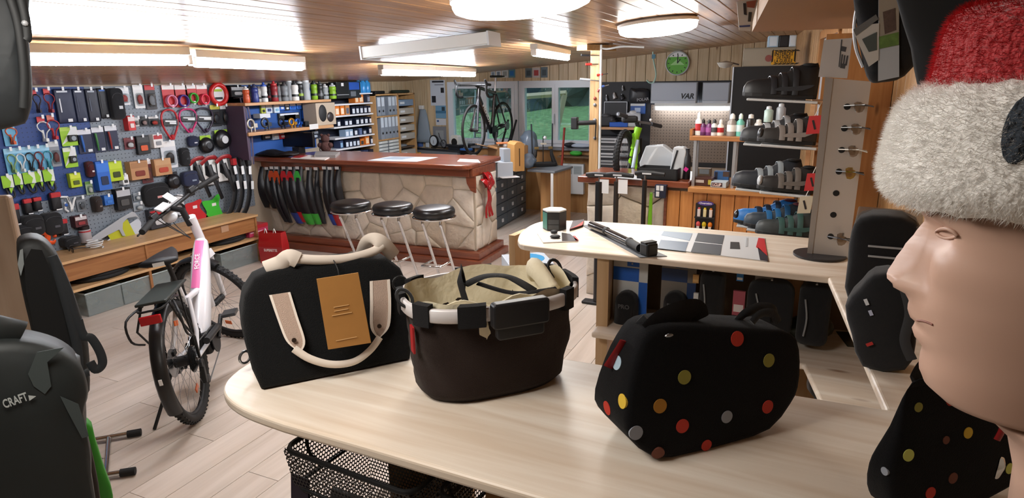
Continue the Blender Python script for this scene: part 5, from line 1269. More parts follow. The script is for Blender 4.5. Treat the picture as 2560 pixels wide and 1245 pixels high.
sheet('brochure', 'large glossy brochure sheet in the middle of the bar', 'paper', ((918, 401), (975, 391), (1095, 393), (1042, 404)), CT, .002, mat('#c9d6e2', .3), [(((945, 398), (985, 392), (1040, 393), (1005, 399)), mat('#8d9aa8', .3), 'picture')])
sheet('leaflet', 'white leaflet near the bow end of the bar', 'paper', ((1143, 403), (1150, 397), (1195, 399), (1201, 406)), CT, .004, PAPER, [(((1180, 401), (1183, 399), (1192, 400), (1192, 402)), mat('#8c929a', .5), 'printed_line')])
p = on_bar(690, 391); o = thing('cap_bundle', 'black caps and jacket bundle lying on the wall end of the bar', 'clothing', zmat(p, radians(-22))); blob(o, .3, .12, .07, '#0e0e11', 3, 3)
p = on_bar(795, 388)
o = thing('teddy_figure', 'dark brown fluffy toy figure on the far side of the bar', 'toy', zmat(at_z(816, 382, CT), 0)); BRN = mat('#4a2e2a', .9, bump=.6, bscale=120)
for nm, c, r_ in (('body', (0, 0, .07), .065), ('head', (0, 0, .16), .05), ('ear', (-.04, 0, .20), .018), ('ear', (.04, 0, .20), .018), ('arm', (.06, -.02, .09), .03), ('arm', (-.06, -.02, .09), .03)):
    MB().ell(c, r_, 14, 10).build(nm, BRN, o, smooth=180)
o = thing('till_screen', 'large black till screen standing behind the wall end of the bar', 'monitor', zmat(at_z(715, 394, CT) + FWD * .45 + V((0, 0, .121)), radians(-22)))
MB().box2((-.23, -.02, -.05), (.23, .02, .12)).build('screen_back', mat('#0c0c0f', .35), o, bev=.01); MB().box2((-.05, -.05, -.12), (.05, .05, -.05)).build('foot', BLACK, o)
MB().box2((-.40, -.01, -.12), (-.24, .01, .12)).build('side_panel', mat('#5d646c', .4), o)
SHW = wood('#b3865c', '#c79c72', 0, 1, .45, .2, .04); WSH = mat('#dfe3e8', .4)
us = thing('pine_shelving', 'pair of long pine wall shelves behind the bar', 'shelf', FA.upright(0, 0, 0));
sA, sB = FA.px(612, 255, .3)[0], FA.px(828, 252, .3)[0]; tB = FA.px(735, 252, .3)[1]; t2 = FA.px(735, 321, .3)[1]
MB().box2((sA, -.30, tB - .03), (sB, 0, tB)).build('shelf_board', SHW, us, bev=.003)
MB().box2((sA, -.30, t2 - .035), (FA.px(835, 322, .3)[0], 0, t2)).build('shelf_board', SHW, us, bev=.003)
MB().box2((sA, -.012, CT + .01), (sB + .0, 0, CZ0 - .02)).build('back_panel', mat('#1f4f96', .6), us)
MB().box2((sA - .01, -.28, CT + .01), (sA + .012, 0, tB - .03)).build('side_panel', mat('#4c3c50', .6), us)
# purple hanging tubes beside the shelves
for i in range(5):
    s = FA.px(596 + i * 3.4, 290, .1)[0]; b = MB(); b.tube(bez([(0, .33, 0), (.01, .1, .02), (-.005, -.15, .02), (0, -.36, 0)], 5), .012, 6, flat=.5)
    o = thing('hanging_tube', 'deflated purple grey inner tube hanging beside the bottle shelf', 'inner tube', FA.mat(s, 1.34, .16 + .02 * (i % 2)), 'inner tubes hanging at the bar end'); b.build('tube', mat('#4a4258', .6), o, smooth=60)
    MB().cyl((0, .33, -.1), (0, .335, .01), .003, n=5).build('hook', HOOK, o)
# bottles: (x0, x1, ytop, body colour, cap colour, stripe, wording)
BO = [(608, 621, 216, '#c8552a', '#e2e2e0', None, 'orange drinking bottle with a white cap'), (620, 631, 212, '#3a3f48', '#2a2d33', None, 'dark grey drinking bottle'), (629, 643, 210, '#23357c', '#1c2550', None, 'dark blue drinking bottle'), (641, 655, 216, '#e6e6e2', '#dcdcd8', '#3a3a3c', 'white bottle with a black swoosh'), (654, 666, 206, '#e2e4e2', '#2a55b4', '#2a2a2c', 'white bottle with blue cap'),
      (668, 680, 208, '#26181c', '#1a1a1c', '#8a2a2e', 'black bottle with a red mark'), (679, 692, 203, '#8c1f26', '#c0282c', '#1c1214', 'red and black bottle with a red cap'), (692, 704, 206, '#9aa0a4', '#2a2c2e', '#6a6e72', 'smoky bottle with dark cap'), (704, 718, 205, '#7e8488', '#2a2a2c', '#3a3c3e', 'smoky grey bottle with a dark circle'), (718, 731, 192, '#c4cace', '#d2d6d8', None, 'tall frosted clear bottle at the white black bottle'),
      (730, 744, 202, '#e8e8e4', '#202224', '#202224', 'white bottle with black diagonal and black cap'), (744, 757, 198, '#1a1c1e', '#c9cccc', '#8aa828', 'black bottle with lime stripe'), (757, 775, 194, '#c2c8cb', '#d6dadb', None, 'broad frosted clear bottle'), (776, 795, 201, '#86b52a', '#1a1c1e', '#1f2a12', 'big lime green bottle with black cap'), (795, 806, 203, '#1c1d1f', '#2a2b2d', '#5a5c5e', 'slim black bottle between lime bottles'),
      (806, 819, 210, '#b9bfc2', '#d8d8d6', '#3a3c3e', 'clear bottle with a cream cap'), (821, 842, 208, '#86b52a', '#c2c8cc', '#1f2a12', 'lime green bottle with a clear cap')]
for i, (x0, x1, yt, c, cc, st_, lab) in enumerate(BO):
    dd = .26 - .05 * (i % 2); s0 = FA.px(x0, 230, dd)[0]; s1 = FA.px(x1, 230, dd)[0]; tt = FA.px((x0 + x1) / 2, yt, dd)[1]; h = tt - tB; r_ = max(.03, min(.042, (s1 - s0) / 2))
    o = thing('drink_bottle', lab + ' on the top shelf', 'bottle', FA.upright((s0 + s1) / 2, tB + .001, dd), 'drinking bottles on the top shelf')
    fro = c in ('#c4cace', '#c2c8cb', '#b9bfc2'); MB().lathe([(0, 0), (r_ * .92, 0), (r_, .008), (r_, h * .38), (r_ * .88, h * .45), (r_ * .88, h * .52), (r_, h * .58), (r_, h * .74), (r_ * .8, h * .8)], 16).build('body', mat(c, .35, alpha=.75 if fro else 1), o, smooth=50)
    MB().lathe([(r_ * .84, h * .78), (r_ * .86, h * .87), (r_ * .4, h * .9), (r_ * .36, h * .97), (r_ * .28, h), (0, h)], 16).build('cap', mat(cc, .4), o, smooth=50)
    if st_:
        MB().lathe([(r_ * 1.01, h * .2), (r_ * 1.01, h * .32)], 16).build('print_band', mat(st_, .4), o, smooth=50)
# black box and blue bottles pack at the shelf end
def fbox(F, x0, y0, x1, y1, dp, lab, cat, c, pr=None, name='carton', d=.05, group=None, pc=PAPER, z=None):
    s, t, w, h = F.rect(x0, y0, x1, y1, d + dp); o = thing(name, lab, cat, F.mat(s, t if z is None else z + h / 2, d), group)
    MB().box2((-w / 2, -h / 2, 0), (w / 2, h / 2, dp)).build('box', mat(c, .45) if isinstance(c, str) else c, o, bev=.0015)
    for (a0, b0, a1, b1, m) in (pr or []):
        MB().box(((a0 + a1) * w / 2, (b0 + b1) * h / 2, dp + .0005), ((a1 - a0) * w, (b1 - b0) * h, .001)).build('print', m, o)
    return o
fbox(FA, 842, 208, 872, 249, .12, 'black carton with a white corner label at the end of the bottle shelf', 'box', '#141518', [(-.1, .25, .1, .45, PAPER), (-.5, -.3, .5, -.25, mat('#8a8e92', .4))], d=.15, z=tB)
fbox(FA, 870, 208, 902, 249, .10, 'black and blue carton beside the black carton on the shelf', 'box', '#20252c', [(-.4, 0, .4, .45, mat('#2a56b0', .4)), (-.3, -.4, .1, -.1, mat('#6a7078', .4))], d=.15, z=tB)
# bar top goods on lower pine shelf: small parts on display
def simple(name, lab, cat, x, y, z, f, d, fn, group=None):
    s = f.px(x, y, d)[0]; o = thing(name, lab, cat, f.upright(s, z, d), group); fn(o); return o
def stem_(o, c='#b8bcc0', w=.09, h=.1):
    MB().torus((-.02, 0, h * .6), h * .32, .012, 16, 6, R(pi / 2, 'X')).build('clamp', mat(c, .35, .7), o, smooth=180)
    MB().cyl((-.02, 0, 0), (-.02, 0, h * .3), .008, n=8).cyl((.03, 0, 0), (.03, 0, h * .35), .008, n=8).box((.03, 0, h * .45), (w * .5, .04, h * .3)).build('bracket', mat(c, .35, .7), o, bev=0)
simple('lamp_mount', 'pale metal lamp mount on the lower pine shelf', 'bracket', 631, 318, t2, FA, .22, lambda o: stem_(o, '#c9c2b6', .1, .14))
simple('seat_clamp', 'black and silver seat clamp on the lower pine shelf', 'bracket', 667, 318, t2, FA, .22, lambda o: stem_(o, '#4a4d52', .1, .14))
simple('brake_part', 'black brake part on the lower pine shelf under the dark packet', 'brake', 708, 318, t2, FA, .22, lambda o: stem_(o, '#22242a', .12, .12))
simple('yellow_reel', 'small yellow cable reel on the lower pine shelf', 'reel', 733, 318, t2, FA, .2, lambda o: stem_(o, '#c08a2a', .07, .11))
simple('blue_clamp', 'small blue clamp on the lower pine shelf beside the yellow reel', 'bracket', 748, 318, t2, FA, .2, lambda o: stem_(o, '#2456b0', .07, .1))
simple('black_speaker', 'tiny black cube on the lower pine shelf', 'cube', 765, 318, t2, FA, .22, lambda o: MB().box((0, 0, .03), (.06, .05, .06)).build('cube', BLACK, o, bev=.004))
def helmet_box(o):
    MB().box2((-.17, -.1, 0), (.17, .1, .26)).build('box', mat('#b9ab98', .5), o, bev=.003)
    MB().ell((-.06, -.1, .14), (.07, .02, .10), 14, 8).build('picture', DARK, o, smooth=180)
    MB().ell((.07, -.1, .09), (.06, .02, .06), 14, 8).build('picture', mat('#332c2c', .4), o, smooth=180)
simple('helmet_carton', 'beige helmet carton with black pictures on the lower pine shelf', 'box', 802, 318, t2, FA, .17, helmet_box)
sheet_ = fbox(FA, 774, 310, 796, 323, .004, 'white price card clipped to the lower pine shelf', 'card', '#dcdcda', d=.30, name='price_card')
fbox(FA, 650, 284, 676, 295, .1, 'small white carton on the blue back panel over the lamp mounts', 'box', '#d8dde2', d=.06)
# packets hanging on the blue back panel
HC = [(652, 262, 662, 285, '#b8c43a', 'lime topped packet', BK), (663, 259, 679, 283, '#c9d2dc', 'white and blue chevron packet', '#2a3f7a'), (684, 260, 697, 282, '#d2e2ec', 'pale blue packet', '#7fb0cf'), (697, 258, 710, 276, '#2a62c4', 'bright blue packet beside the pale blue one', '#d8dde6'), (711, 260, 722, 276, '#17181c', 'black grip packet', '#d9d9d9'), (723, 259, 738, 274, '#2a6ccc', 'broad blue packet in the middle of the panel', '#1a4a9c'), (740, 258, 753, 272, '#2a6ccc', 'blue packet next to the broad blue packet', '#1a4a9c'), (767, 258, 783, 266, '#3a86e0', 'sky blue packet under the lime bottles', '#1a4a9c'), (757, 275, 772, 296, '#2a6ccc', 'deep blue upright packet by the helmet carton', '#6fa8e8'), (696, 282, 748, 298, '#2a2a24', 'long dark packet across the panel', '#3a3a34'), (772, 286, 782, 297, '#b8b23c', 'tiny yellow packet by the helmet carton', '#2a2a2a')]
for x0, y0, x1, y1, c, lab, c3 in HC: item(FA, (x0, y0, x1, y1), 'boxed_part', lab + ' on the blue shelf panel', 'packet', c, '#dfe6ee', c3, depth=.03, hk=False)
HC2 = [(655, 329, 678, 349, '#17202e', 'dark packet with white chain print', '#d9dde2'), (679, 327, 696, 349, '#c4d2e0', 'pale blue boxed packet', '#e8eef2'), (697, 328, 713, 347, '#b8242c', 'red packet', '#e2c2c2'), (714, 330, 730, 349, '#141c30', 'navy packet with a silver chain', '#c6ccd4'), (733, 329, 752, 348, '#16203a', 'broad navy packet with a white chain', '#d4dae2'), (754, 330, 770, 347, '#16203a', 'navy packet with a folded chain', '#c2cad6'), (778, 327, 795, 347, '#141a2c', 'navy packet hanging apart from the row', '#aab4c0')]
for x0, y0, x1, y1, c, lab, c3 in HC2: item(FA, (x0, y0, x1, y1), 'boxed_part', lab + ' under the lower pine shelf', 'packet', c, '#b9c6d6', c3, depth=.03, hk=False)
# ---- white metal shelving with small parts boxes
ws = thing('parts_shelving', 'white metal shelving of small parts boxes beside the ring binder shelf', 'shelf', FA.upright(0, 0, 0))
sC, sD = FA.px(832, 300, .25)[0], FA.px(934, 300, .25)[0]
rows = [(258, 'first'), (286, 'second'), (313, 'third'), (340, 'fourth'), (367, 'fifth')]
MB().box2((sC, -.012, .6), (sD, 0, CZ0 - .02)).build('back_panel', mat('#1b2030', .6), ws)
zt = []
for y, nm in rows:
    z = FA.px(886, y, .25)[1]; zt.append(z); MB().box2((sC, -.26, z - .018), (sD, -.012, z)).build('shelf_plate', WSH, ws)
z5 = zt[-1] - .17
MB().box2((sC, -.26, z5 - .018), (sD, -.012, z5)).build('shelf_plate', WSH, ws)
rnd = random.Random(12); OR, NVY, LB = '#d9782a', '#141b30', '#2b3a5c'
rowspec = [  # per shelf: list of (x, width px, height px, colour, label colour)
    [(892, 10, 18, OR, '#f0d8b8'), (903, 11, 19, OR, '#f0d8b8'), (922, 9, 18, '#3a3f4e', '#8a92a4')],
    [(843, 11, 22, OR, '#f2e2cc'), (856, 10, 22, OR, '#f2e2cc'), (869, 10, 22, '#c98a50', '#5a6478')] + [(884 + 10 * k, 8.5, 18, NVY, '#dfe6f0') for k in range(5)],
    [(847, 9, 15, NVY, '#dfe6f0'), (866, 9, 15, NVY, '#dfe6f0'), (876, 9, 15, NVY, '#dfe6f0')] + [(894 + 11 * k, 9, 16, NVY, '#dfe6f0') for k in range(4)],
    [(868, 9, 16, '#8fa8c2', '#dfe6f0'), (878, 9, 16, '#8fa8c2', '#dfe6f0'), (890, 9, 16, NVY, '#dfe6f0'), (902, 7, 16, '#4a5a80', '#6a7aa0'), (912, 9, 12, NVY, '#c0c8d4'), (926, 8, 17, NVY, '#dfe6f0')],
    [(854, 8, 18, LB, '#8ab0d0')] + [(868 + 9.3 * k, 8.5, 17, NVY, '#d6e2f0') for k in range(4)] + [(906, 9, 15, OR, '#3a3a3a'), (919, 10, 22, OR, '#f0d8b8'), (930, 7, 17, NVY, '#d6e2f0')]]
nm_ = ['top', 'second', 'middle', 'fourth', 'lowest']
for ri, sp in enumerate(rowspec):
    for k, (x, wp, hp, c, lc) in enumerate(sp):
        z = zt[ri]; yb = rows[ri][0] - 2; dd = .12
        s0 = FA.px(x - wp / 2, yb - 8, dd + .1)[0]; s1 = FA.px(x + wp / 2, yb - 8, dd + .1)[0]; h = hp * 8.6 / 1600; w = min(s1 - s0, .11)
        cname = {OR: 'orange', NVY: 'navy', LB: 'slate blue', '#8fa8c2': 'pale blue'}.get(c, 'dark')
        o = thing('parts_box', '%s parts box with a printed label on the %s white shelf' % (cname, nm_[ri]), 'box', FA.mat((s0 + s1) / 2, z, dd), 'small %s parts boxes on the %s white shelf' % (cname, nm_[ri]))
        MB().box2((-w / 2, 0.0005, 0), (w / 2, h, .1)).build('box', mat(c, .45), o)
        MB().box2((-w * .34, h * .12, .1), (w * .34, h * .72, .101)).build('label', mat(lc, .5), o)
# lowest rows behind papers
for k, (x, c, y, lab) in enumerate(((872, OR, 381, 'orange parts box behind the bar catalogues'), (893, '#c9b8a8', 382, 'beige parts carton behind the bar catalogues'), (912, LB, 381, 'blue parts carton behind the bar'), (926, NVY, 379, 'navy parts carton beside the ring binder shelf'))):
    z = z5; o = thing('parts_box', lab, 'box', FA.mat(FA.px(x, y, .2)[0], z, .12)); MB().box2((-.05, .0005, 0), (.05, .10, .1)).build('box', mat(c, .5), o); MB().box2((-.035, .02, .1), (.035, .06, .101)).build('label', PAPER, o)
# blue bottle pack on top of the white shelving
zt0 = FA.px(912, 232, .2)[1]; MB().box2((FA.px(898, 232, .25)[0], -.26, zt0 - .016), (sD, -.012, zt0)).build('shelf_plate', WSH, ws)
o = thing('blue_bottle_pack', 'clear pack of bright blue bottles at the top of the white shelving', 'bottles', FA.upright(FA.px(913, 215, .2)[0], zt0, .16))
for k in range(3):
    MB().lathe([(0, 0), (.04, 0), (.045, .02), (.045, .12), (.02, .15), (.02, .18), (0, .18)], 12).build('bottle', mat('#3f9ade', .25), o, T(-.09 + k * .09, 0, 0), 50); MB().lathe([(.022, .165), (.026, .19), (0, .195)], 12).build('cap', mat('#1e5fc0', .3), o, T(-.09 + k * .09, 0, 0), 50)
# ================================================================== OFFICE CORNER AND FAR WALL
BIRCH = wood('#b58a58', '#c8a06e', 2, 1, .45, 0, .04)
# ring binder shelf on the left wall
s0, s1 = FA.px(937, 300, .3)[0] + .03, FA.px(1041, 300, .3)[0] - .02; tt = FA.px(985, 234, .3)[1]; DP = .30
bs = thing('binder_shelf', 'tall birch shelf with ring binders and white drawers', 'shelf', FA.upright(s0, 0, 0)); W = s1 - s0
xm = FA.px(997, 300, .3)[0] - s0
for a in (0, xm, W - .02):
    MB().box2((a, -DP, 0), (a + .02, -.005, tt)).build('upright', BIRCH, bs)
MB().box2((0, -DP, tt - .02), (W, -.005, tt)).build('top_board', BIRCH, bs)
MB().box2((.02, -.012, 0), (W - .02, -.005, tt - .02)).build('back_board', mat('#8a6a46', .7), bs)
ya, yb = FA.px(968, 289, .3)[1], FA.px(970, 347, .3)[1]
for z in (ya, yb):
    MB().box2((.02, -DP, z - .018), (xm, -.012, z)).build('shelf_board', BIRCH, bs)
def binder(x, z, h, w, lab, tall=True):
    o = thing('ring_binder', lab, 'binder', FA.upright(s0 + x, z, .02), 'grey ring binders on the %s binder board' % ('upper' if tall else 'lower'))
    MB().box2((0, -.26, 0), (w, 0, h)).build('cover', mat('#8d97a4', .5), o)
    MB().box2((w * .14, -.2612, h * .5), (w * .86, -.26, h * .95)).build('spine_label', mat('#d4e0ec', .5), o)
    MB().cyl((w / 2, -.262, h * .25), (w / 2, -.259, h * .25), w * .2, n=10).build('finger_hole', BLACK, o)
hb = tt - .02 - ya
for k, x in enumerate((.07, .16, .32, .405, .49)): binder(x, ya, min(.315, hb * .95), .082, 'grey ring binder standing on the upper binder board', True)
for k in range(5): binder(.12 + .086 * k, yb, .315, .08, 'grey ring binder standing on the lower binder board', False)
# drawer stacks under the binders
def drawer_unit(x0, x1, z0, z1, n, lab, cf, cd_, group=None, gap=.35):
    o = thing('drawer_stack', lab, 'drawers', FA.upright(s0 + x0, z0, 0), group); w = x1 - x0; h = (z1 - z0) / n
    MB().box2((0, -.27, 0), (w, -.015, z1 - z0)).build('case', mat('#6b7078', .5), o)
    for k in range(n):
        dr = MB().box2((.008, -.285, k * h + h * .12), (w - .008, -.269, k * h + h * (1 - gap * .4))).build('drawer', mat(cd_, .45), o, bev=.002)
        MB().box2((.02, -.2865, k * h + h * .35), (w * .35, -.285, k * h + h * .6)).build('label_slot', mat('#eceff2', .5), dr)
drawer_unit(.04, xm / 2, yb - .52, yb - .02, 11, 'narrow white paper drawer stack under the lower binders at the wall side', '#777', '#cfd6d4', 'paper drawer stacks')
drawer_unit(xm / 2 + .02, xm, yb - .52, yb - .02, 11, 'narrow white paper drawer stack under the lower binders next to the wide drawers', '#777', '#d6dcda', 'paper drawer stacks')
nz = 9; hh = (tt - .05) / 13.2
for k in range(10):
    zc = tt - .06 - (k + 1) * .118; o = None
    if k == 5:
        o = thing('parts_tray', 'open tray of small parts between the wide drawers', 'tray', FA.upright(s0 + xm + .03, zc, 0)); MB().box2((0, -.28, 0), (W - xm - .06, -.02, .02)).build('tray', mat('#5a4a3c', .6), o); MB().ell((.15, -.2, .03), (.12, .06, .025), 12, 6).build('parts', mat('#8a9096', .5), o); continue
    nmz = ['blue grey topmost', 'second', 'third', 'fourth', 'fifth', '', 'sixth', 'seventh', 'eighth', 'dark lowest'][k]
    o = thing('wide_drawer', '%s wide drawer in the binder shelf' % nmz, 'drawer', FA.upright(s0 + xm + .03, zc, 0), 'wide drawers of the binder shelf')
    c = '#7d93ac' if k == 0 else ('#3f3530' if k == 9 else '#b9b2a6'); w = W - xm - .06
    MB().box2((0, -.295, .004), (w, -.02, .09)).build('front', mat(c, .5), o, bev=.003)
    MB().box2((.03, -.2965, .03), (.14, -.295, .06)).build('label', mat('#e6eaee', .5), o)
# on top of the shelf
simple('cable_bundle', 'green and black cable bundle on top of the binder shelf', 'cable', 1000, 230, tt, FA, .15, lambda o: tyre(o, 1, .1, '#1f2a1c'))
simple('black_case', 'flat black case on top of the binder shelf', 'case', 942, 230, tt, FA, .15, lambda o: MB().box((0, 0, .02), (.22, .12, .04)).build('case', BLACK, o, bev=.012))
# poster and papers, towel, picture on the far wall
def wpaper(x0, y0, x1, y1, lab, c, pr=(), name='poster', cat='poster', d=.016, F=FW):
    return fbox(F, x0, y0, x1, y1, .002, lab, cat, c, pr, name, d)
wpaper(1076, 200, 1113, 264, 'long pale poster with black portraits on the far wall', '#ccd6e2', [(-.36, .40, .42, .47, mat('#2a2f38', .5)), (-.2, .3, .4, .33, mat('#6a7484', .5)), (-.42, -.38, -.15, -.12, mat('#20242c', .5)), (.2, .0, .42, .2, mat('#20242c', .5))])
wpaper(1089, 264, 1115, 296, 'blue sea picture below the long poster', '#6f9fc0', [(-.5, -.1, .5, .1, mat('#3d7396', .5)), (.1, .1, .4, .4, mat('#28404e', .5))])
wpaper(1090, 297, 1115, 313, 'white notice below the sea picture', '#d3dae2', [(-.4, 0, -.2, .3, mat('#3d5a8a', .5))], cat='notice')
wpaper(1083, 316, 1116, 366, 'grey wire document holder below the notice', '#7e848c', [(-.3, -.3, .3, .3, mat('#9aa0a6', .5))], cat='holder', name='document_holder', d=.03)
s_, t_ = FW.px(1058, 315, .08); o = thing('hanging_towel', 'pale blue grey towel hanging on the far wall boards', 'towel', FW.mat(s_, t_, .02)); b = MB(); rs = []
for k in range(9):
    t = k / 8; w = .05 + .09 * t; rs.append([V((w * cos(a) * (1 + .12 * sin(4 * a + k)), .24 - .48 * t, .05 + .035 * sin(a))) for a in [2 * pi * j / 16 for j in range(16)]])
b.loft(rs); b.build('cloth', mat('#8896a2', .9), o, smooth=180); MB().box((-.03, .27, .03), (.08, .06, .05)).build('hook', mat('#d8d8d4', .5), o, bev=.01)
# desk: dark counter with grey inset front
DT = .86
pd = at_z(1010, 366, DT); pe = at_z(1155, 372, DT); FD = fbase(pd, at_z(1152, 376, DT)); wd = (at_z(1152, 376, DT) - pd).length
DD_ = min(.5, (FD.P(-.25, 0) - FW.o).dot(FW.n) - .03, (FD.P(wd, 0) - FW.o).dot(FW.n) - .03)
dk = thing('office_desk', 'low dark desk with grey front below the poster', 'desk', FD.upright(0, 0, 0))
MB().box2((-.25, 0, DT - .03), (wd, DD_, DT)).build('desk_top', mat('#20242c', .3), dk)
MB().box2((-.2, .02, 0), (wd - .03, DD_ - .02, DT - .03)).build('cabinet', mat('#6f757d', .5), dk)
MB().box2((wd - .62, .012, DT - .17), (wd - .42, .021, DT - .06)).build('panel', mat('#22252b', .4), dk)
MB().box2((wd - .38, .012, DT - .17), (wd - .30, .021, DT - .06)).build('panel', mat('#22252b', .4), dk)
def on_desk(x, dd=.15):
    s = FD.px(x, 370, -dd)[0]; return s, dd
def dthing(name, lab, cat, x, fn, dd=.15, z=DT):
    s = FD.px(x, 370, -dd)[0]; o = thing(name, lab, cat, FD.upright(s, z, -dd)); fn(o); return o
def clock_bike(o):
    MB().cyl((0, -.012, .10), (0, .012, .10), .085, n=28).build('clock_case', BLACK, o, smooth=40); MB().cyl((0, -.014, .10), (0, -.0122, .10), .068, n=28).build('dial', mat('#d4e2ee', .5), o)
    MB().box((0, -.0145, .085), (.006, .001, .05)).build('hand', BLACK, o); MB().torus((.19, 0, .065), .055, .006, 20, 6, R(pi / 2, 'X')).build('rear_ring', BLACK, o, smooth=180)
    MB().tube([(.06, 0, .16), (.12, 0, .05), (.19, 0, .065), (.11, 0, .17), (.10, 0, .22)], .005, 5).build('frame', BLACK, o); MB().box((.08, 0, .005), (.26, .05, .01)).build('base', BLACK, o)
dthing('desk_clock', 'bicycle shaped desk clock with pale dial', 'clock', 1086, clock_bike, .1)
def speaker_(o):
    MB().prism(rrect(.15, .20, .04), -.04, .04, T(0, 0, .10) @ R(pi / 2, 'X')).build('body', mat('#e0e2de', .5), o, bev=.006); MB().cyl((0, -.045, .10), (0, -.04, .10), .055, n=20).build('badge', BLACK, o)
dthing('round_badge_box', 'white upright box with a black round badge on the desk', 'box', 1141, speaker_, .12)
def pens(o):
    MB().lathe([(0, 0), (.055, 0), (.06, .10), (.055, .10), (.05, .01)], 14).build('pot', mat('#3c5a94', .4), o, smooth=50)
    for k, c in enumerate(('#d9e6da', '#57b84a', '#e6ece8')): MB().prism([(-.012, 0), (.012, 0), (.02, .12), (0, .15)], -.002, .002, T(-.02 + .02 * k, 0, .06) @ R(pi / 2, 'X') @ R(.25 - .2 * k, 'Z')).build('paper_strip', mat(c, .5), o)
dthing('pen_pot', 'blue pot with green and white paper strips on the desk', 'pot', 1053, pens, .14)
dthing('desk_card', 'small white card standing on the desk beside the clock', 'card', 1069, lambda o: MB().box((0, 0, .045), (.07, .006, .09)).build('card', mat('#dce8f4', .5), o), .1)
dthing('photo_frame', 'small grey and white framed panel beside the white badge box', 'frame', 1162, lambda o: MB().box((0, 0, .07), (.10, .02, .14)).build('frame', mat('#bfc8c8', .5), o, bev=.004), .14)
dthing('blue_case', 'blue flat case lying on the desk corner', 'case', 1150, lambda o: MB().box((.12, 0, .015), (.16, .1, .03)).build('case', mat('#2c62ac', .4), o, bev=.006), .04)
for k in range(3):
    p = at_z(1035 + 8 * k, 382, CT - .2); s = FD.px(1035 + 7.5 * k, 380, .05)[0]; o = thing('pill_tube', 'small tube with a yellow cap in front of the desk', 'tube', FD.upright(s, DT - .14, .06), 'yellow capped tubes before the desk')
    MB().lathe([(0, 0), (.02, 0), (.02, .045), (0, .045)], 10).build('tube', mat('#d8d6ce', .4), o, smooth=50); MB().lathe([(.022, .04), (.022, .075), (0, .075)], 10).build('cap', mat('#d2a01c', .4), o, smooth=50)
o = thing('tube_ledge', 'narrow ledge carrying the yellow capped tubes', 'ledge', FD.upright(FD.px(1042, 386, .05)[0], DT - .17, .06)); MB().box((0, 0, .015), (.22, .08, .03)).build('ledge', mat('#3a3f48', .5), o)
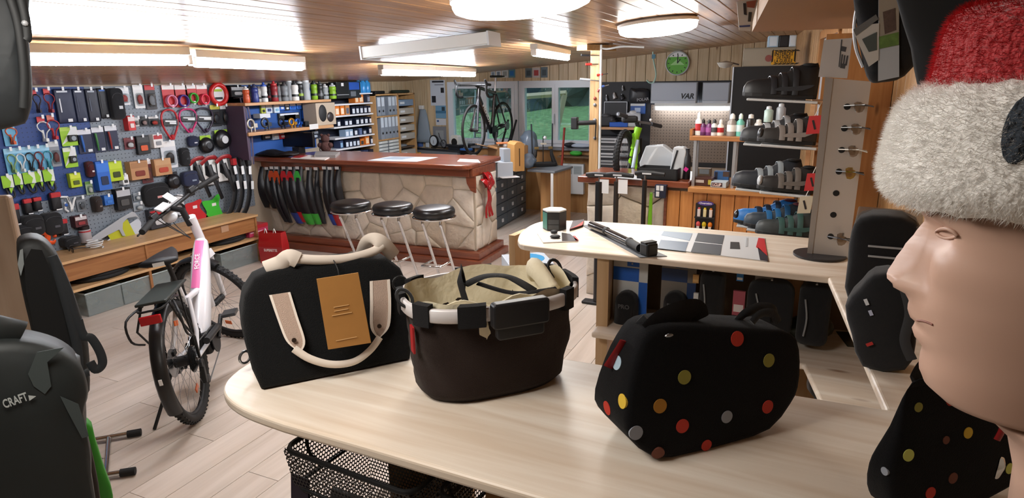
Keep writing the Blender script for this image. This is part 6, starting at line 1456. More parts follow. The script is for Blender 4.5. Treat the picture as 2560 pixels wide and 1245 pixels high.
# ---- black window bench with the road bicycle
b0 = at_z(1150, 378, .88); pL = at_y(1155, 378, 7.55); pR = at_y(1300, 345, 8.95)
FS = fbase(at_z(1140, 386, .80), at_z(1292, 358, .80));
SB = .93
pa, pb = at_z(1150, 362, SB), at_z(1287, 347, SB); FS = fbase(pa, pb); wl_ = (pb - pa).length
sb = thing('sill_bench', 'black low bench carrying the road bicycle in front of the window', 'bench', FS.upright(0, 0, 0))
MB().box2((-.05, -.03, SB - .03), (wl_ + .05, .26, SB)).build('bench_top', mat('#191c24', .3), sb, bev=.004)
MB().box2((-.03, .0, 0), (wl_, .22, SB - .03)).build('front_panel', mat('#262a33', .45), sb)
def road_bike(p_f, p_r, r, label):
    d = (p_f - p_r); wb = d.length; M = Matrix.Translation(V((p_r.x, p_r.y, 0))) @ R(atan2(d.y, d.x), 'Z'); z0 = p_r.z - r
    M = M @ T(0, 0, z0) ; k = wb / 1.0
    o = thing('road_bicycle', label, 'bicycle', M)
    rimc = mat('#2a2c30', .3); wheel('rear_wheel', r, .014, o, T(0, 0, r), 20, rim=rimc); wheel('front_wheel', r, .014, o, T(wb, 0, r + (p_f.z - p_r.z)), 20, rim=rimc)
    dz = p_f.z - p_r.z; hx, hz = wb * .80, r * 2.62; bb = V((wb * .42, 0, r * .80)); st_ = V((wb * .27, 0, r * 2.45)); hd_ = V((hx, 0, hz)); hl = V((wb * .83, 0, r * 2.25 + dz * .5))
    CARB = mat('#16171b', .3, coat=.5)
    dt = tubes('down_tube', [([hl, bb], .030)], CARB, o); tubes('frame', [([hd_, hl], .024), ([hd_, st_ + V((.0, 0, -.03))], .020), ([st_, bb], .019)] + [([st_ + V((0, s * .02, -.04)), V((0, s * .05, r))], .010) for s in (-1, 1)] + [([bb, V((0, s * .05, r))], .011) for s in (-1, 1)], CARB, o)
    u = (bb - hl).normalized(); mid = (hl + bb) / 2
    for s in (-1, 1):
        xx = u if s > 0 else -u; nn = V((0, s, 0)); yy = nn.cross(xx); Mt = Matrix((xx, yy, nn)).transposed().to_4x4(); Mt.translation = mid + nn * .031 - u * .02
        text('MERIDA', .085, mat('#e6e8ea', .4), dt, Mt, bold=.02)
    tubes('fork', [([hl, V((wb, s * .045, r + dz))], .014) for s in (-1, 1)], mat('#3a3c42', .3), o)
    tubes('seat_post', [([st_, st_ + V((-.03, 0, .17))], .013)], mat('#c9ccd0', .3, .6), o); sx = st_ + V((-.03, 0, .18))
    b = MB(); rs = []
    for q in range(7): t = q / 6; rs.append([sx + V((-.12 + .26 * t, (.062 * (1 - t) ** .8 + .014) * cos(a), .014 * sin(a))) for a in [2 * pi * j / 10 for j in range(10)]])
    b.loft(rs); b.build('saddle', BLACK, o, smooth=180)
    tubes('stem', [([hd_, hd_ + V((.10, 0, .03))], .015)], BLACK, o); hc = hd_ + V((.10, 0, .03))
    tubes('handlebar', [([hc + V((0, -.2, 0)), hc + V((0, .2, 0))], .014)] + [(bez([hc + V((0, s * .2, 0)), hc + V((.09, s * .2, .0)), hc + V((.11, s * .2, -.06)), hc + V((.06, s * .2, -.13)), hc + V((-.04, s * .2, -.14))], 4), .015) for s in (-1, 1)], BLACK, o)
    for s in (-1, 1):
        MB().tube([hc + V((.09, s * .2, .0)), hc + V((.14, s * .2, .06))], [.02, .012], 8).tube([hc + V((.12, s * .2, .02)), hc + V((.13, s * .2, -.09))], .005, 5).build('brake_hood', BLACK, o, smooth=60)
    MB().cyl(bb + V((0, .05, 0)), bb + V((0, .055, 0)), .085, n=22).tube([bb + V((0, .07, 0)), bb + V((.05, .075, -.15))], .011, 8).tube([bb + V((0, -.07, 0)), bb + V((-.05, -.075, .15))], .011, 8).build('crankset', mat('#2a2b2e', .3, .6), o, smooth=40)
    MB().box(bb + V((.05, .12, -.155)), (.08, .06, .02)).build('pedal', CHROME, o); MB().cyl((0, .05, r), (0, .07, r), .055, n=18).build('cassette', mat('#7a7c80', .35, .8), o)
    tubes('chain', [([bb + V((0, .053, .08)), V((0, .06, r + .05))], .004), ([bb + V((0, .053, -.08)), V((0, .06, r - .05))], .004)], mat('#8a8c90', .3, .8), o, n=4)
    return o
pf = at_y(1185, 357, 7.90); pr = at_y(1258, 347, 8.62)
rr_ = .305; zf = SB + rr_ + .002
pf = at_y(1184, 297, 7.80); pr = at_y(1257, 290, 8.55); pf.z = zf; pr.z = zf
road_bike(pf, pr, rr_, 'black and white road bicycle standing on the window bench')
o = thing('bike_stand', 'black and white wheel stand gripping the road bicycle rear wheel', 'stand', Matrix.Translation((pr.x, pr.y, SB)) @ R(atan2((pf - pr).y, (pf - pr).x), 'Z'))
tubes('stand_arm', [([(-.05, s * .06, .01), (-.30, s * .06, .36)], .014) for s in (-1, 1)], BLACK, o); MB().box((-.1, 0, .012), (.34, .14, .022)).build('stand_base', BLACK, o, bev=.006)
MB().box((-.24, -.08, .24), (.02, .005, .18), R(-.6, 'Y').to_3x3()).build('label_strip', PAPER, o)
o = thing('wheel_block', 'grey wedge under the road bicycle front wheel', 'block', Matrix.Translation((pf.x, pf.y, SB - .0))); MB().box((0, -.13, .012), (.14, .1, .024)).build('block', mat('#9a9690', .5), o)
# small pictures along the top of the windows
for k, (x0, x1, c, c2, lab) in enumerate(((1227, 1238, '#c4d0d8', '#7a8c9a', 'pale postcard with a blue line over the windows'), (1240, 1252, '#d4dade', '#6a7a88', 'white postcard with a small drawing over the windows'), (1254, 1270, '#cfd4d2', '#9aa09c', 'white postcard with grey sketch over the windows'), (1271, 1288, '#5f8f9c', '#2b78c0', 'postcard with a blue car over the windows'), (1313, 1330, '#5a6a70', '#2c3a40', 'dark postcard of a cyclist over the windows'), (1331, 1350, '#b9b2ae', '#a32a2c', 'postcard of a red jersey over the windows'), (1352, 1369, '#4f6068', '#2a3a40', 'dark green postcard of a rider over the windows'))):
    s, t, w, h = FW.rect(x0, 172 + (4 if k < 4 else 0) - k * .6, x1, 195 - k * .3, .02); fbox(FW, x0, 176 - k * 1.4, x1, 194, .002, lab, 'picture', c, [(-.3, -.3, .3, .25, mat(c2, .5))], 'postcard', .016)
fbox(FW, 1228, 156, 1238, 162, .02, 'small white sensor box on the ceiling edge', 'sensor', '#e6e8ea', None, 'sensor_box', .25)
# ---- dark drawer cabinet behind the bar end
pn = at_z(1243, 576, 0); pf_ = at_z(1345, 516, 0); FK = fbase(pn, pf_); wk = min((pf_ - pn).length, -(FK.o - FW.o).dot(FW.n) / FK.u.dot(FW.n) - .3); zk = FK.px(1290, 455, 0)[1]
zk = .80
ck = thing('drawer_cabinet', 'long dark grey drawer cabinet with square white knobs', 'cabinet', FK.upright(0, 0, 0)); GRY = mat('#56616b', .45)
MB().box2((-.02, .02, 0), (wk, .62, zk - .02)).build('carcass', GRY, ck)
MB().box2((-.03, 0, zk - .02), (wk + .02, .63, zk)).build('cabinet_top', mat('#5b5f64', .5), ck)
for j in range(3):
    for i in range(5):
        a = wk * j / 3 + .006; c = wk * (j + 1) / 3 - .006; z0_ = .02 + (zk - .05) * i / 5; z1_ = .02 + (zk - .05) * (i + 1) / 5 - .008
        dr = MB().box2((a, 0, z0_), (c, .022, z1_)).build('drawer', GRY, ck, bev=.002)
        MB().box2(((a + c) / 2 - .022, -.014, (z0_ + z1_) / 2 - .022), ((a + c) / 2 + .022, .001, (z0_ + z1_) / 2 + .022)).build('knob', mat('#d8dbe0', .35), dr, bev=.004)
def onk(x, y, dd, z=None):
    p = at_z(x, y, zk); return p
o = thing('archive_box', 'kraft magazine file standing on the drawer cabinet', 'box', zmat(at_z(1290, 425, zk), radians(20)))
MB().prism([(-.06, 0), (.06, 0), (.06, .30), (.03, .33), (-.03, .33), (-.06, .30)], -.12, .12, R(pi / 2, 'X')).build('file', mat('#b98a4e', .7), o); MB().box((0, -.121, .16), (.012, .002, .2)).build('slot', mat('#4a3014', .7), o)
o = thing('open_carton', 'open brown carton with loose flaps on the drawer cabinet', 'box', zmat(at_z(1270, 420, zk) + FWD * .2, radians(25)))
for q in (((-.2, -.15, 0), (.2, .15, .01)), ((-.2, -.15, 0), (.2, -.142, .25)), ((-.2, .142, 0), (.2, .15, .25)), ((-.2, -.15, 0), (-.192, .15, .25)), ((.192, -.15, 0), (.2, .15, .25))): MB().box2(*q).build('side', mat('#9a7650', .75), o)
MB().box((-.28, 0, .25), (.18, .28, .006), R(.3, 'Y').to_3x3()).build('flap', mat('#a88560', .75), o); MB().box((.05, 0, .255), (.25, .25, .03)).build('papers', mat('#b8b4ae', .6), o)
o = thing('label_printer', 'white label printer with paper tongue on the drawer cabinet', 'printer', zmat(at_z(1256, 444, zk) + FWD * .1, radians(20)))
MB().box2((-.09, -.1, 0), (.09, .1, .16)).build('body', mat('#a9b0b8', .45), o, bev=.008); MB().box2((.0, -.05, .16), (.08, .09, .30)).build('paper_feed', mat('#9aa2aa', .45), o, bev=.006); MB().box2((-.08, -.22, .01), (.12, -.09, .014)).build('paper', PAPER, o)
o = thing('orange_folder', 'orange and white papers on the edge of the cartons', 'paper', zmat(at_z(1245, 408, zk + .2) + V((0, 0, 0)), radians(10))); MB().prism([(-.16, -.06), (.15, -.07), (.17, .06), (-.12, .08)], 0, .01).build('sheets', mat('#d88a5a', .5), o)
o.matrix_basis = zmat((*(at_z(1270, 420, zk) + FWD * .2).xy, zk + .275), radians(20))
for k, (x, y, lab) in enumerate(((1322, 424, 'crumpled clear plastic bag in the corner on the drawer cabinet'), (1326, 408, 'blue grey crumpled plastic bag behind the magazine file'))):
    p = at_z(x, y, zk) + FWD * (.1 + .35 * k); o = thing('plastic_bag', lab, 'bag', zmat(p)); b = MB(); b.ell((0, 0, .09 + .1 * k), (.08 + .03 * k, .08, .09 + .1 * k), 18, 12)
    for i, v in enumerate(b.v):
        q = 1 + .2 * sin(v[0] * 60 + k) * sin(v[2] * 50) + .15 * sin(v[1] * 70); b.v[i] = (v[0] * q, v[1] * q, v[2])
    b.build('film', mat('#7f91a6', .25, alpha=.8), o, smooth=60)
# corner table with truing stand
TZ = zk + .0; pt = at_z(1385, 425, TZ);
FT = fbase(at_z(1318, 424, TZ), at_z(1383, 428, TZ)); wt_ = (at_z(1383, 428, TZ) - at_z(1318, 424, TZ)).length
o = thing('corner_table', 'grey topped corner table with a white edged panel leg', 'table', FT.upright(0, 0, 0)); MB().box2((0, 0, TZ - .025), (wt_ + .02, .5, TZ)).build('table_top', mat('#6a6f75', .4), o, bev=.004)
MB().box2((wt_ - .04, .02, 0), (wt_, .48, TZ - .025)).build('panel_leg', wood('#a87c4c', '#bf9462', 2, .6, .5, 0, .04), o); MB().box2((wt_ - .035, .005, 0), (wt_ - .005, .02, TZ - .025)).build('edge_strip', mat('#dcdedd', .5), o); MB().box2((.02, .3, 0), (wt_ - .05, .32, TZ - .03)).build('back_panel', wood('#a87c4c', '#bf9462', 2, .6, .5, 0, .04), o)
o = thing('truing_stand', 'black wheel truing stand with two tall uprights on the corner table', 'stand', zmat(at_z(1360, 419, TZ) + FWD * .12, radians(10)))
for s in (-1, 1):
    MB().tube([(s * .15, 0, 0), (s * .10, 0, .14), (s * .09, 0, .20)], [.03, .022, .014], 8).build('arm', BLACK, o, smooth=60); MB().cyl((s * .12, .06, .05), (s * .13, .08, .50), .010, n=8).build('upright', mat('#4a5058', .3, .7), o, smooth=60)
    MB().box((s * .085, 0, .22), (.05, .03, .03)).build('axle_jaw', mat('#a0885a', .35, .6), o, bev=.004)
MB().box((0, 0, .025), (.30, .12, .05)).build('base', BLACK, o, bev=.012); MB().cyl((0, .02, .04), (0, .02, .36), .006, n=6).build('centre_post', BLACK, o); MB().ell((.02, 0, .34), .022, 10, 8).build('gauge', mat('#d6dade', .3), o, smooth=180); MB().box((0, 0, .27), (.07, .02, .02)).build('calliper', mat('#c9c4b4', .4), o)
# white electric heater, small ledge with green bag, red broom handle
s, t, w, h = FW.rect(1406, 410, 1459, 485, .1); o = thing('panel_heater', 'white electric panel heater on the far wall', 'heater', FW.mat(s, t, .025)); MB().box2((-w / 2, -h / 2, 0), (w / 2, h / 2, .08)).build('casing', mat('#dfe6ea', .4), o, bev=.006)
for k in (-1, 1):
    g_ = MB().box((k * w * .22, h * .30, .081), (w * .38, h * .28, .003)).build('grille', mat('#b4c0c4', .5), o)
    for q in range(8): MB().box((k * w * .22, h * (.19 + .031 * q), .0835), (w * .36, .005, .003)).build('slat', mat('#8e9a9f', .5), g_)
o = thing('box_ledge', 'plywood box ledge above the heater', 'ledge', FW.mat(FW.px(1437, 392, .15)[0], 0, .02)); z_ = FW.px(1437, 391, .2)[1]; MB().box2((-.22, z_ - .02, 0), (.24, z_, .22)).build('ledge_top', mat('#6a5238', .6), o); MB().box2((-.20, z_ - .5, 0), (.22, z_ - .02, .02)).build('back_panel', wood('#a87c4c', '#bf9462', 1, .6, .5, 0, .04), o)
simple('green_sack', 'small bright green bag on the ledge above the heater', 'bag', 1440, 388, z_, FW, .14, lambda o: MB().ell((0, 0, .035), (.09, .05, .035), 16, 8).build('sack', mat('#3fae3a', .5), o, smooth=180))
pt = FW.px(1407, 320, .25); pb_ = FW.px(1400, 530, .32); o = thing('broom_handle', 'red broom handle leaning against the far wall', 'broom', None)
MB().cyl(FW.P(pb_[0], 0.0, .4), FW.P(pt[0], pt[1], .18), .016, n=8).build('handle', mat('#a4301c', .4), o, smooth=60); b = MB(); q = FW.P(pb_[0], .03, .4); b.box(q, (.26, .05, .06)); b.build('head', mat('#7a1f14', .6), o)
# things standing on the window sill
simple('sill_shoe', 'dark shoe on the window sill', 'shoe', 1427, 350, WT0, FW, .02, lambda o: MB().ell((0, 0, .035), (.11, .04, .035), 14, 8).build('upper', mat('#2a2c34', .6), o, smooth=180))
simple('sill_cloth', 'folded white and blue cloth on the window sill', 'cloth', 1452, 351, WT0, FW, .03, lambda o: MB().ell((0, 0, .03), (.16, .05, .03), 14, 8).build('cloth', mat('#c9d6ea', .7), o, smooth=180))
b = MB(); b.box2((0, 0, 0), (W2[1] - W1[0] + .1, .03, .10)); struct(b.build('trim_2', mat('#7e828a', .4), None, FW.mat(W1[0] - .05, WT0 - .035, 0)))
# ================================================================== WORKSHOP WALL, POST, SECOND COUNTER GOODS
# black tool wall panel, pegboard and flip cabinets on the far wall
FWt = Frame((FW.P(0, 0, .03).x, FW.P(0, 0, .03).y), 112.8, True)
def wrect(x0, y0, x1, y1, d=0.0):
    a = FW.px(x0, (y0 + y1) / 2, d)[0]; c = FW.px(x1, (y0 + y1) / 2, d)[0]; return a, c, FW.px((x0 + x1) / 2, y1, d)[1], FW.px((x0 + x1) / 2, y0, d)[1]
a, c, t0, t1 = wrect(1500, 203, 1835, 460, .03)
tw = thing('tool_wall', 'black tool wall with tan perforated panel behind the workshop', 'tool wall', FW.mat(a, 0, .016))
MB().box2((0, .7, 0), (c - a, t1, .014)).build('black_panel', mat('#15171c', .55), tw)
a2, c2_, u0, u1 = wrect(1626, 262, 1822, 405, .03); MB().box2((0, 0, 0), (c2_ - a2, u1 - u0, .012)).build('perforated_panel', dots('#75675a', '#3a3028', .038, .006, .6), tw, T(a2 - a, u0, .0145))
for (x0, x1, nm) in ((1627, 1743, 'VAR'), (1756, 1824, '')):
    p, q, v0, v1 = wrect(x0, 206, x1, 258, .2); o = thing('flip_cabinet', 'grey metal flip door cabinet %s over the work lamp' % ('lettered in black' if nm else 'without lettering'), 'cabinet', FW.mat((p + q) / 2, v0, .032)); w = q - p; h = v1 - v0
    MB().box2((-w / 2, 0, 0), (w / 2, h, .17)).build('body', mat('#8d95a0', .4), o); dr = MB().box2((-w / 2 + .01, .03, .17), (w / 2 - .01, h - .006, .178)).build('door', mat('#aeb9c8', .35), o, bev=.003); MB().box2((-w / 2 + .01, .0, .165), (w / 2 - .01, .03, .19)).build('handle_rail', mat('#c9d2dc', .3), o, bev=.004)
    if nm: text('VAR', .085, mat('#14151a', .5), dr, T(w * .29, h * .33, .1785), bold=.04, shear=.25)
p, q, v0, v1 = wrect(1640, 267, 1822, 276, .2); zz = (v0 + v1) / 2
tube_lamp(FW.P(p, zz, .17), FW.P(q, zz, .17), 'lit fluorescent work lamp under the grey flip cabinets', r=.02, e=22)
# clock
s, t, w, h = FW.rect(1664, 127, 1724, 189, .03); o = thing('round_clock', 'round green and white wall clock', 'clock', FW.mat(s, t, .016)); r_ = w / 2
MB().lathe([(r_, 0), (r_, .03), (r_ * .93, .036), (r_ * .90, .03)], 40, None, False).build('rim', mat('#c8d0d2', .35), o, smooth=50); MB().cyl((0, 0, .002), (0, 0, .024), r_ * .92, n=40).build('dial', mat('#5fae3a', .5), o)
arc = [(r_ * .9 * cos(a_), r_ * .9 * sin(a_)) for a_ in [radians(35 + 110 * k / 12) for k in range(13)]]; MB().prism(arc, .0242, .0252).build('white_segment', PAPER, o)
MB().prism([(-r_ * .6, -r_ * .15), (0, r_ * .35), (r_ * .6, -r_ * .15), (0, -.02)], .0242, .025).build('pale_print', mat('#9ccf86', .5), o)
for k in range(12):
    a_ = pi / 6 * k; MB().box((0, 0, 0), (.012, .02, .001)).build('hour_mark', mat('#24401c', .5), o, T(r_ * .74 * sin(a_), r_ * .74 * cos(a_), .0258) @ R(-a_, 'Z'))
for L, a_ in ((.10, radians(2)), (.06, radians(35))): MB().box((0, L / 2, 0), (.012, L, .002)).build('hand', mat('#1c2a20', .5), o, T(0, 0, .028) @ R(-a_, 'Z'))
# hose hanging from the ceiling, tools on the black panel
p0 = FW.px(1632, 140, .5); o = thing('air_hose', 'pale green air hose loop hanging from the ceiling', 'hose', None); dh = .5
pts = [FW.P(*FW.px(x, y, dh), dh) for x, y in ((1632, 118), (1634, 150), (1640, 185), (1634, 205), (1624, 207), (1617, 200))]; MB().tube(bez(pts, 6), .009, 6).build('hose', mat('#a9cfc4', .4), o, smooth=60); MB().box(pts[1] + V((0, 0, .04)), (.04, .03, .05)).build('coupling', mat('#2c6a80', .4), o)
s, t, w, h = FW.rect(1573, 218, 1623, 259, .1); o = thing('helmet_bag', 'dark grey moulded case with small lettering on the tool wall', 'case', FW.mat(s, t, .035)); b = puff(dense([(-.5 * w, .2 * h), (-.45 * w, .45 * h), (-.2 * w, .4 * h), (0, .45 * h), (.3 * w, .4 * h), (.5 * w, .2 * h), (.48 * w, -.4 * h), (0, -.5 * h), (-.46 * w, -.4 * h)], 3), .10, .02, .03, z0=.1); b.build('shell', mat('#2c2e33', .4), o, smooth=180); text('POLAR', .05, mat('#9a9ea4', .5), o, T(.06, -.05, .121) @ R(.1, 'Z'), bold=.02)
fbox(FW, 1576, 259, 1612, 285, .05, 'blue and white carton on the tool wall', 'box', '#2f5ba4', [(-.5, .28, .5, .5, PAPER), (-.2, -.3, .2, .1, mat('#b9cce6', .5))], d=.03)
o = fbox(FW, 1510, 254, 1568, 293, .04, 'dark screen in a silver frame on the tool wall', 'screen', '#17191e', [(-.5, -.5, .5, -.46, mat('#c9ccd0', .3, .8)), (-.5, .46, .5, .5, mat('#aaadb2', .3, .8)), (-.5, -.5, -.48, .5, mat('#aaadb2', .3, .8)), (.47, -.5, .5, .5, mat('#aaadb2', .3, .8))], 'framed_screen', .03)
for x0, y0, x1, y1, lab, c in ((1529, 232, 1542, 246, 'pale grey lamp head hanging on the tool wall', '#c9ced2'), (1546, 236, 1562, 248, 'black pliers with bright tips on the tool wall', '#44474c'), (1512, 238, 1520, 252, 'steel chain tool hanging beside the post', '#7a8088'), (1553, 215, 1560, 226, 'small silver key set on the tool wall', '#9aa0a6')):
    s, t, w, h = FW.rect(x0, y0, x1, y1, .05); o = thing('hand_tool', lab, 'tool', FW.mat(s, t, .032)); MB().tube([(0, h / 2, .02), (0, 0, .02), (w * .2, -h / 2, .02)], [w * .2, w * .35, w * .45], 8).build('handle', mat(c, .35, .4), o, smooth=60); MB().cyl((0, h * .5, 0), (0, h * .5, .03), .006, n=6).build('hook', HOOK, o)
# workshop shelf with black machines and a blue tray, drawers below
a3, c3_, w0, w1 = wrect(1502, 318, 1585, 329, .3)
o = thing('workshop_shelf', 'narrow pine workshop shelf beside the post', 'shelf', FW.mat(a3, w1 - .03, .03)); MB().box2((0, 0, 0), (c3_ - a3, .03, .3)).build('board', SHW, o); zs = w1
for x, ww, hh_, c, lab in ((1516, .22, .14, '#1b1d22', 'black bench tool with grey knobs on the workshop shelf'), (1532, .12, .09, '#121316', 'squat black clamp on the workshop shelf'), (1582, .16, .18, '#c4ccd4', 'crumpled white bag on the workshop shelf')):
    s = FW.px(x, 310, .2)[0]; o = thing('bench_tool', lab, 'tool', FW.upright(s, zs, .18)); MB().box2((-ww / 2, -.08, 0), (ww / 2, .08, hh_)).build('body', mat(c, .5), o, bev=.02); MB().ell((0, -.04, hh_), (ww * .3, .05, .03), 12, 6).build('knob', mat('#4a4d52' if c < '#8' else '#dfe4e8', .4), o, smooth=180)
s = FW.px(1547, 312, .25)[0]; o = thing('blue_tray', 'bright blue parts tray on the workshop shelf', 'tray', FW.upright(s, zs, .2)); MB().box2((-.12, -.07, 0), (.12, .07, .06)).build('tray', mat('#1d5fc8', .4), o, bev=.008); MB().box2((-.11, -.06, .055), (.11, .06, .062)).build('rim', mat('#1a4c9c', .4), o)
s = FW.px(1528, 390, .3)[0]; o = thing('drawer_tower', 'white and grey slide drawers under the workshop shelf', 'drawers', FW.upright(s, 0, .03)); MB().box2((-.25, -.28, .3), (.25, 0, zs - .12)).build('case', mat('#2a2c30', .5), o)
for k in range(8):
    z = zs - .20 - k * .095; dr = MB().box2((-.235, -.30, z), (.235, -.275, z + .06)).build('drawer', mat('#d2d6da' if k > 3 or k % 2 == 0 else '#a9adb0', .45), o, bev=.004); MB().box2((-.18, -.303, z + .02), (.05, -.30, z + .04)).build('label', mat('#5a5e62', .5), dr)
# ceiling junction and things strapped to the post
PM = postm;
def onpost(x, y, d=.06):
    return at_plane(x, y, postm.translation - FWD * d, FWD)
b = MB(); q0, q1 = onpost(1503, 112), onpost(1498, 435); b.cyl(q0, q1, .012, n=8); tag(b.build('conduit', mat('#d9dcda', .4), None, None, 60), 'white cable conduit running down the timber post', 'conduit')
b = MB(); b.tube(bez([onpost(1503, 120), onpost(1520, 122), onpost(1560, 116), onpost(1610, 118)], 6), .010, 6); tag(b.build('arched_cable', mat('#cfd2d0', .4), None, None, 60), 'white cable arching from the post to the round lamp', 'cable')
o = thing('cross_beam', 'pale timber cross head on top of the post', 'beam', None); p = on_ceiling(1490, 103, .03); MB().box(V((postm.translation.x, postm.translation.y, ceil_z(postm.translation) - .03)), (.12, .42, .05), R(-.38 , 'Z').to_3x3()).build('cross_head', wood('#a07c50', '#bd9a6b', 0, 1, .5, 0, .03), o)
for k, (x0, y0, x1, y1, c, lab) in enumerate(((1453, 137, 1497, 139, '#1c1d20', 'black handled screwdriver stuck across the post'), (1464, 161, 1495, 160, '#b02a24', 'red handled screwdriver stuck across the post'), (1492, 188, 1520, 184, '#c03024', 'red hammer handle hung on the post'), (1450, 198, 1500, 202, '#9aa0a6', 'steel bladed shears hung across the post'), (1500, 218, 1522, 212, '#3a5a9c', 'blue handled pliers hung on the post'), (1494, 230, 1502, 216, '#a03024', 'red grip file hung on the post'))):
    p, q = onpost(x0, y0), onpost(x1, y1); o = thing('post_tool', lab, 'tool', None); m_ = p.lerp(q, .5); MB().cyl(p, m_, .011, n=8).build('grip', mat(c, .4), o, smooth=60); MB().cyl(m_, q, .005, n=6).build('shank', STEEL, o, smooth=60)
o = thing('repair_clamp', 'black repair clamp arm reaching out from the post', 'clamp', None); p, q = onpost(1437, 308, .1), onpost(1490, 306, .1); MB().cyl(p, q, .022, n=10).build('arm', BLACK, o, smooth=60); MB().box(p, (.06, .06, .11)).build('jaw', BLACK, o, bev=.008); MB().cyl(q, onpost(1488, 350, .08), .006, n=6).build('lever', BLACK, o)
for y in (246, 262, 300, 345):
    b = MB(); b.ell(onpost(1487, y, .055), .016, 8, 6); tag(b.build('post_bolt', mat('#8a3c2c' if y < 250 else '#7a7c80', .5), None, None, 180), {246: 'small red clip on the post beside the window', 262: 'grey bolt on the post above the clamp arm', 300: 'grey bolt on the post behind the clamp arm', 345: 'grey bolt on the post below the clamp arm'}[y], 'bolt')
# green and white child's mountain bicycle in the workshop
pg = at_y(1560, 440, 6.0);
pf = at_y(1556, 395, 5.75); Mg = Matrix.Translation((pf.x, pf.y, 0))
o = thing('mountain_bicycle', 'lime green and white mountain bicycle held in the workshop', 'bicycle', None); LIME = mat('#8fd41c', .35, coat=.4); DG = 5.9
def gp(x, y, dd=0.0): return at_y(x, y, DG + dd)
Mw = Matrix.Translation(gp(1560, 392, -.15)) @ R(WY + radians(62), 'Z')
wheel('front_wheel', .24, .028, o, Mw @ T(0, 0, 0), 16, knobs=46)
tubes('head_tube', [([gp(1597, 318), gp(1582, 372)], [.032, .028])], LIME, o); tubes('frame', [([gp(1590, 322), gp(1598, 405, .5)], .02), ([gp(1583, 365), gp(1575, 400), gp(1573, 440)], .014), ([gp(1590, 350), gp(1590, 435)], .013)], LIME, o)
tubes('fork_leg', [([gp(1594, 350, -.02), gp(1582, 420, -.1)], .017)], mat('#b9cde0', .3), o); tubes('stem', [([gp(1596, 318), gp(1592, 306)], .02)], BLACK, o)
hbL, hbR = gp(1545, 285, -.28), gp(1652, 316, .25); mid = gp(1594, 304); tubes('handlebar', [(bez([hbL, gp(1570, 293, -.12), mid, gp(1620, 308, .12), hbR], 4), .011)], mat('#8a8e94', .3, .6), o)
for p, q in ((hbL, gp(1566, 291, -.15)), (hbR, gp(1628, 310, .14))): tubes('grip', [([p, q], .018)], mat('#3a3c42', .6), o)
MB().box(gp(1574, 298, -.1), (.14, .10, .06), R(.4, 'Z').to_3x3()).build('number_plate', BLACK, o, bev=.02); MB().ell(gp(1627, 300, .1), .014, 8, 6).build('bell', mat('#e6e8ea', .3), o); tubes('seat_tube', [([gp(1600, 345, .3), gp(1600, 440, .4)], .02)], BLACK, o)
for sgn in (-1, 1): tubes('stay', [([gp(1590, 405, .3), gp(1575, 440, .8)], .012)], BLACK, o)
MB().box(gp(1583, 350, -.035), (.02, .01, .12)).build('frame_print', mat('#6aa818', .4), o)
tubes('workstand_column', [([gp(1600, 440, .4) * 1.0, V((gp(1600, 440, .4).x, gp(1600, 440, .4).y, 0))], .02)], BLACK, o)
# ---- goods on the second counter
def c2p(x, y): return at_z(x, y, CT)
sheet('tablet', 'tablet showing a pale green page on the service counter', 'tablet', ((1468, 441), (1480, 430), (1536, 431), (1528, 441)), CT, .008, mat('#2a2c30', .3), [(((1473, 440), (1483, 431), (1533, 432), (1525, 440)), mat('#a9d6c4', .3), 'page')])
sheet('grey_mat', 'flat grey display board on the service counter', 'board', ((1530, 443), (1534, 432), (1580, 433), (1605, 449)), CT, .006, mat('#b9bbc0', .4))
# three floor pumps in front of the counter
for k, (x, yt, xl, xr, c, lab) in enumerate(((1497, 438, 1466, 1536, '#15161a', 'black floor pump standing at the stone end of the service counter'), (1540, 438, 1515, 1584, '#2b2724', 'dark floor pump with thin shaft before the service counter stones'), (1610, 434, 1588, 1662, '#121316', 'black floor pump with wide handle beside the bright green strip'))):
    dd = .16; s = F2.px(x, 500, dd)[0]; zt_ = F2.px(x, yt, dd)[1]; o = thing('track_pump', lab, 'pump', F2.upright(s, 0, dd), 'floor pumps before the service counter'); rr = (.030, .020, .018)[k]
    MB().cyl((0, 0, .03), (0, 0, zt_ - .05), rr, n=14).build('barrel', mat(c, .35), o, smooth=50); MB().cyl((0, 0, zt_ - .05), (0, 0, zt_), .007, n=8).build('rod', STEEL, o)
    sl, sr = F2.px(xl, yt, dd)[0] - s, F2.px(xr, yt, dd)[0] - s; MB().tube([(sl, 0, zt_), (sl * .4, 0, zt_ + .006), (sr * .4, 0, zt_ + .006), (sr, 0, zt_)], [.016, .019, .019, .016], 10).build('handle', mat('#131417', .5), o, smooth=60)
    MB().box((0, 0, .012), (.24, .09, .024)).build('foot', BLACK, o, bev=.008); MB().box(((sl + sr) * .25, -.021, zt_ + .003), (.07, .002, .012)).build('lettering_strip', mat('#c8cacc', .5), o)
    b = MB(); b.box((.045 + .01 * k, -.01, zt_ - .085), (.075, .003, .11));
    if k < 2: b.build('price_card', PAPER, o)
s = F2.px(1620, 530, .1)[0]; o = thing('green_strip', 'bright green fabric strip hanging on the service counter', 'strip', F2.upright(s, 0, .1)); MB().prism([(-.02, .25), (.028, .25), (.035, .6), (.03, .95), (.01, .95), (.0, .6)], -.006, .006, R(pi / 2, 'X')).build('strip', mat('#7cc41e', .5), o); MB().cyl((.02, .1, .94), (.02, -.01, .945), .004, n=6).build('hook', HOOK, o)
s, t, w, h = F2.rect(1632, 465, 1661, 498, .1); o = thing('navy_pack', 'dark navy packet with white symbol tiles hanging on the service counter', 'packet', F2.mat(s, t, .0)); MB().box2((-w / 2, -h / 2, 0), (w / 2, h / 2, .05)).build('packet', mat('#1a2036', .5), o, bev=.004)
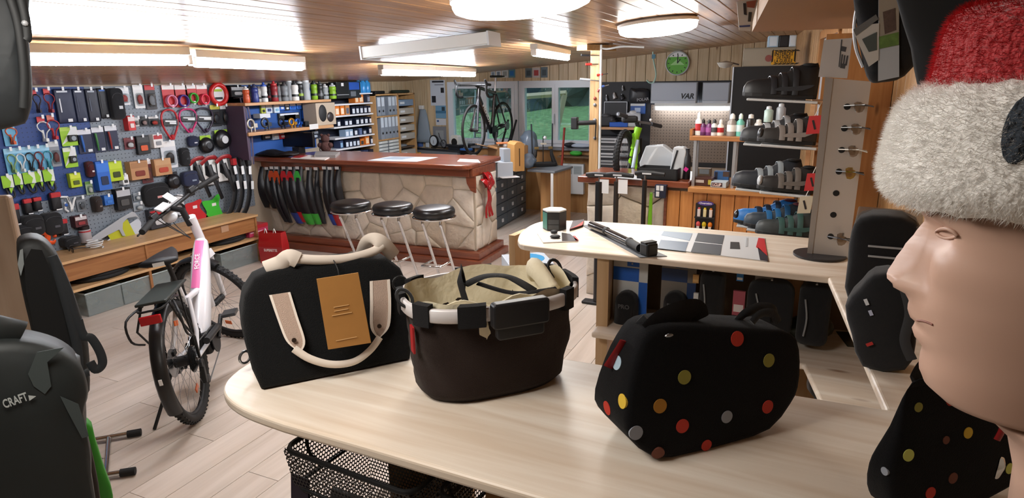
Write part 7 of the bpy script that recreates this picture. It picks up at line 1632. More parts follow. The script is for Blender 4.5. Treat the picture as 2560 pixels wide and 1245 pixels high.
for k, (x, y) in enumerate(((-.22, .26), (.12, .26), (-.22, -.2))): MB().box((x * w, y * h, .051), (w * .28, h * .38, .001)).build('tile', PAPER, o)
# black crate with clear bottles and bags behind the handle
FG = F2
def c2thing(name, lab, cat, x, dd, fn, z=CT):
    s = F2.px(x, 440, -dd)[0]; o = thing(name, lab, cat, F2.upright(s, z + .001, -dd)); fn(o); return o
def crate_(o):
    for q in (((-.16, -.1, 0), (.16, .1, .01)), ((-.16, -.1, 0), (.16, -.09, .09)), ((-.16, .09, 0), (.16, .1, .09)), ((-.16, -.1, 0), (-.15, .1, .09)), ((.15, -.1, 0), (.16, .1, .09))): MB().box2(*q).build('side', BLACK, o)
c2thing('black_tray', 'black open tray on the service counter', 'tray', 1650, .12, crate_)
def clearbag(o):
    MB().prism([(-.13, 0), (.12, 0), (.14, .18), (.04, .25), (-.10, .24), (-.15, .1)], -.05, .05, R(pi / 2, 'X')).build('sleeve', mat('#cdd2d6', .15, alpha=.55), o, bev=.01)
    MB().box((.05, 0, .09), (.10, .07, .14)).build('contents', mat('#9aa0a8', .3), o, bev=.01); MB().box((-.07, -.01, .12), (.02, .04, .22), R(.5, 'Y').to_3x3()).build('white_part', WHITE, o, bev=.004)
c2thing('clear_pack', 'large clear plastic pack of white parts on the service counter', 'pack', 1645, .30, clearbag, CT)
def clearpack2(o):
    MB().prism([(-.06, 0), (.05, 0), (.07, .22), (.05, .25), (-.03, .25)], -.05, .05, R(pi / 2, 'X')).build('sleeve', mat('#d6dade', .15, alpha=.6), o, bev=.01); MB().box((-.02, -.055, .13), (.012, .01, .2), R(.25, 'Y').to_3x3()).build('black_bar', BLACK, o); MB().ell((0, 0, .06), (.03, .03, .05), 10, 8).build('white_part', WHITE, o)
c2thing('clear_sleeve', 'tall clear sleeve with a black bar on the service counter', 'pack', 1693, .18, clearpack2)
def bottle_black(o):
    MB().lathe([(0, 0), (.028, 0), (.03, .01), (.03, .17), (.015, .2), (.015, .24), (0, .24)], 14).build('bottle', mat('#15151a', .3), o, smooth=50); MB().box((0, -.031, .08), (.03, .003, .03), R(.6, 'Y').to_3x3()).build('pink_mark', mat('#d02a8a', .4), o)
c2thing('black_bottle', 'slim black bottle with a pink mark on the service counter', 'bottle', 1716, .16, bottle_black)
# bottle shelf on aluminium legs standing on the pine ledge
LZ = CT - .035; sl_, tl_ = F2.px(1728, 338, -.1); sr_ = F2.px(1865, 345, -.1)[0]; zb = tl_
o = thing('bottle_rack', 'pine bottle rack on aluminium legs on the service counter', 'rack', F2.upright(sl_, 0, -.1)); w = sr_ - sl_
MB().box2((0, -.06, zb - .035), (w, .10, zb)).build('board', wood('#8f5a30', '#ab7444', 0, 1, .4, 0, .03), o, bev=.004); MB().box2((0, -.06, zb), (.02, .10, zb + .05)).build('end_stop', wood('#8f5a30', '#ab7444', 0, 1, .4, 0, .03), o)
for x in (.03, .32):
    for y in (-.03, .07): MB().box2((x, y - .01, LZ), (x + .022, y + .01, zb - .035)).build('leg', ALU, o)
BT2 = [(1746, 280, 8, '#e4e6e4', '#e6e8e8', '#b02a30', 'tall white spray bottle'), (1757, 298, 7.5, '#5c2a58', '#1c1a1e', '#8a4a86', 'purple bottle with black cap'), (1772, 299, 7.5, '#6a2f66', '#1c1a1e', '#a05a9a', 'violet bottle with black cap beside the purple one'), (1785, 298, 7.5, '#d4d4d4', '#2a2a2c', '#4a4a4e', 'white bottle with black cap and grey label'), (1801, 299, 7.5, '#e6ded2', '#e6e6e2', '#b0262a', 'cream bottle with a red band'), (1829, 284, 11, '#8e8680', '#e6e6e4', '#efefec', 'broad grey bottle with a white cap and label'), (1850, 284, 9, '#6fc0b0', '#d6ece6', '#d2e6ea', 'teal oil bottle with a pointed tip')]
for x, yt, wp, c, cc, lc, lab in BT2:
    s = F2.px(x, 330, -.12)[0]; zt_ = F2.px(x, yt, -.12)[1]; h = zt_ - zb; r_ = wp * 5.2 / 1600
    o = thing('care_bottle', lab + ' on the bottle rack', 'bottle', F2.upright(s, zb + .001, -.12), 'care bottles on the rack'); MB().lathe([(0, 0), (r_, 0), (r_, h * .62), (r_ * .5, h * .72), (r_ * .45, h * .78)], 14).build('body', mat(c, .35), o, smooth=50); MB().lathe([(r_ * .55, h * .76), (r_ * .5, h * .92), (r_ * .2, h), (0, h)], 12).build('cap', mat(cc, .35), o, smooth=50)
    MB().lathe([(r_ * 1.02, h * .2), (r_ * 1.02, h * .5)], 14).build('label', mat(lc, .45), o, smooth=50)
for x, yt, yb, c, cc, lab in ((1875, 285, 330, '#2e2c2c', '#e6e6e4', 'white capped black spray can behind the shoes'), (1895, 298, 332, '#e4e4e2', '#f0f0ee', 'white pot with black lettering behind the shoes'), (1918, 265, 305, '#a9c0b8', '#c8ced2', 'clear cleaner bottle behind the upper shoes'), (1948, 258, 300, '#9aa0a6', '#b4babf', 'grey plastic funnel bottle behind the upper shoes')):
    s = F2.px(x, 330, -.2)[0]; zt_ = F2.px(x, yt, -.2)[1]; z0_ = zb if yb > 320 else F2.px(x, yb, -.2)[1]; h = zt_ - z0_; r_ = .032
    o = thing('care_bottle', lab, 'bottle', F2.upright(s, z0_ + .001, -.2)); MB().lathe([(0, 0), (r_, 0), (r_, h * .7), (r_ * .6, h * .8)], 14).build('body', mat(c, .35), o, smooth=50); MB().lathe([(r_ * .62, h * .78), (r_ * .55, h * .96), (0, h)], 12).build('cap', mat(cc, .35), o, smooth=50)
o = thing('rack_extension', 'short pine board carrying the bottles behind the shoes', 'shelf', F2.upright(sr_ + .01, zb, -.1)); MB().box2((0, -.02, -.03), (.42, .18, 0)).build('board', SHW, o); MB().box2((.2, .02, F2.px(1930, 303, -.2)[1] - zb - .012), (.44, .18, F2.px(1930, 303, -.2)[1] - zb)).build('upper_board', SHW, o); MB().box2((.40, .1, LZ - zb + .001), (.43, .18, .3)).build('support', SHW, o)
# cartons on the pine ledge
for x0, y0, x1, y1, dp, dd, c, pr, lab in (
    (1737, 403, 1777, 437, .06, -.34, '#8b7a66', [(-.2, .1, .4, .45, mat('#a9b6be', .5)), (-.5, -.5, .5, -.3, mat('#6a3c28', .5))], 'photo printed carton leaning at the back of the pine ledge'),
    (1786, 409, 1823, 441, .06, -.28, '#3a6aa4', [(-.46, -.3, -.26, .44, mat('#2a2a3a', .5)), (.1, .1, .5, .5, mat('#5a4236', .5))], 'blue cycling carton standing on the pine ledge'),
    (1729, 439, 1781, 459, .12, -.20, '#46261e', [(-.5, -.5, -.38, .5, mat('#c0322c', .5)), (-.3, -.1, .1, .25, mat('#b9b2ac', .5)), (.3, -.3, .45, .3, mat('#b0a83a', .5))], 'flat brown carton with a red end on the pine ledge'),
    (1777, 447, 1816, 461, .12, -.16, '#b9c6ce', [(-.44, -.32, .25, .38, mat('#3c1c22', .5))], 'pale carton with a dark lettered panel on the pine ledge'),
    (1826, 455, 1876, 467, .10, -.20, '#d8d2cc', [(-.1, -.1, .3, .3, mat('#c06a50', .5))], 'white flat carton beside the lower shoes'),
    (1877, 456, 1895, 468, .08, -.2, '#1c1614', [(-.2, -.3, .4, .1, mat('#c0622a', .5))], 'small black and orange carton beside the lower shoes')):
    s, t, w, h = F2.rect(x0, y0, x1, y1, dd + dp); o = thing('product_carton', lab, 'box', F2.mat(s, LZ + .001 + (h / 2) + (.0 if y1 > 441 else .0), dd)); bx = MB().box2((-w / 2, -h / 2, 0), (w / 2, h / 2, dp)).build('box', mat(c, .45), o, bev=.002)
    for (a0, b0_, a1, b1_, m) in pr: MB().box(((a0 + a1) * w / 2, (b0_ + b1_) * h / 2, dp + .0006), ((a1 - a0) * w, (b1_ - b0_) * h, .001)).build('print', m, bx)
    if 'lettered' in lab: text('I.CLIP', .03, mat('#ecdcd6', .5), bx, T(-w * .1, 0, dp + .0014), bold=.03, width=w * .55)
# gel stand with coloured sachets in front of the pine planks
s, t, w, h = F2.rect(1733, 512, 1783, 580, .06); t0_ = F2.px(1758, 582, .06)[1]; o = thing('gel_stand', 'black gel stand with two rows of bright sachets', 'stand', F2.mat(s, t, -.02))
MB().prism(rrect(w, h, .01), 0, .01).build('back_card', mat('#121216', .5), o); MB().prism([(.06 * cos(a_), .018 * sin(a_)) for a_ in [2 * pi * k / 16 for k in range(16)]], .012, .016, T(0, h * .5, 0)).build('badge', mat('#4b3a86', .4), o)
text('Overstim', .02, mat('#e8e8f0', .5), o, T(0, h * .5, .0165), bold=.02, width=.09)
for k, (c, c2c) in enumerate((('#d8d0cc', '#c04a4a'), ('#d9cc9a', '#c8b01c'), ('#d8ccc4', '#d2761e'))):
    x = (-.3 + .3 * k) * w; sa_ = MB().box((x, .14 * h, .02), (w * .16, h * .3, .02)).build('sachet', mat(c, .35), o, bev=.004); MB().box((x, .30 * h, .02), (w * .12, h * .07, .018)).build('sachet_top', mat(c2c, .35), sa_, bev=.003)
    MB().ell((x, -.28 * h, .025), (w * .12, h * .12, .014), 10, 8).build('sachet', mat(c2c, .3), o, smooth=180); MB().box((x, -.40 * h, .03), (w * .14, h * .12, .012)).build('sachet_base', mat(c, .35), o)
for k in (0, 1): MB().box((0, (-.02 - .44 * k) * h, .02), (w, .012, .04)).build('rail', BLACK, o)
MB().box2((-w / 2, -h / 2 - (t - h / 2), 0), (w / 2, -h / 2, .03)).build('foot_panel', mat('#121216', .5), o)
# black partition panel behind the shoes, metal cupboard above
pp0 = at_y(1826, 300, 6.15); FBk = Frame((pp0.x, pp0.y), 109.0, True); sbk = FBk.px(2020, 300)[0]
o = thing('black_partition', 'tall matt black partition panel behind the shoe display', 'panel', FBk.upright(0, 0, 0)); zt_ = FBk.px(1900, 166)[1]; MB().box2((0, 0, 0), (sbk, .04, zt_)).build('panel', mat('#0f1013', .6), o); MB().box2((-.012, -.005, 0), (0, .045, zt_)).build('edge_strip', mat('#c4cdd8', .35), o)
s, t, w, h = FBk.rect(1858, 118, 1990, 165, .0); o = thing('metal_cupboard', 'beige metal cupboard with a round lock above the black partition', 'cupboard', FBk.upright(s, zt_, 0)); MB().box2((-w / 2, 0, 0), (w / 2, .35, h)).build('body', mat('#8f8674', .5), o, bev=.004); dr = MB().box2((-w / 2 + .01, -.006, .008), (w / 2 - .01, 0, h - .012)).build('door', mat('#9a9180', .5), o); MB().cyl((-.005, -.012, h * .42), (-.005, -.005, h * .42), .03, n=18).build('lock', mat('#8a4a44', .4), dr)
Mx = T(w * .27, -.0075, h * .46) @ R(pi / 2, 'X'); sw_, sh_ = w * .46, h * .78; sg = MB().prism(rrect(sw_, sh_, .01), 0, .002).build('warning_sign', mat('#d09a18', .45), o, Mx); sg['label'] = 'yellow warning sign with black hazard border'
BKm = mat('#1a1408', .5)
for k in range(6):
    for yy in (-1, 1): b = MB(); x = -sw_ * .42 + sw_ * .168 * k; b.prism([(x, yy * sh_ * .49), (x + .03, yy * sh_ * .49), (x + .05, yy * sh_ * .39), (x + .02, yy * sh_ * .39)][::yy], .002, .0026); b.build('hazard_bar', BKm, sg)
for k in range(4):
    for xx in (-1, 1): b = MB(); y = -sh_ * .36 + sh_ * .2 * k; b.prism([(xx * sw_ * .49, y), (xx * sw_ * .49, y + .028), (xx * sw_ * .42, y + .04), (xx * sw_ * .42, y + .012)], .002, .0026); b.build('hazard_bar', BKm, sg)
text('INTERDIT', .05, BKm, sg, T(0, sh_ * .22, .0026), bold=.03, width=sw_ * .76); text('DE FAIRE', .034, BKm, sg, T(0, -.004, .0026), bold=.03, width=sw_ * .56); text('LA GUEULE', .04, BKm, sg, T(0, -sh_ * .26, .0026), bold=.03, width=sw_ * .74)
fs = FBk
s = fs.px(1803 + 40, 160)[0]; o = thing('desk_lamp_head', 'grey clip lamp head at the corner of the black partition', 'lamp', FBk.upright(-.02, zt_, 0)); MB().lathe([(.0, .0), (.05, .01), (.075, .05), (.0, .065)], 18).build('shade', mat('#a8a49a', .4), o, T(-.06, 0, -.01), 50); MB().cyl((-.06, 0, .05), (.06, .02, .02), .008, n=6).build('arm', STEEL, o)
# goods on top of the cupboard
for x0, x1, c, lab in ((1920, 1946, '#a9c4d8', 'pale blue framed box on the metal cupboard'), (1947, 1972, '#15161a', 'black carton on the metal cupboard'), (1972, 1990, '#c9d6de', 'coil of white tubing on the metal cupboard')):
    s, t, w, h_ = FBk.rect(x0, 84, x1, 113, -.1); o = thing('cupboard_goods', lab, 'box', FBk.upright(s, zt_ + h + .001, -.12)); MB().box2((-w / 2, -.1, 0), (w / 2, .1, h_)).build('box', mat(c, .45), o, bev=.006); MB().box2((-w * .35, -.101, h_ * .1), (w * .35, -.1, h_ * .9)).build('panel', mat('#dbe8f2' if c != '#15161a' else '#24262a', .45), o)
# ================================================================== REAR TABLE GOODS, SHOES, RIGHT WALL
def tsheet(name, lab, cat, quad, th, m, extra=None, z=TT): return sheet(name, lab, cat, quad, z + .0005, th, m, extra)
INK = mat('#3b4048', .5)
tsheet('brochure', 'product brochure with four dark picture panels and a red end on the rear table', 'brochure', ((1632, 618), (1652, 577), (1912, 594), (1918, 652)), .003, mat('#d3d6da', .35), [
    (((1653, 588), (1660, 578), (1731, 584), (1724, 602)), mat('#8fa2b6', .3), 'picture'), (((1642, 621), (1652, 600), (1721, 606), (1713, 629)), mat('#566b84', .3), 'picture'), (((1737, 603), (1745, 583), (1811, 589), (1806, 611)), INK, 'picture'), (((1727, 630), (1736, 606), (1805, 613), (1801, 638)), INK, 'picture'),
    (((1890, 618), (1896, 595), (1911, 597), (1918, 639)), mat('#c0242a', .4), 'red_panel'), (((1900, 650), (1894, 618), (1919, 641), (1920, 653)), mat('#26222e', .4), 'dark_panel'), (((1825, 622), (1826, 605), (1848, 606), (1850, 623)), mat('#2a2a2c', .4), 'lamp_picture'), (((1864, 617), (1866, 595), (1870, 595), (1869, 617)), mat('#a9adb2', .5), 'text_column')])
p = at_z(1388, 578, TT); o = thing('hexagon_box', 'black hexagonal carton with a white lid on the rear table', 'box', zmat(p + FWD * .045, -.17)); hx = [(.052 * cos(pi / 3 * k), .052 * sin(pi / 3 * k)) for k in range(6)]
MB().prism(hx, 0.0005, .083).build('carton', mat('#1b1d1f', .4), o); MB().prism(hx, .083, .089).build('lid', mat('#d5d9dc', .45), o)
for k, (c, h0, h1) in enumerate((('#3f7a6e', .006, .078), ('#4a4d50', .03, .05), ('#4a4d50', .006, .027))): a = -pi / 2 - (pi / 3 if k == 0 else 0) - .5 + .0; M = R(pi / 6 + pi / 3 * (3 if k == 0 else 4), 'Z'); MB().box((.0455, 0, (h0 + h1) / 2), (.001, .046, h1 - h0)).build('print_panel', mat(c, .5), o, M)
tsheet('light_set_card', 'carded black lamp set with a red edge in front of the hexagonal carton', 'light', ((1358, 606), (1343, 583), (1405, 577), (1446, 602)), .004, mat('#cfcac6', .5), [(((1405, 603), (1404, 582), (1425, 585), (1446, 602)), mat('#2c2426', .5), 'dark_print'), (((1440, 603), (1432, 590), (1438, 590), (1447, 601)), mat('#c0342c', .5), 'red_edge')])
for x, y, r_ in ((1385, 586, .016), (1388, 598, .022)):
    p = at_z(x, y, TT); b = MB(); b.ell((0, 0, .012), (r_, r_ * .8, .008), 14, 8); tag(b.build('lamp_puck', DARK, None, zmat(p), 180), '%s round black lamp lying on the lamp set card' % ('smaller' if r_ < .02 else 'bigger'), 'light')
tsheet('round_card', 'dark folded card with a red rim behind the hexagonal carton', 'card', ((1424, 572), (1432, 552), (1460, 548), (1458, 560)), .01, mat('#3a2c2c', .5), [(((1424, 573), (1440, 566), (1459, 553), (1456, 563)), mat('#b8382c', .5), 'red_rim')])
tsheet('pump_card', 'grey card under the mini pump on the rear table', 'card', ((1455, 563), (1488, 560), (1668, 640), (1600, 643)), .002, mat('#6a6e74', .5))
o = thing('mini_pump', 'black and chrome mini pump lying on its card on the rear table', 'pump', None); z = TT + .022
pa, pb, pc, pd_ = (at_z(x, y, z) for x, y in ((1478, 562), (1516, 578), (1574, 605), (1600, 620))); MB().cyl(pa, pb, .017, n=14).cyl(pb, pc, .0145, n=14).build('barrel', mat('#1a1b1e', .2, coat=.6), o, smooth=40); MB().cyl(pc, pd_, .016, n=14).build('collar', BLACK, o, smooth=40)
for q in (pb, pc): MB().ell(q, .0185, 12, 8).build('clip_ring', BLACK, o, smooth=180)
MB().box(at_z(1622, 622, z + .004), (.05, .05, .05), R(.9, 'Z').to_3x3()).build('pump_head', BLACK, o, bev=.008); MB().box(at_z(1622, 605, z + .03), (.055, .03, .006), R(.9, 'Z').to_3x3()).build('lever', BLACK, o, bev=.002)
# floor standing white carton with blue disc behind the basket
p = at_z(1322, 660, .55); o = thing('stool_carton', 'white carton with a blue round print on a low stool behind the table', 'box', zmat(V((p.x, p.y, 0)) + FWD * .1, .2)); MB().box2((-.16, -.12, .2), (.16, .2, .55)).build('carton', mat('#c4cfda', .4), o, bev=.004); MB().prism([(.13 * cos(2 * pi * k / 24), .13 * sin(2 * pi * k / 24)) for k in range(24)], .55, .552, T(0, .05, 0)).build('disc_print', mat('#2a94cc', .4), o); MB().box2((-.15, -.11, 0), (.15, .19, .2)).build('stool', mat('#6a5238', .6), o)
# glasses stand
q = at_z(2048, 640, TT); az = math.degrees(atan2(q.x, q.y)) + 90 + 24.9; FGs = Frame((q.x, q.y), az, True); o = thing('glasses_stand', 'white perforated spectacle stand on a black round foot', 'stand', FGs.mat(0, 0, 0))
MB().cyl((.0, TT + .001, .0), (.0, TT + .009, .0), .088, n=36).build('foot', mat('#26262a', .4), o, smooth=40)
def gq(L, z0, z1, m, nm, par=None): b = MB(); b.prism([FGs.px(x, y, z0) for x, y in L], z0, z1); return b.build(nm, m, par or o)
GW = mat('#d2cdc8', .45); sh_ = gq(((2083, 196), (2178, 204), (2120, 648), (2030, 640)), .0, .006, GW, 'front_sheet'); gq(((2063, 192), (2083, 196), (2030, 640), (2016, 652)), .006, .012, mat('#a8a39e', .45), 'side_fold')
for k in range(7): x, y = 2118 - 6.9 * k, 267 + 54 * k; s, t = FGs.px(x, y, .006); MB().cyl((s, t, .005), (s, t, .0075), .0105, n=16).build('hole', BLACK, sh_)
hd = gq(((2060, 100), (2131, 95), (2118, 196), (2046, 192)), .0, .006, mat('#d3d5d8', .4), 'header')
for L in (((2103, 99), (2106, 99), (2099, 168), (2096, 167)), ((2104, 115), (2117, 118), (2114, 130), (2101, 127)), ((2104, 136), (2108, 136), (2105, 160), (2101, 160)), ((2110, 138), (2114, 138), (2111, 160), (2107, 160)), ((2117, 139), (2121, 139), (2117, 164), (2112, 164)), ((2101, 158), (2115, 160), (2112, 172), (2100, 170))): gq(L, .006, .0068, mat('#4c5056', .5), 'letter_block', hd)
for k, (i, c) in enumerate(((0, '#3a3634'), (1, '#2c2422'), (2, '#c9c2b4'), (3, '#1a1718'), (6, '#1d191a'))):
    x, y = 2118 - 6.9 * i, 267 + 54 * i; s, t = FGs.px(x, y, .01); g = thing('spectacles', ('brown framed', 'black framed', 'clear rimless', 'black framed yellow lensed', 'thin dark rimmed')[k] + ' spectacles clipped to the spectacle stand', 'glasses', FGs.mat(s, t, .03), 'spectacles on the stand')
    for e in (0, 1):
        MB().prism(dense([(.0, .014), (.03, .016), (.05, .005), (.04, -.014), (.01, -.014)], 2), -.0012, .0012, T(.02, 0, .002 + e * .055) @ R(.9, 'Y')).build('lens', glassmat('#d8c23a' if i == 3 else '#c9c4c0', .15), g); MB().tube([(-.01 - .0 * e, .004, .0), (.05, .006 + .004 * e, .02 + .04 * e), (.075, .004, .02 + .05 * e)], .0022, 5).build('temple', mat(c, .3), g)
# shoe display
FSh = Frame(cw(1.2, 2.9)[:2], 114, True); FSh = Frame((1.2, 2.9), 114)
sx0 = FSh.px(2036, 400)[0]; sx1 = (FR.o - FSh.o).dot(FR.n) / FSh.u.dot(FR.n) - .03
sdp = thing('shoe_rack', 'pine shoe display upright with small slanted boards', 'rack', FSh.mat(0, 0, 0)); MB().box2((sx0, 0, -.16), (sx1, 1.98, -.13)).build('upright', wood('#a8713f', '#c08a54', 1, 1, .45, .4, .03), sdp)
def shoe(x0, x1, yb, d, c, c2, lab, sole='#1a1a1c', tip=None, low=.0, cup=None):
    s0, t0 = FSh.px(x0, yb, d); s1 = FSh.px(x1, yb, d)[0]; L = s1 - s0; M = FSh.mat(s0, t0, d) @ R(radians(-3), 'Z')
    o = thing('cycling_shoe', lab, 'shoe', M, 'cycling shoes on the shoe rack'); rs = []; so = []
    pr = [(0, .028, .016, .03), (.04, .05, .03, .045), (.14, .062, .04, .055), (.28, .066, .044, .062), (.42, .075, .042, .062), (.55, .092, .04, .058), (.66, .116, .037, .054), (.76, .13, .034, .05), (.86, .13, .033, .048), (.95, .138, .029, .04), (1, .10, .018, .026)]
    for t, h, w, _ in pr:
        rs.append([V((L * t, .012 + (h if k else h) * L / .3 * max(0, sin(a)) ** .95, w * L / .3 * cos(a))) for k, a in enumerate([pi * j / 12 for j in range(13)])]); w2 = w * 1.05 * L / .3; so.append([V((L * t, y, z)) for y, z in ((0, -w2), (.018, -w2), (.018, w2), (0, w2))])
    MB().loft(rs).build('upper', mat(c, .5, var=.25, vscale=40), o, smooth=60); MB().loft(so).build('sole', mat(sole, .6), o, bev=.004)
    for k, t in enumerate((.38, .52, .66)):
        h = (.074, .089, .114)[k] * L / .3; w = .044 * L / .3; MB().tube([(L * (t + .05 * cos(a)), .015 + h * max(0, sin(a)) ** .95, w * cos(a)) for a in [pi * j / 10 for j in range(11)]], .004, 6, flat=3.4, up=(1, 0, 0)).build('strap', mat(c2, .4), o, smooth=60)
    MB().prism(dense([(L * .45, .03), (L * .8, .035), (L * .95, .06), (L * .7, .05), (L * .5, .045)], 2), 0, .004, T(0, 0, .043 * L / .3)).build('side_flash', mat(c2, .4), o)
    MB().ell((L * .86, .012 + .128 * L / .3, 0), (L * .11, .008, .022), 12, 6).build('opening', mat(cup or '#0c0c0e', .8), o, smooth=180)
    if tip: MB().ell((L * .05, .035, 0), (L * .06, .026, .032), 12, 8).build('toe_cap', mat(tip, .3), o, smooth=180)
    g = MB(); g.box((L * .55, -.012, 0), (L * .95, .010, .09)); g.xf(M @ R(0, 'X')); sb_ = g; sb_.xf(FSh.mat(0, 0, 0).inverted()); sb_.build('shoe_board', mat('#cfd2d4', .5), sdp, bev=.003)
    g = MB(); q0 = FSh.mat(0, 0, 0).inverted() @ (M @ V((L * .95, -.012, 0))); g.box2((q0.x, q0.y - .008, min(q0.z, -.15)), (sx0 + .03, q0.y + .006, q0.z + .03)); g.build('bracket', SHW, sdp)
    return o
for a in ((1856, 2042, 240, .06, '#17181b', '#2a2c31', 'black lace up shoe on the topmost board of the shoe rack'),
          (1849, 2015, 351, -.06, '#2c2e32', '#b9bcc0', 'grey shoe with white stripes at the back of the second board'), (1892, 2040, 353, .07, '#2f2c2b', '#8d8580', 'grey brown shoe with straps in front on the second board', '#1a1a1c', '#3a3c40'),
          (1829, 2000, 462, -.06, '#20242c', '#9aa2a8', 'dark mountain shoe with white buckles at the back of the third board'), (1891, 2035, 470, .07, '#211d1c', '#6f6964', 'dark brown shoe with a silver toe in front on the third board', '#141414', '#b8bcc0'),
          (1833, 1990, 553, -.08, '#1d6fb8', '#1c2a3c', 'bright blue laced shoe on the lowest board', '#17181b', '#17181b', .0, '#5a1c28'), (1858, 2012, 562, .0, '#25323e', '#2a6aa0', 'dark teal shoe between two others on the lowest board', '#1a1b1e', None, .0, '#5a1c28'), (1887, 2045, 580, .09, '#33393a', '#3d5e5a', 'charcoal shoe with green accents in front on the lowest board', '#26282a')): shoe(*a)
for x, y, lab, c in ((2035, 312, 'red swing tag on the second board shoes', '#c8363a'), (2030, 455, 'red swing tag on the third board shoes', '#c8363a'), (2012, 512, 'cream swing tag on the lowest board shoes', '#cfc8b4')):
    s, t = FSh.px(x, y, .12); o = thing('swing_tag', lab, 'tag', FSh.mat(s, t, .12)); MB().prism([(-.028, -.04), (.025, -.035), (.03, .04), (-.022, .036)], 0, .002).build('card', mat(c, .5), o); MB().box((0, 0, .0025), (.008, .04, .0006), R(.3, 'Z').to_3x3()).build('print', mat('#2a2426', .5), o); MB().cyl((0, .036, 0), (.02, .09, -.03), .0015, n=4).build('string', WHITE, o)
# overhead chipboard store with a flyer
zo = 2.05; c_ = [at_z(1880, 80, zo), at_z(2006, 80, zo)]; u_ = FR.u; far = c_[0]; o = thing('overhead_store', 'brown chipboard overhead store along the right wall', 'cabinet', None)
P4 = [far, FR.P(FR.st(far)[0] + .0, zo, .005), FR.P(FR.st(far)[0] + 2.2, zo, .005), far + u_ * 2.2]; MB().prism([(p.x, p.y) for p in P4], zo, zo + .02).build('bottom_board', mat('#8d6a4a', .6, var=.12, vscale=60), o); MB().prism([(far.x, far.y), (far + u_ * 2.2).xy[:], (far + u_ * 2.2 + FR.n * -.02).xy[:], (far - FR.n * .02).xy[:]], zo + .02, zo + .13).build('side_board', mat('#94714e', .6, var=.12, vscale=60), o)
p = at_z(1872, 66, zo); sp = FR.st(far); FO = Frame((far.x, far.y), 198.3 - 90, True); o = thing('flyer', 'colour flyer hanging from the edge of the overhead store', 'flyer', None)
b = MB(); Q = [at_y(x, y, 3.3) for x, y in ((1842, 4), (1896, -4), (1876, 78), (1848, 76))]; b.add(Q + [q + FWD * .002 for q in Q], [(0, 1, 2, 3), (7, 6, 5, 4), (0, 1, 5, 4), (1, 2, 6, 5), (2, 3, 7, 6), (3, 0, 4, 7)]); b.build('sheet', mat('#b9b4ae', .5), o)
for L, c in ((((1866, 4), (1892, 0), (1886, 20), (1868, 18)), '#8a4a3a'), (((1858, 8), (1865, 8), (1867, 38), (1860, 36)), '#26242a'), (((1872, 30), (1880, 30), (1877, 54), (1870, 54)), '#2c2e30'), (((1848, 64), (1876, 62), (1875, 67), (1849, 68)), '#3a4470')): Q = [at_y(x, y, 3.297) for x, y in L]; b = MB(); b.add(Q + [q + FWD * .001 for q in Q], [(0, 1, 2, 3), (7, 6, 5, 4), (0, 1, 5, 4), (1, 2, 6, 5), (2, 3, 7, 6), (3, 0, 4, 7)]); b.build('print', mat(c, .5), o)
# ---- hanging pannier with cards on the right wall
def facing(x, y, D):
    p = at_y(x, y, D); return Frame((p.x, p.y), math.degrees(atan2(p.x, p.y)) + 114.9, True)
def pufft(F, name, lab, cat, L, depth, m, edge=.02, bulge=.01, z=None, part='body'):
    pts = [F.px(x, y) for x, y in L]; z0 = min(p[1] for p in pts); o = thing(name, lab, cat, F.mat(0, z0, 0)); b = puff(dense([(p[0], p[1] - z0) for p in pts], 3), depth, bulge, edge); b.build(part, m, o, smooth=180); return o, z0
F = facing(2220, 120, 1.55); o, z0 = pufft(F, 'black_pannier', 'black pannier with product cards hanging on the right wall', 'bag', ((2145, -30), (2310, -30), (2345, 20), (2320, 110), (2262, 190), (2205, 206), (2172, 202), (2155, 150), (2143, 70)), .12, NYL)
def cards(F, o, z0, L, d, m, nm): b = MB(); b.prism([(s, t - z0) for s, t in [F.px(x, y, d) for x, y in L]], d, d + .0015); return b.build(nm, m, o)
cards(F, o, z0, ((2196, -20), (2248, -20), (2248, 192), (2195, 203)), .012, mat('#b9c0c8', .45), 'strip_card'); ph = cards(F, o, z0, ((2197, -20), (2247, -20), (2247, 112), (2198, 122)), .0136, mat('#a39a8c', .5), 'photo'); cards(F, o, z0, ((2197, 92), (2247, 80), (2247, 112), (2198, 122)), .0152, mat('#5f7f3a', .5, var=.6, vscale=90), 'photo_grass'); cards(F, o, z0, ((2207, 30), (2238, 20), (2240, 75), (2212, 85)), .0152, mat('#5a463e', .5, var=.6, vscale=120), 'photo_rider')
cards(F, o, z0, ((2135, 82), (2165, 62), (2198, 58), (2196, 150), (2172, 167)), .0165, mat('#cfcdc8', .45), 'swing_card'); cards(F, o, z0, ((2155, 98), (2192, 80), (2192, 125), (2172, 130)), .0182, mat('#4a5350', .5), 'card_picture'); cards(F, o, z0, ((2133, 74), (2190, 36), (2196, 48), (2140, 90)), .0185, mat('#6a6c6c', .5), 'card_header')
MB().tube(bez([(*[a_ - c_2 for a_, c_2 in zip(F.px(x, y, -.02), (0, z0))], -.02) for x, y in ((2150, -20), (2136, 60), (2140, 120), (2158, 168))], 5), .004, 6).build('piping', mat('#d0d4da', .4), o, smooth=60)
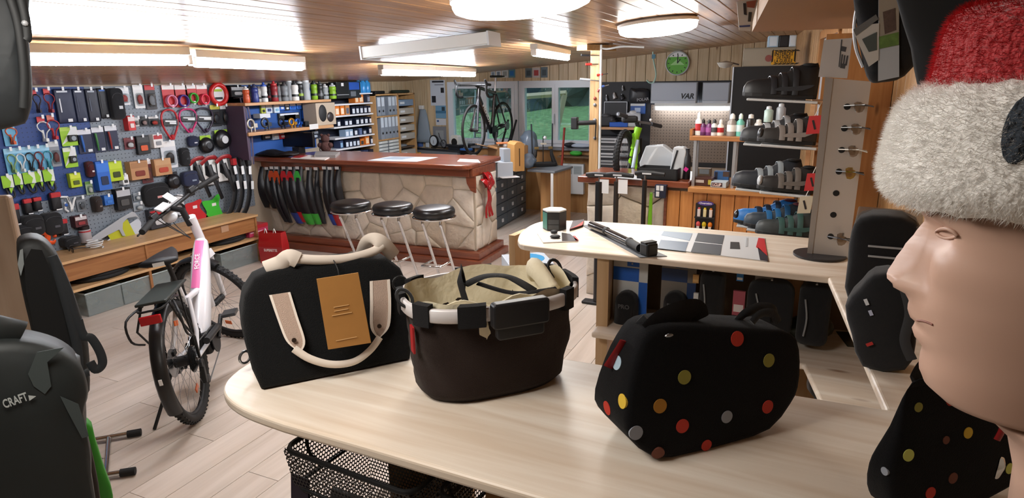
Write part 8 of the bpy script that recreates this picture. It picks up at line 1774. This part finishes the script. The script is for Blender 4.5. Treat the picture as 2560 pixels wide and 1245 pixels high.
# ---- black bags standing on the side wing
F = facing(2200, 700, 1.66); pz = [at_z(2180, 790, TT)]
L = ((2125, 775), (2300, 775), (2310, 640), (2290, 560), (2215, 540), (2150, 545), (2128, 580), (2118, 660)); pts = [F.px(x, y) for x, y in L]
o = thing('map_case_bag', 'black handlebar bag with a clear map case on top', 'bag', F.mat(0, TT, 0)); b = puff(dense([(p[0], max(.0, p[1] - TT)) for p in pts], 2), .12, .008, .015); b.build('body', NYL, o, smooth=180)
b = MB(); q = [(s, t - TT) for s, t in [F.px(x, y, -.06) for x, y in ((2140, 548), (2310, 536))]]; b.box(((q[0][0] + q[1][0]) / 2, q[0][1] + .01, -.06), (q[1][0] - q[0][0], .012, .11), R(.25, 'X').to_3x3()); b.build('map_case', mat('#8a847e', .12, alpha=.5), o, bev=.004)
for y in (615, 640): b = MB(); s0_, t0_ = F.px(2170, y, .012); b.cyl((s0_, t0_ - TT, .012), (s0_ + .1, t0_ - TT + .002, .012), .003, n=6); b.build('zip', mat('#a9adb2', .4), o)
F = facing(2200, 820, 1.30); L = ((2155, 930), (2262, 930), (2290, 860), (2285, 730), (2250, 690), (2185, 688), (2150, 720), (2112, 768), (2128, 840)); o = thing('lettered_bag', 'black saddle bag with small white lettering and a red tag', 'bag', F.mat(0, TT, 0)); b = puff(dense([(p[0], max(0, p[1] - TT)) for p in [F.px(x, y) for x, y in L]], 2), .09, .01, .012); b.build('body', NYL, o, smooth=180)
for x, y, w_, c in ((2166, 755, .014, '#d6dae0'), (2177, 782, .012, '#b9c0d8'), (2174, 860, .014, '#b02a26')): s, t = F.px(x, y, .012); MB().box((0, 0, 0), (w_, .007, .001)).build('lettering' if c != '#b02a26' else 'red_tag', mat(c, .5), o, T(s, t - TT, .013) @ R(-1.1 if c != '#b02a26' else .6, 'Z'))
strap([(*[a_ - c_2 for a_, c_2 in zip(F.px(x, y, .02), (0, TT))], .02) for x, y in ((2255, 700), (2275, 780), (2262, 850), (2280, 900))], .02, .004, mat('#2a2c30', .6), 'strap', o)
# ---- goods hanging under the rear top
FU = fbase(at_z(1562, 641, TT - .03), at_z(2070, 694, TT - .03)); du_d = -.06
def urect(x0, y0, x1, y1): return FU.rect(x0, y0, x1, y1, du_d)
for i, (x0, x1, y0, y1, cb, lab) in enumerate(((1533, 1618, 650, 832, '#c9cccd', 'white and blue saddle bag card under the rear table'), (1648, 1735, 660, 832, '#7a736c', 'grey and blue saddle bag card behind the dotted bag'))):
    s, t, w, h = urect(x0, y0, x1, y1); o = thing('saddle_bag_card', lab, 'bag', FU.mat(s, t, du_d - .03 * i)); c_d = MB().prism(rrect(w, h, .004), 0, .004).build('card', mat(cb, .5), o); BL = mat('#1c5fc0' if i == 0 else '#1d3a68', .45)
    for q in ((-.5, .22, .25, .40), (.25, -.5, .5, .22), (-.1, .42, .25, .5)): MB().box(((q[0] + q[2]) / 2 * w, (q[1] + q[3]) / 2 * h, .0046), ((q[2] - q[0]) * w, (q[3] - q[1]) * h, .001)).build('blue_print', BL, c_d)
    b = puff(dense([(-.3 * w, -.5 * h), (-.34 * w, -.2 * h), (-.3 * w, .04 * h), (0, .12 * h), (.26 * w, .04 * h), (.3 * w, -.2 * h), (.24 * w, -.5 * h)], 3), .06, .01, .015, z0=.065); b.build('pouch', NYL, o, smooth=180); text('PRO', .024, mat('#4a4c50', .4), o, T(-.03 * w, -.06 * h, .0765), bold=.03); MB().ell((.05 * w, .46 * h, .006), .004, 8, 6).build('hook', HOOK, o)
for x0, y0, x1, y1, c, lab in ((1755, 668, 1815, 800, '#131417', 'black bottle pouch hanging under the rear table'), (1870, 690, 1985, 830, '#0e0e11', 'large black bag hanging under the rear table'), (1995, 700, 2075, 850, '#141518', 'dark polybag of gloves hanging under the rear table')):
    s, t, w, h = urect(x0, y0, x1, y1); o = thing('hanging_pouch', lab, 'pouch', FU.mat(s, t, du_d)); b = puff(rrect(w, h, w * .3, 4), .08, .012, .02, z0=.08); b.build('body', NYL, o, smooth=180); MB().tube(bez([(-.3 * w, .3 * h, .095), (-.2 * w, .0, .1), (-.25 * w, -.3 * h, .095)], 4), .003, 5).build('piping', mat('#8a8e92', .4), o); MB().cyl((0, .47 * h, 0), (0, .5 * h, .06), .004, n=6).build('hook', HOOK, o)
for x0, y0, x1, y1, c, c2c, lab in ((1737, 680, 1752, 700, '#b98a4e', '#c9a066', 'small kraft tag hanging under the rear table'), (1738, 725, 1750, 765, '#d6d6d4', '#a86f3a', 'white and orange slip hanging under the rear table'), (1835, 720, 1865, 780, '#a8505e', '#e2d8d8', 'pink and white pack hanging under the rear table'), (1845, 675, 1862, 695, '#2a7ac0', '#e8ecee', 'blue and white tab hanging under the rear table'), (1890, 680, 1935, 708, '#8a857f', '#5a5652', 'grey header card hanging under the rear table')):
    s, t, w, h = urect(x0, y0, x1, y1); o = thing('hang_card', lab, 'card', FU.mat(s, t, du_d + .03)); MB().box2((-w / 2, -h / 2, 0), (w / 2, h / 2, .012)).build('card', mat(c, .5), o); MB().box((0, -h * .2, .0125), (w * .8, h * .3, .001)).build('print', mat(c2c, .5), o)
# lower shelf goods on the right
for x, y, z, c, lab in ((2068, 968, .742, '#8f1c22', 'small black and red carton on the lower shelf'), (2066, 1015, .742, '#8f1c22', 'black and red carton beside the black soft case')):
    p = at_z(x, y, z); o = thing('small_carton', lab, 'box', zmat((p.x, p.y, z), -.3)); MB().box2((-.035, -.03, .0005), (.035, .03, .05)).build('box', mat('#1a1a1c', .5), o, bev=.002); MB().box((0, -.0302, .028), (.05, .001, .03)).build('print', mat(c, .5), o); MB().box((0, 0, .0505), (.05, .04, .001)).build('print', mat(c, .5), o)
p = at_z(2135, 930, .742); o = thing('lamp_carton', 'green black and white patterned carton on the lower shelf', 'box', zmat((p.x, p.y, .742), -.2)); MB().box2((-.05, -.05, .0005), (.05, .1, .12)).build('box', mat('#24281f', .4, var=.5, vscale=30), o, bev=.004); MB().prism(rrect(.08, .09, .02), 0, .002, T(0, -.05, .06) @ R(pi / 2, 'X')).build('white_print', mat('#cfd6d0', .4, var=.4, vscale=60), o)
p = at_z(2110, 1010, .742); o = thing('dark_case', 'black soft case on the lower shelf beside the patterned carton', 'case', zmat((p.x + .0, p.y, .742), -.2)); blob(o, .12, .1, .12, '#0c0c0e', 1, 4)
for x, y, lab in ((2020, 850, 'clear polybag of green gloves on the middle shelf'),):
    p = at_z(x, y, SH1); o = thing('glove_bag', lab, 'pack', zmat((p.x, p.y, SH1))); MB().ell((0, 0, .05), (.09, .05, .05), 14, 8).build('film', mat('#3c4234', .3, var=.5, vscale=25), o, smooth=180)
# ================================================================== MANNEQUIN HEAD IN A SANTA HAT
th = math.atan2((2380 - 1280) / 1600, .95); FH = Frame((.567 * sin(th), .567 * cos(th)), math.degrees(th) + 90)
def hp(x, y): return FH.px(x, y)
def curve(pts):
    q = sorted(((hp(x, y)[1], hp(x, y)[0]) for x, y in pts))
    def f(t):
        if t <= q[0][0]: return q[0][1]
        for (a, b), (c, d) in zip(q, q[1:]):
            if t <= c: k = (t - a) / (c - a + 1e-9); k = k * k * (3 - 2 * k) * .5 + k * .5; return b + (d - b) * k
        return q[-1][1]
    return f
base = curve([(2302, 300), (2301, 420), (2302, 500), (2306, 532), (2322, 552), (2332, 600), (2326, 690), (2304, 735), (2302, 790), (2312, 845), (2303, 900), (2312, 935), (2345, 966)])
prof = curve([(2302, 300), (2301, 420), (2302, 500), (2304, 530), (2313, 547), (2288, 580), (2262, 612), (2236, 650), (2217, 680), (2217, 694), (2230, 708), (2272, 726), (2276, 738), (2268, 765), (2269, 780), (2290, 800), (2279, 818), (2284, 836), (2308, 853), (2300, 880), (2296, 906), (2308, 938), (2345, 966)])
tc, tn0, tn1 = hp(2344, 966)[1], hp(2313, 547)[1], hp(2276, 732)[1]; te = hp(2363, 581)[1] + .005; tm = hp(2290, 800)[1]; ttop = hp(2302, 480)[1] + .115; sref = hp(2302, 500)[0]
N, K = 72, 64; rs = []; sb_ = sref + .178
for i in range(N + 1):
    k = i / N; t = tc + (ttop - tc) * k; f0 = base(t); up_ = max(0, (t - (ttop - .10)) / .10); sh = math.sqrt(max(0, 1 - up_ ** 2)); lowk = max(0, 1 - (t - tc) / .05)
    back = sb_ - .035 * lowk; f = f0;
    if up_ > 0: m_ = (f0 + back) / 2; f = m_ + (f0 - m_) * max(.02, sh); back = m_ + (back - m_) * max(.02, sh)
    wd_ = (.070 - .024 * max(0, 1 - (t - tc) / .11) ** 1.2) * max(.02, sh); am = f0 - prof(t); a = (back - f) / 2; c = (back + f) / 2; rg = []
    for j in range(K):
        ph = 2 * pi * j / K; cs, sn = cos(ph), sin(ph); s = c - a * math.copysign(abs(cs) ** .9, cs); d = wd_ * math.copysign(abs(sn) ** .8, sn)
        if cs > 0:
            sg = .010 + .004 * max(0, 1 - abs(t - hp(2230, 700)[1]) / .02) if tn1 < t < tn0 else .021
            s -= am * math.exp(-(d / sg) ** 2)
            for sd in (-1, 1):
                s += .0105 * math.exp(-((t - te) / .011) ** 2 - ((d - sd * .031) / .015) ** 2); s -= .004 * math.exp(-((t - te - .016) / .006) ** 2 - ((d - sd * .03) / .02) ** 2)
                d -= 0; s -= .006 * math.exp(-((t - te + .03) / .02) ** 2 - ((d - sd * .045) / .02) ** 2); s += .0025 * math.exp(-((t - tm) / .003) ** 2 - ((d - sd * .02) / .01) ** 2)
                s -= .010 * math.exp(-((t - hp(2270, 715)[1]) / .007) ** 2 - ((d - sd * .013) / .006) ** 2)
        rg.append(V((s, t, d)))
    rs.append(rg)
nk = [];  sc_ = hp(2560, 960)[0] + .045
for q, (dt, w, cc) in enumerate(((.095, .052, sc_ + .012), (.05, .050, sc_ + .008), (.022, .052, sc_ + .002), (.006, .056, sc_ - .012))):
    nk.append([V((cc - w * cos(2 * pi * j / K), tc - dt, w * .95 * sin(2 * pi * j / K))) for j in range(K)])
low = [[V((p.x + (sc_ - .02 - p.x) * .18, tc - .003, p.z * .82)) for p in rs[0]]]
man = thing('mannequin_head', 'pale plastic mannequin head with sculpted brow shown in profile', 'mannequin', FH.mat(0, 0, 0)); SKIN = mat('#c4a08d', .4, var=.05, vscale=8, spec=.4)
MB().loft(nk + low + rs).build('head', SKIN, man, smooth=180)
tr = bvh(man.children[0]); inv = man.matrix_basis.inverted()
def line(L, r, m, nm, off=.0):
    q = [surf(tr, x, y) for x, y in L]; q = [inv @ (p + n * off) for p, n in q if p is not None]
    if len(q) > 2: MB().tube(bez(q, 4), r if not callable(r) else [r(i / (4 * (len(q) - 1))) for i in range(4 * (len(q) - 1) + 1)], 6).build(nm, m, man, smooth=180)
BRW = mat('#86604e', .7)
line(((2322, 538), (2345, 529), (2372, 529), (2398, 538), (2415, 548)), lambda k: .0005 + .0022 * sin(pi * min(1, k * .9 + .1)), BRW, 'eyebrow')
line(((2342, 583), (2352, 573), (2368, 570), (2384, 577), (2396, 589)), .0014, SKIN, 'upper_eyelid', .0006); line(((2342, 583), (2354, 592), (2372, 596), (2394, 590)), .0011, SKIN, 'lower_eyelid', .0004)
line(((2343, 580), (2353, 574.5), (2368, 572), (2384, 579), (2394, 588)), .0007, BRW, 'lash_line', .0012)
line(((2294, 801), (2306, 802), (2320, 806), (2333, 812)), .0009, mat('#8a5a4c', .5), 'mouth_line', .0002)
for sd in (-1, 1): MB().ell((sref + .105, te - .012, sd * .073), (.017, .030, .008), 14, 10, R(.25, 'Z').to_3x3()).build('ear', SKIN, man, smooth=180)
# shelf bracket carrying the neck
o = thing('head_shelf', 'small pine shelf carrying the mannequin head', 'shelf', FH.mat(sc_ + .02, tc - .095, 0)); MB().box2((-.02, -.025, -.05), (.34, 0, .09)).build('board', PINEV, o); MB().box2((.2, -(tc - .095), -.04), (.24, -.025, .04)).build('post', PINEV, o)
# hat
hat = thing('santa_hat', 'red plush santa hat with a broad white fur brim', 'hat', FH.mat(0, 0, 0)); z0, z1 = hp(2300, 478)[1], hp(2300, 180)[1]
cxh = sref + .090
def fuzz(obj, n, ln, m, nm, seed):
    rr = random.Random(seed); me = obj.data; b = MB(); pl = me.polygons; tot = len(pl); vs = me.vertices
    for _ in range(n):
        f = pl[rr.randrange(tot)]; q = [vs[v].co for v in f.vertices]; u, v = rr.random(), rr.random(); p = (q[0] * (1 - u) + q[1] * u) * (1 - v) + (q[3 % len(q)] * (1 - u) + q[2] * u) * v; d = (f.normal + V((rr.uniform(-.7, .7), rr.uniform(-.9, .5), rr.uniform(-.7, .7)))).normalized() * ln * rr.uniform(.5, 1.1); w = d.cross(V((rr.random(), rr.random(), rr.random() + .1))).normalized() * .00018
        i = len(b.v); b.v += [tuple(p - w), tuple(p + w), tuple(p + d)]; b.face(i, i + 1, i + 2)
    o = b.build(nm, m, obj.parent); o['kind'] = 'stuff'; return o
b = MB(); rr_ = []
for i in range(15):
    k = i / 14; t = z0 + (z1 - z0) * k; bul = .020 * (1 - abs(2 * k - 1) ** 4) + .004 + .006 * (1 - k); tl = .012 * k
    rr_.append([V((cxh + .004 * k - (.094 + bul) * cos(2 * pi * j / 56) * (1 - .01 * k), t + .014 * cos(2 * pi * j / 56) * -.5 - .0 + .0015 * sin(j * 2.1 + i), (.076 + bul) * sin(2 * pi * j / 56))) for j in range(56)])
b.loft(rr_, caps=False); FUR = mat('#f6f3ee', .95, sheen=.4, bump=.5, bscale=120); br = b.build('brim', FUR, hat, smooth=180); fuzz(br, 42000, .006, mat('#faf7f2', .9), 'brim_fur', 2)
b = MB(); rr_ = []
zr = z1 - .012; ztp = hp(2450, 12)[1]; sL = hp(2346, 100)[0]
for i in range(10):
    k = i / 9; rr_.append([V((sL + .088 + .008 * k - .09 * (1 - .2 * k ** 4) * cos(2 * pi * j / 40), zr + (ztp - zr) * sin(k * pi / 2), .082 * (1 - .6 * k ** 4) * sin(2 * pi * j / 40))) for j in range(40)])
b.loft(rr_); REDF = mat('#b3121c', .9, sheen=.4, bump=.7, bscale=170); rp = b.build('crown', REDF, hat, smooth=180); fuzz(rp, 20000, .006, mat('#bd1620', .9), 'crown_fur', 3)
s, t = hp(2545, 330); tr = bvh(br); p, n = surf(tr, 2552, 325)
if p:
    MB().ell((0, 0, 0), (.009, .02, .002), 14, 8).build('dark_patch', mat('#2e363f', .95, bump=.8, bscale=160), hat, FH.mat(0, 0, 0).inverted() @ nmat(p, n), 180)
F = facing(2420, 100, .95); pufft(F, 'black_coat', 'black coat hanging on the right wall behind the santa hat', 'coat', ((2262, -60), (2700, -60), (2700, 330), (2345, 330), (2300, 240), (2275, 120)), .06, mat('#0e0e10', .85), .015, .008)
# ================================================================== CLOTHES RAIL AT THE LEFT EDGE
SHELL = mat('#1b1f1f', .55, bump=.25, bscale=14, spec=.4); GREY = mat('#3a4141', .5)
rail = thing('clothes_rail', 'chrome clothes rail with black capped feet', 'rail', None); fe = []
for (x0, y0, x1, y1) in ((345, 1081, 215, 1104), (330, 1178, 215, 1196)):
    p, q = at_z(x0, y0, .022), at_z(x1, y1, .022); q = p + (q - p) * 2.6; p.z = q.z = .022; MB().cyl(p, q, .014, n=10).build('foot', CHROME, rail, smooth=50); MB().cyl(p + (p - q).normalized() * .015, p - (p - q).normalized() * .05, .019, n=10).build('foot_cap', RUB, rail, smooth=40); fe.append((p, q))
a_, c_ = fe[0][0].lerp(fe[0][1], .22), fe[1][0].lerp(fe[1][1], .22); MB().cyl(a_, c_, .012, n=8).build('cross_bar', CHROME, rail, smooth=50)
for p, q in fe: e = q.copy(); MB().cyl(e, V((e.x, e.y, 1.6)), .013, n=8).build('upright', CHROME, rail, smooth=50)
MB().cyl(V((fe[0][1].x, fe[0][1].y, 1.6)), V((fe[1][1].x, fe[1][1].y, 1.6)), .013, n=8).build('top_bar', CHROME, rail, smooth=50)
F = facing(110, 1050, 1.22)
def garment(F, name, lab, cat, L, depth, m, bulge=.02, edge=.02):
    o, z0 = pufft(F, name, lab, cat, L, depth, m, edge, bulge); return o, z0
o, z0 = garment(F, 'jacket', 'black grey shouldered sports jacket with white chest lettering on a blue hanger', 'jacket', ((-160, 870), (-40, 862), (40, 858), (110, 868), (170, 890), (208, 925), (224, 985), (214, 1040), (226, 1110), (232, 1190), (222, 1480), (-320, 1480), (-330, 1100), (-250, 920)), .13, SHELL)
for e in (1, -1): b = MB(); q = [(x, t - z0, -.06) for x, t in [F.px(*p_) for p_ in (((150, 925), (172, 1040), (176, 1180), (165, 1400)) if e > 0 else ((-290, 960), (-330, 1060), (-340, 1200), (-330, 1400)))]]; b.tube(bez(q, 5), [.042 - .0008 * k for k in range(16)], 12); b.build('sleeve', SHELL, o, smooth=180)
b = MB(); q = [(x, t - z0, -.06) for x, t in [F.px(-60, 870), F.px(-60, 820), F.px(-60, 760)]]; b.tube(q, .004, 6); b.build('hanger_hook', STEEL, o)
b = MB(); q = [(x, t - z0, -.06) for x, t in [F.px(-160, 880), F.px(-60, 850), F.px(40, 880)]]; b.tube(q, [.05, .045, .05], 12, flat=.6); b.build('collar', SHELL, o, smooth=180)
cards(F, o, z0, ((70, 935), (92, 880), (160, 868), (118, 905), (128, 965), (112, 985), (84, 965)), .016, GREY, 'shoulder_panel'); cards(F, o, z0, ((150, 990), (196, 1010), (222, 1090), (205, 1095), (170, 1030)), .012, GREY, 'sleeve_panel')
s, t = F.px(38, 1001, .024); text('CRAFT', .026, mat('#a9adab', .5), o, T(s, t - z0, .026) @ R(.12, 'Z'), bold=.02, width=.04)
s, t = F.px(72, 995, .024); MB().prism([(0, -.006), (.012, 0), (0, .006)], .024, .025, T(s, t - z0, 0)).build('logo_arrow', mat('#a9adab', .5), o)
MB().tube([(*[u - v for u, v in zip(F.px(x, y, -.05), (0, z0))], -.05) for x, y in ((-80, 850), (0, 851), (50, 858))], .006, 8, flat=.6).build('hanger', mat('#1f3fb0', .35), o, smooth=60)
F = facing(240, 1150, 1.6); garment(F, 'green_jacket', 'bright green jacket edge hanging behind the black jacket', 'jacket', ((150, 1075), (222, 1060), (240, 1105), (262, 1175), (283, 1240), (268, 1290), (150, 1290)), .05, mat('#2f8a1e', .6), .005, .008)
F = facing(215, 1160, 1.5); garment(F, 'orange_trouser', 'dark trousers with an orange seam behind the black jacket', 'trousers', ((120, 1080), (200, 1060), (228, 1120), (252, 1250), (240, 1300), (120, 1300)), .04, mat('#2a211c', .7), .005, .008)
F = facing(140, 780, 1.6); o, z0 = garment(F, 'rucksack', 'black rucksack with mesh back pad hanging on the rail', 'rucksack', ((42, 640), (50, 607), (95, 600), (135, 630), (170, 700), (200, 780), (220, 850), (226, 930), (215, 1000), (110, 1000), (85, 860), (55, 730)), .12, mat('#191c1d', .6, bump=.2, bscale=30))
cards(F, o, z0, ((60, 655), (78, 622), (105, 625), (128, 680), (155, 770), (178, 870), (170, 980), (115, 980), (90, 850), (66, 730)), .022, mat('#070708', .9), 'mesh_pad'); cards(F, o, z0, ((44, 660), (50, 625), (57, 622), (60, 660), (52, 690)), .018, mat('#8a9090', .4), 'reflective_strip')
for L in (((130, 640), (165, 720), (190, 800), (212, 845)), ((195, 800), (208, 840), (228, 845), (250, 880), (256, 910), (240, 925), (225, 905)), ((140, 660), (190, 850), (200, 930), (222, 930))): strap([(*[u - v for u, v in zip(F.px(x, y, .03), (0, z0))], .03) for x, y in L], .022, .006, mat('#22262a', .6), 'strap', o)
F = facing(30, 150, 1.35); o, z0 = garment(F, 'dark_backpack', 'dark grey backpack hanging high under the ceiling above the jackets', 'backpack', ((-120, -60), (60, -60), (70, 60), (77, 150), (82, 230), (74, 285), (42, 316), (-120, 304)), .14, mat('#24282b', .6, bump=.3, bscale=20))
for L in (((48, -20), (62, 40), (68, 90), (64, 100)), ((20, -20), (45, 60), (60, 180), (58, 270))): strap([(*[u - v for u, v in zip(F.px(x, y, .025), (0, z0))], .025) for x, y in L], .016, .005, mat('#15181a', .5), 'strap', o)
strap([(s - .0, t - z0, -.06) for s, t in [F.px(-30, -50, -.06), F.px(-30, -160, -.06)]] + [(F.px(-30, -160, -.06)[0], ceil_z(F.o) - z0, -.06)], .03, .004, DARK, 'hang_loop', o)
b = MB(); s, t = F.px(62, 58, .03); b.ell((s, t - z0, .03), .006, 8, 6); b.build('buckle', mat('#b8bcc0', .3), o)
p, q = at_y(20, 700, 1.95), None; o = thing('pine_post', 'broad pine board standing behind the hanging clothes', 'board', zmat((p.x, p.y, 0), radians(20))); zt_ = zt__ = at_y(10, 490, 1.95).z; MB().box2((-.25, -.02, 0), (.055, .02, zt_)).build('board', wood('#b39a84', '#c4ae9a', 2, .6, .5, 0, .03), o, bev=.008)
# ================================================================== MESH BASKETS UNDER THE FRONT TOP
MF = dots('#141416', '#000000', .0085, .0033, .4, 0, True, (0, 2), True); MSd = dots('#141416', '#000000', .0085, .0033, .4, 0, True, (1, 2), True)
def mesh_basket(x, y, yaw, w, dp, lab):
    zb_ = .8225; zt_ = 1.075; p = at_z(x, y, zt_); o = thing('mesh_basket', lab, 'basket', du_frame.upright(*du_frame.st((p.x, p.y, 0))[:1], 0, du_frame.st((p.x, p.y, 0))[2]) @ T(w / 2, dp / 2, zb_ + .001) @ R(yaw, 'Z'), 'mesh bicycle baskets under the front top'); h = zt_ - zb_; k = .8
    for sgn in (-1, 1):
        b = MB(); b.add([V((-w / 2 * k, sgn * dp / 2 * k, 0)), V((w / 2 * k, sgn * dp / 2 * k, 0)), V((w / 2, sgn * dp / 2, h)), V((-w / 2, sgn * dp / 2, h))], [(0, 1, 2, 3)]); b.build('mesh_side', MF, o); b = MB(); b.add([V((sgn * w / 2 * k, -dp / 2 * k, 0)), V((sgn * w / 2 * k, dp / 2 * k, 0)), V((sgn * w / 2, dp / 2, h)), V((sgn * w / 2, -dp / 2, h))], [(0, 1, 2, 3)]); b.build('mesh_side', MSd, o)
    MB().box2((-w / 2 * k, -dp / 2 * k, 0), (w / 2 * k, dp / 2 * k, .003)).build('floor_sheet', BLACK, o)
    for kk, z, r_ in ((1, h, .0055), (.93, h * .65, .004), (k, .004, .0045)): MB().tube([V((q[0], q[1], z)) for q in rrect(w * kk, dp * kk, .03)], r_, 6, closed=True).build('rim_wire', BLACK, o, smooth=60)
    MB().tube(bez([(-w * .5, -dp * .1, h), (-w * .5 - .035, -dp * .1, h + .01), (-w * .5 - .035, -dp * .1, h - .07), (-w * .5, -dp * .1, h - .085)], 5), .004, 6).build('side_loop', BLACK, o, smooth=60)
    pl = MB().box((w * .05, -dp * .5 + .004, h * .42), (.13, .012, .17), R(-.12, 'X').to_3x3()).build('mount_plate', BLACK, o, bev=.003)
    for q in (-1, 1): MB().box((w * .05 + q * .03, -dp * .5 - .003, h * .42), (.009, .003, .09), R(-.12, 'X').to_3x3()).build('slot', STEEL, pl); MB().cyl((w * .05 + q * .055, -dp * .5 - .004, h * .6), (w * .05 + q * .055, -dp * .5 + .002, h * .6), .004, n=8).build('rivet', STEEL, pl)
    MB().box((-w * .42, -dp * .47, h * .55), (.05, .004, .10), R(-.12, 'X').to_3x3()).build('tag_panel', mat('#1b1420', .5), o)
mesh_basket(705, 1130, -.05, .33, .24, 'black wire mesh basket with a mounting plate under the rounded table end')
mesh_basket(1090, 1245, -.05, .28, .24, 'second black wire mesh basket beyond the support panel')
# bar from the pine board that carries the hanging clothes
e0, e1 = at_y(-60, 520, 1.9), at_y(-330, 700, .8); zb_ = zt__ - .03
o = thing('clothes_bar', 'chrome clothes bar running from the pine board', 'rail', None); MB().cyl(V((e0.x, e0.y, zb_)), V((e1.x, e1.y, zb_)), .012, n=8).build('bar', CHROME, o, smooth=50); MB().cyl(V((e1.x, e1.y, 0)), V((e1.x, e1.y, zb_)), .014, n=8).build('post', CHROME, o, smooth=50)
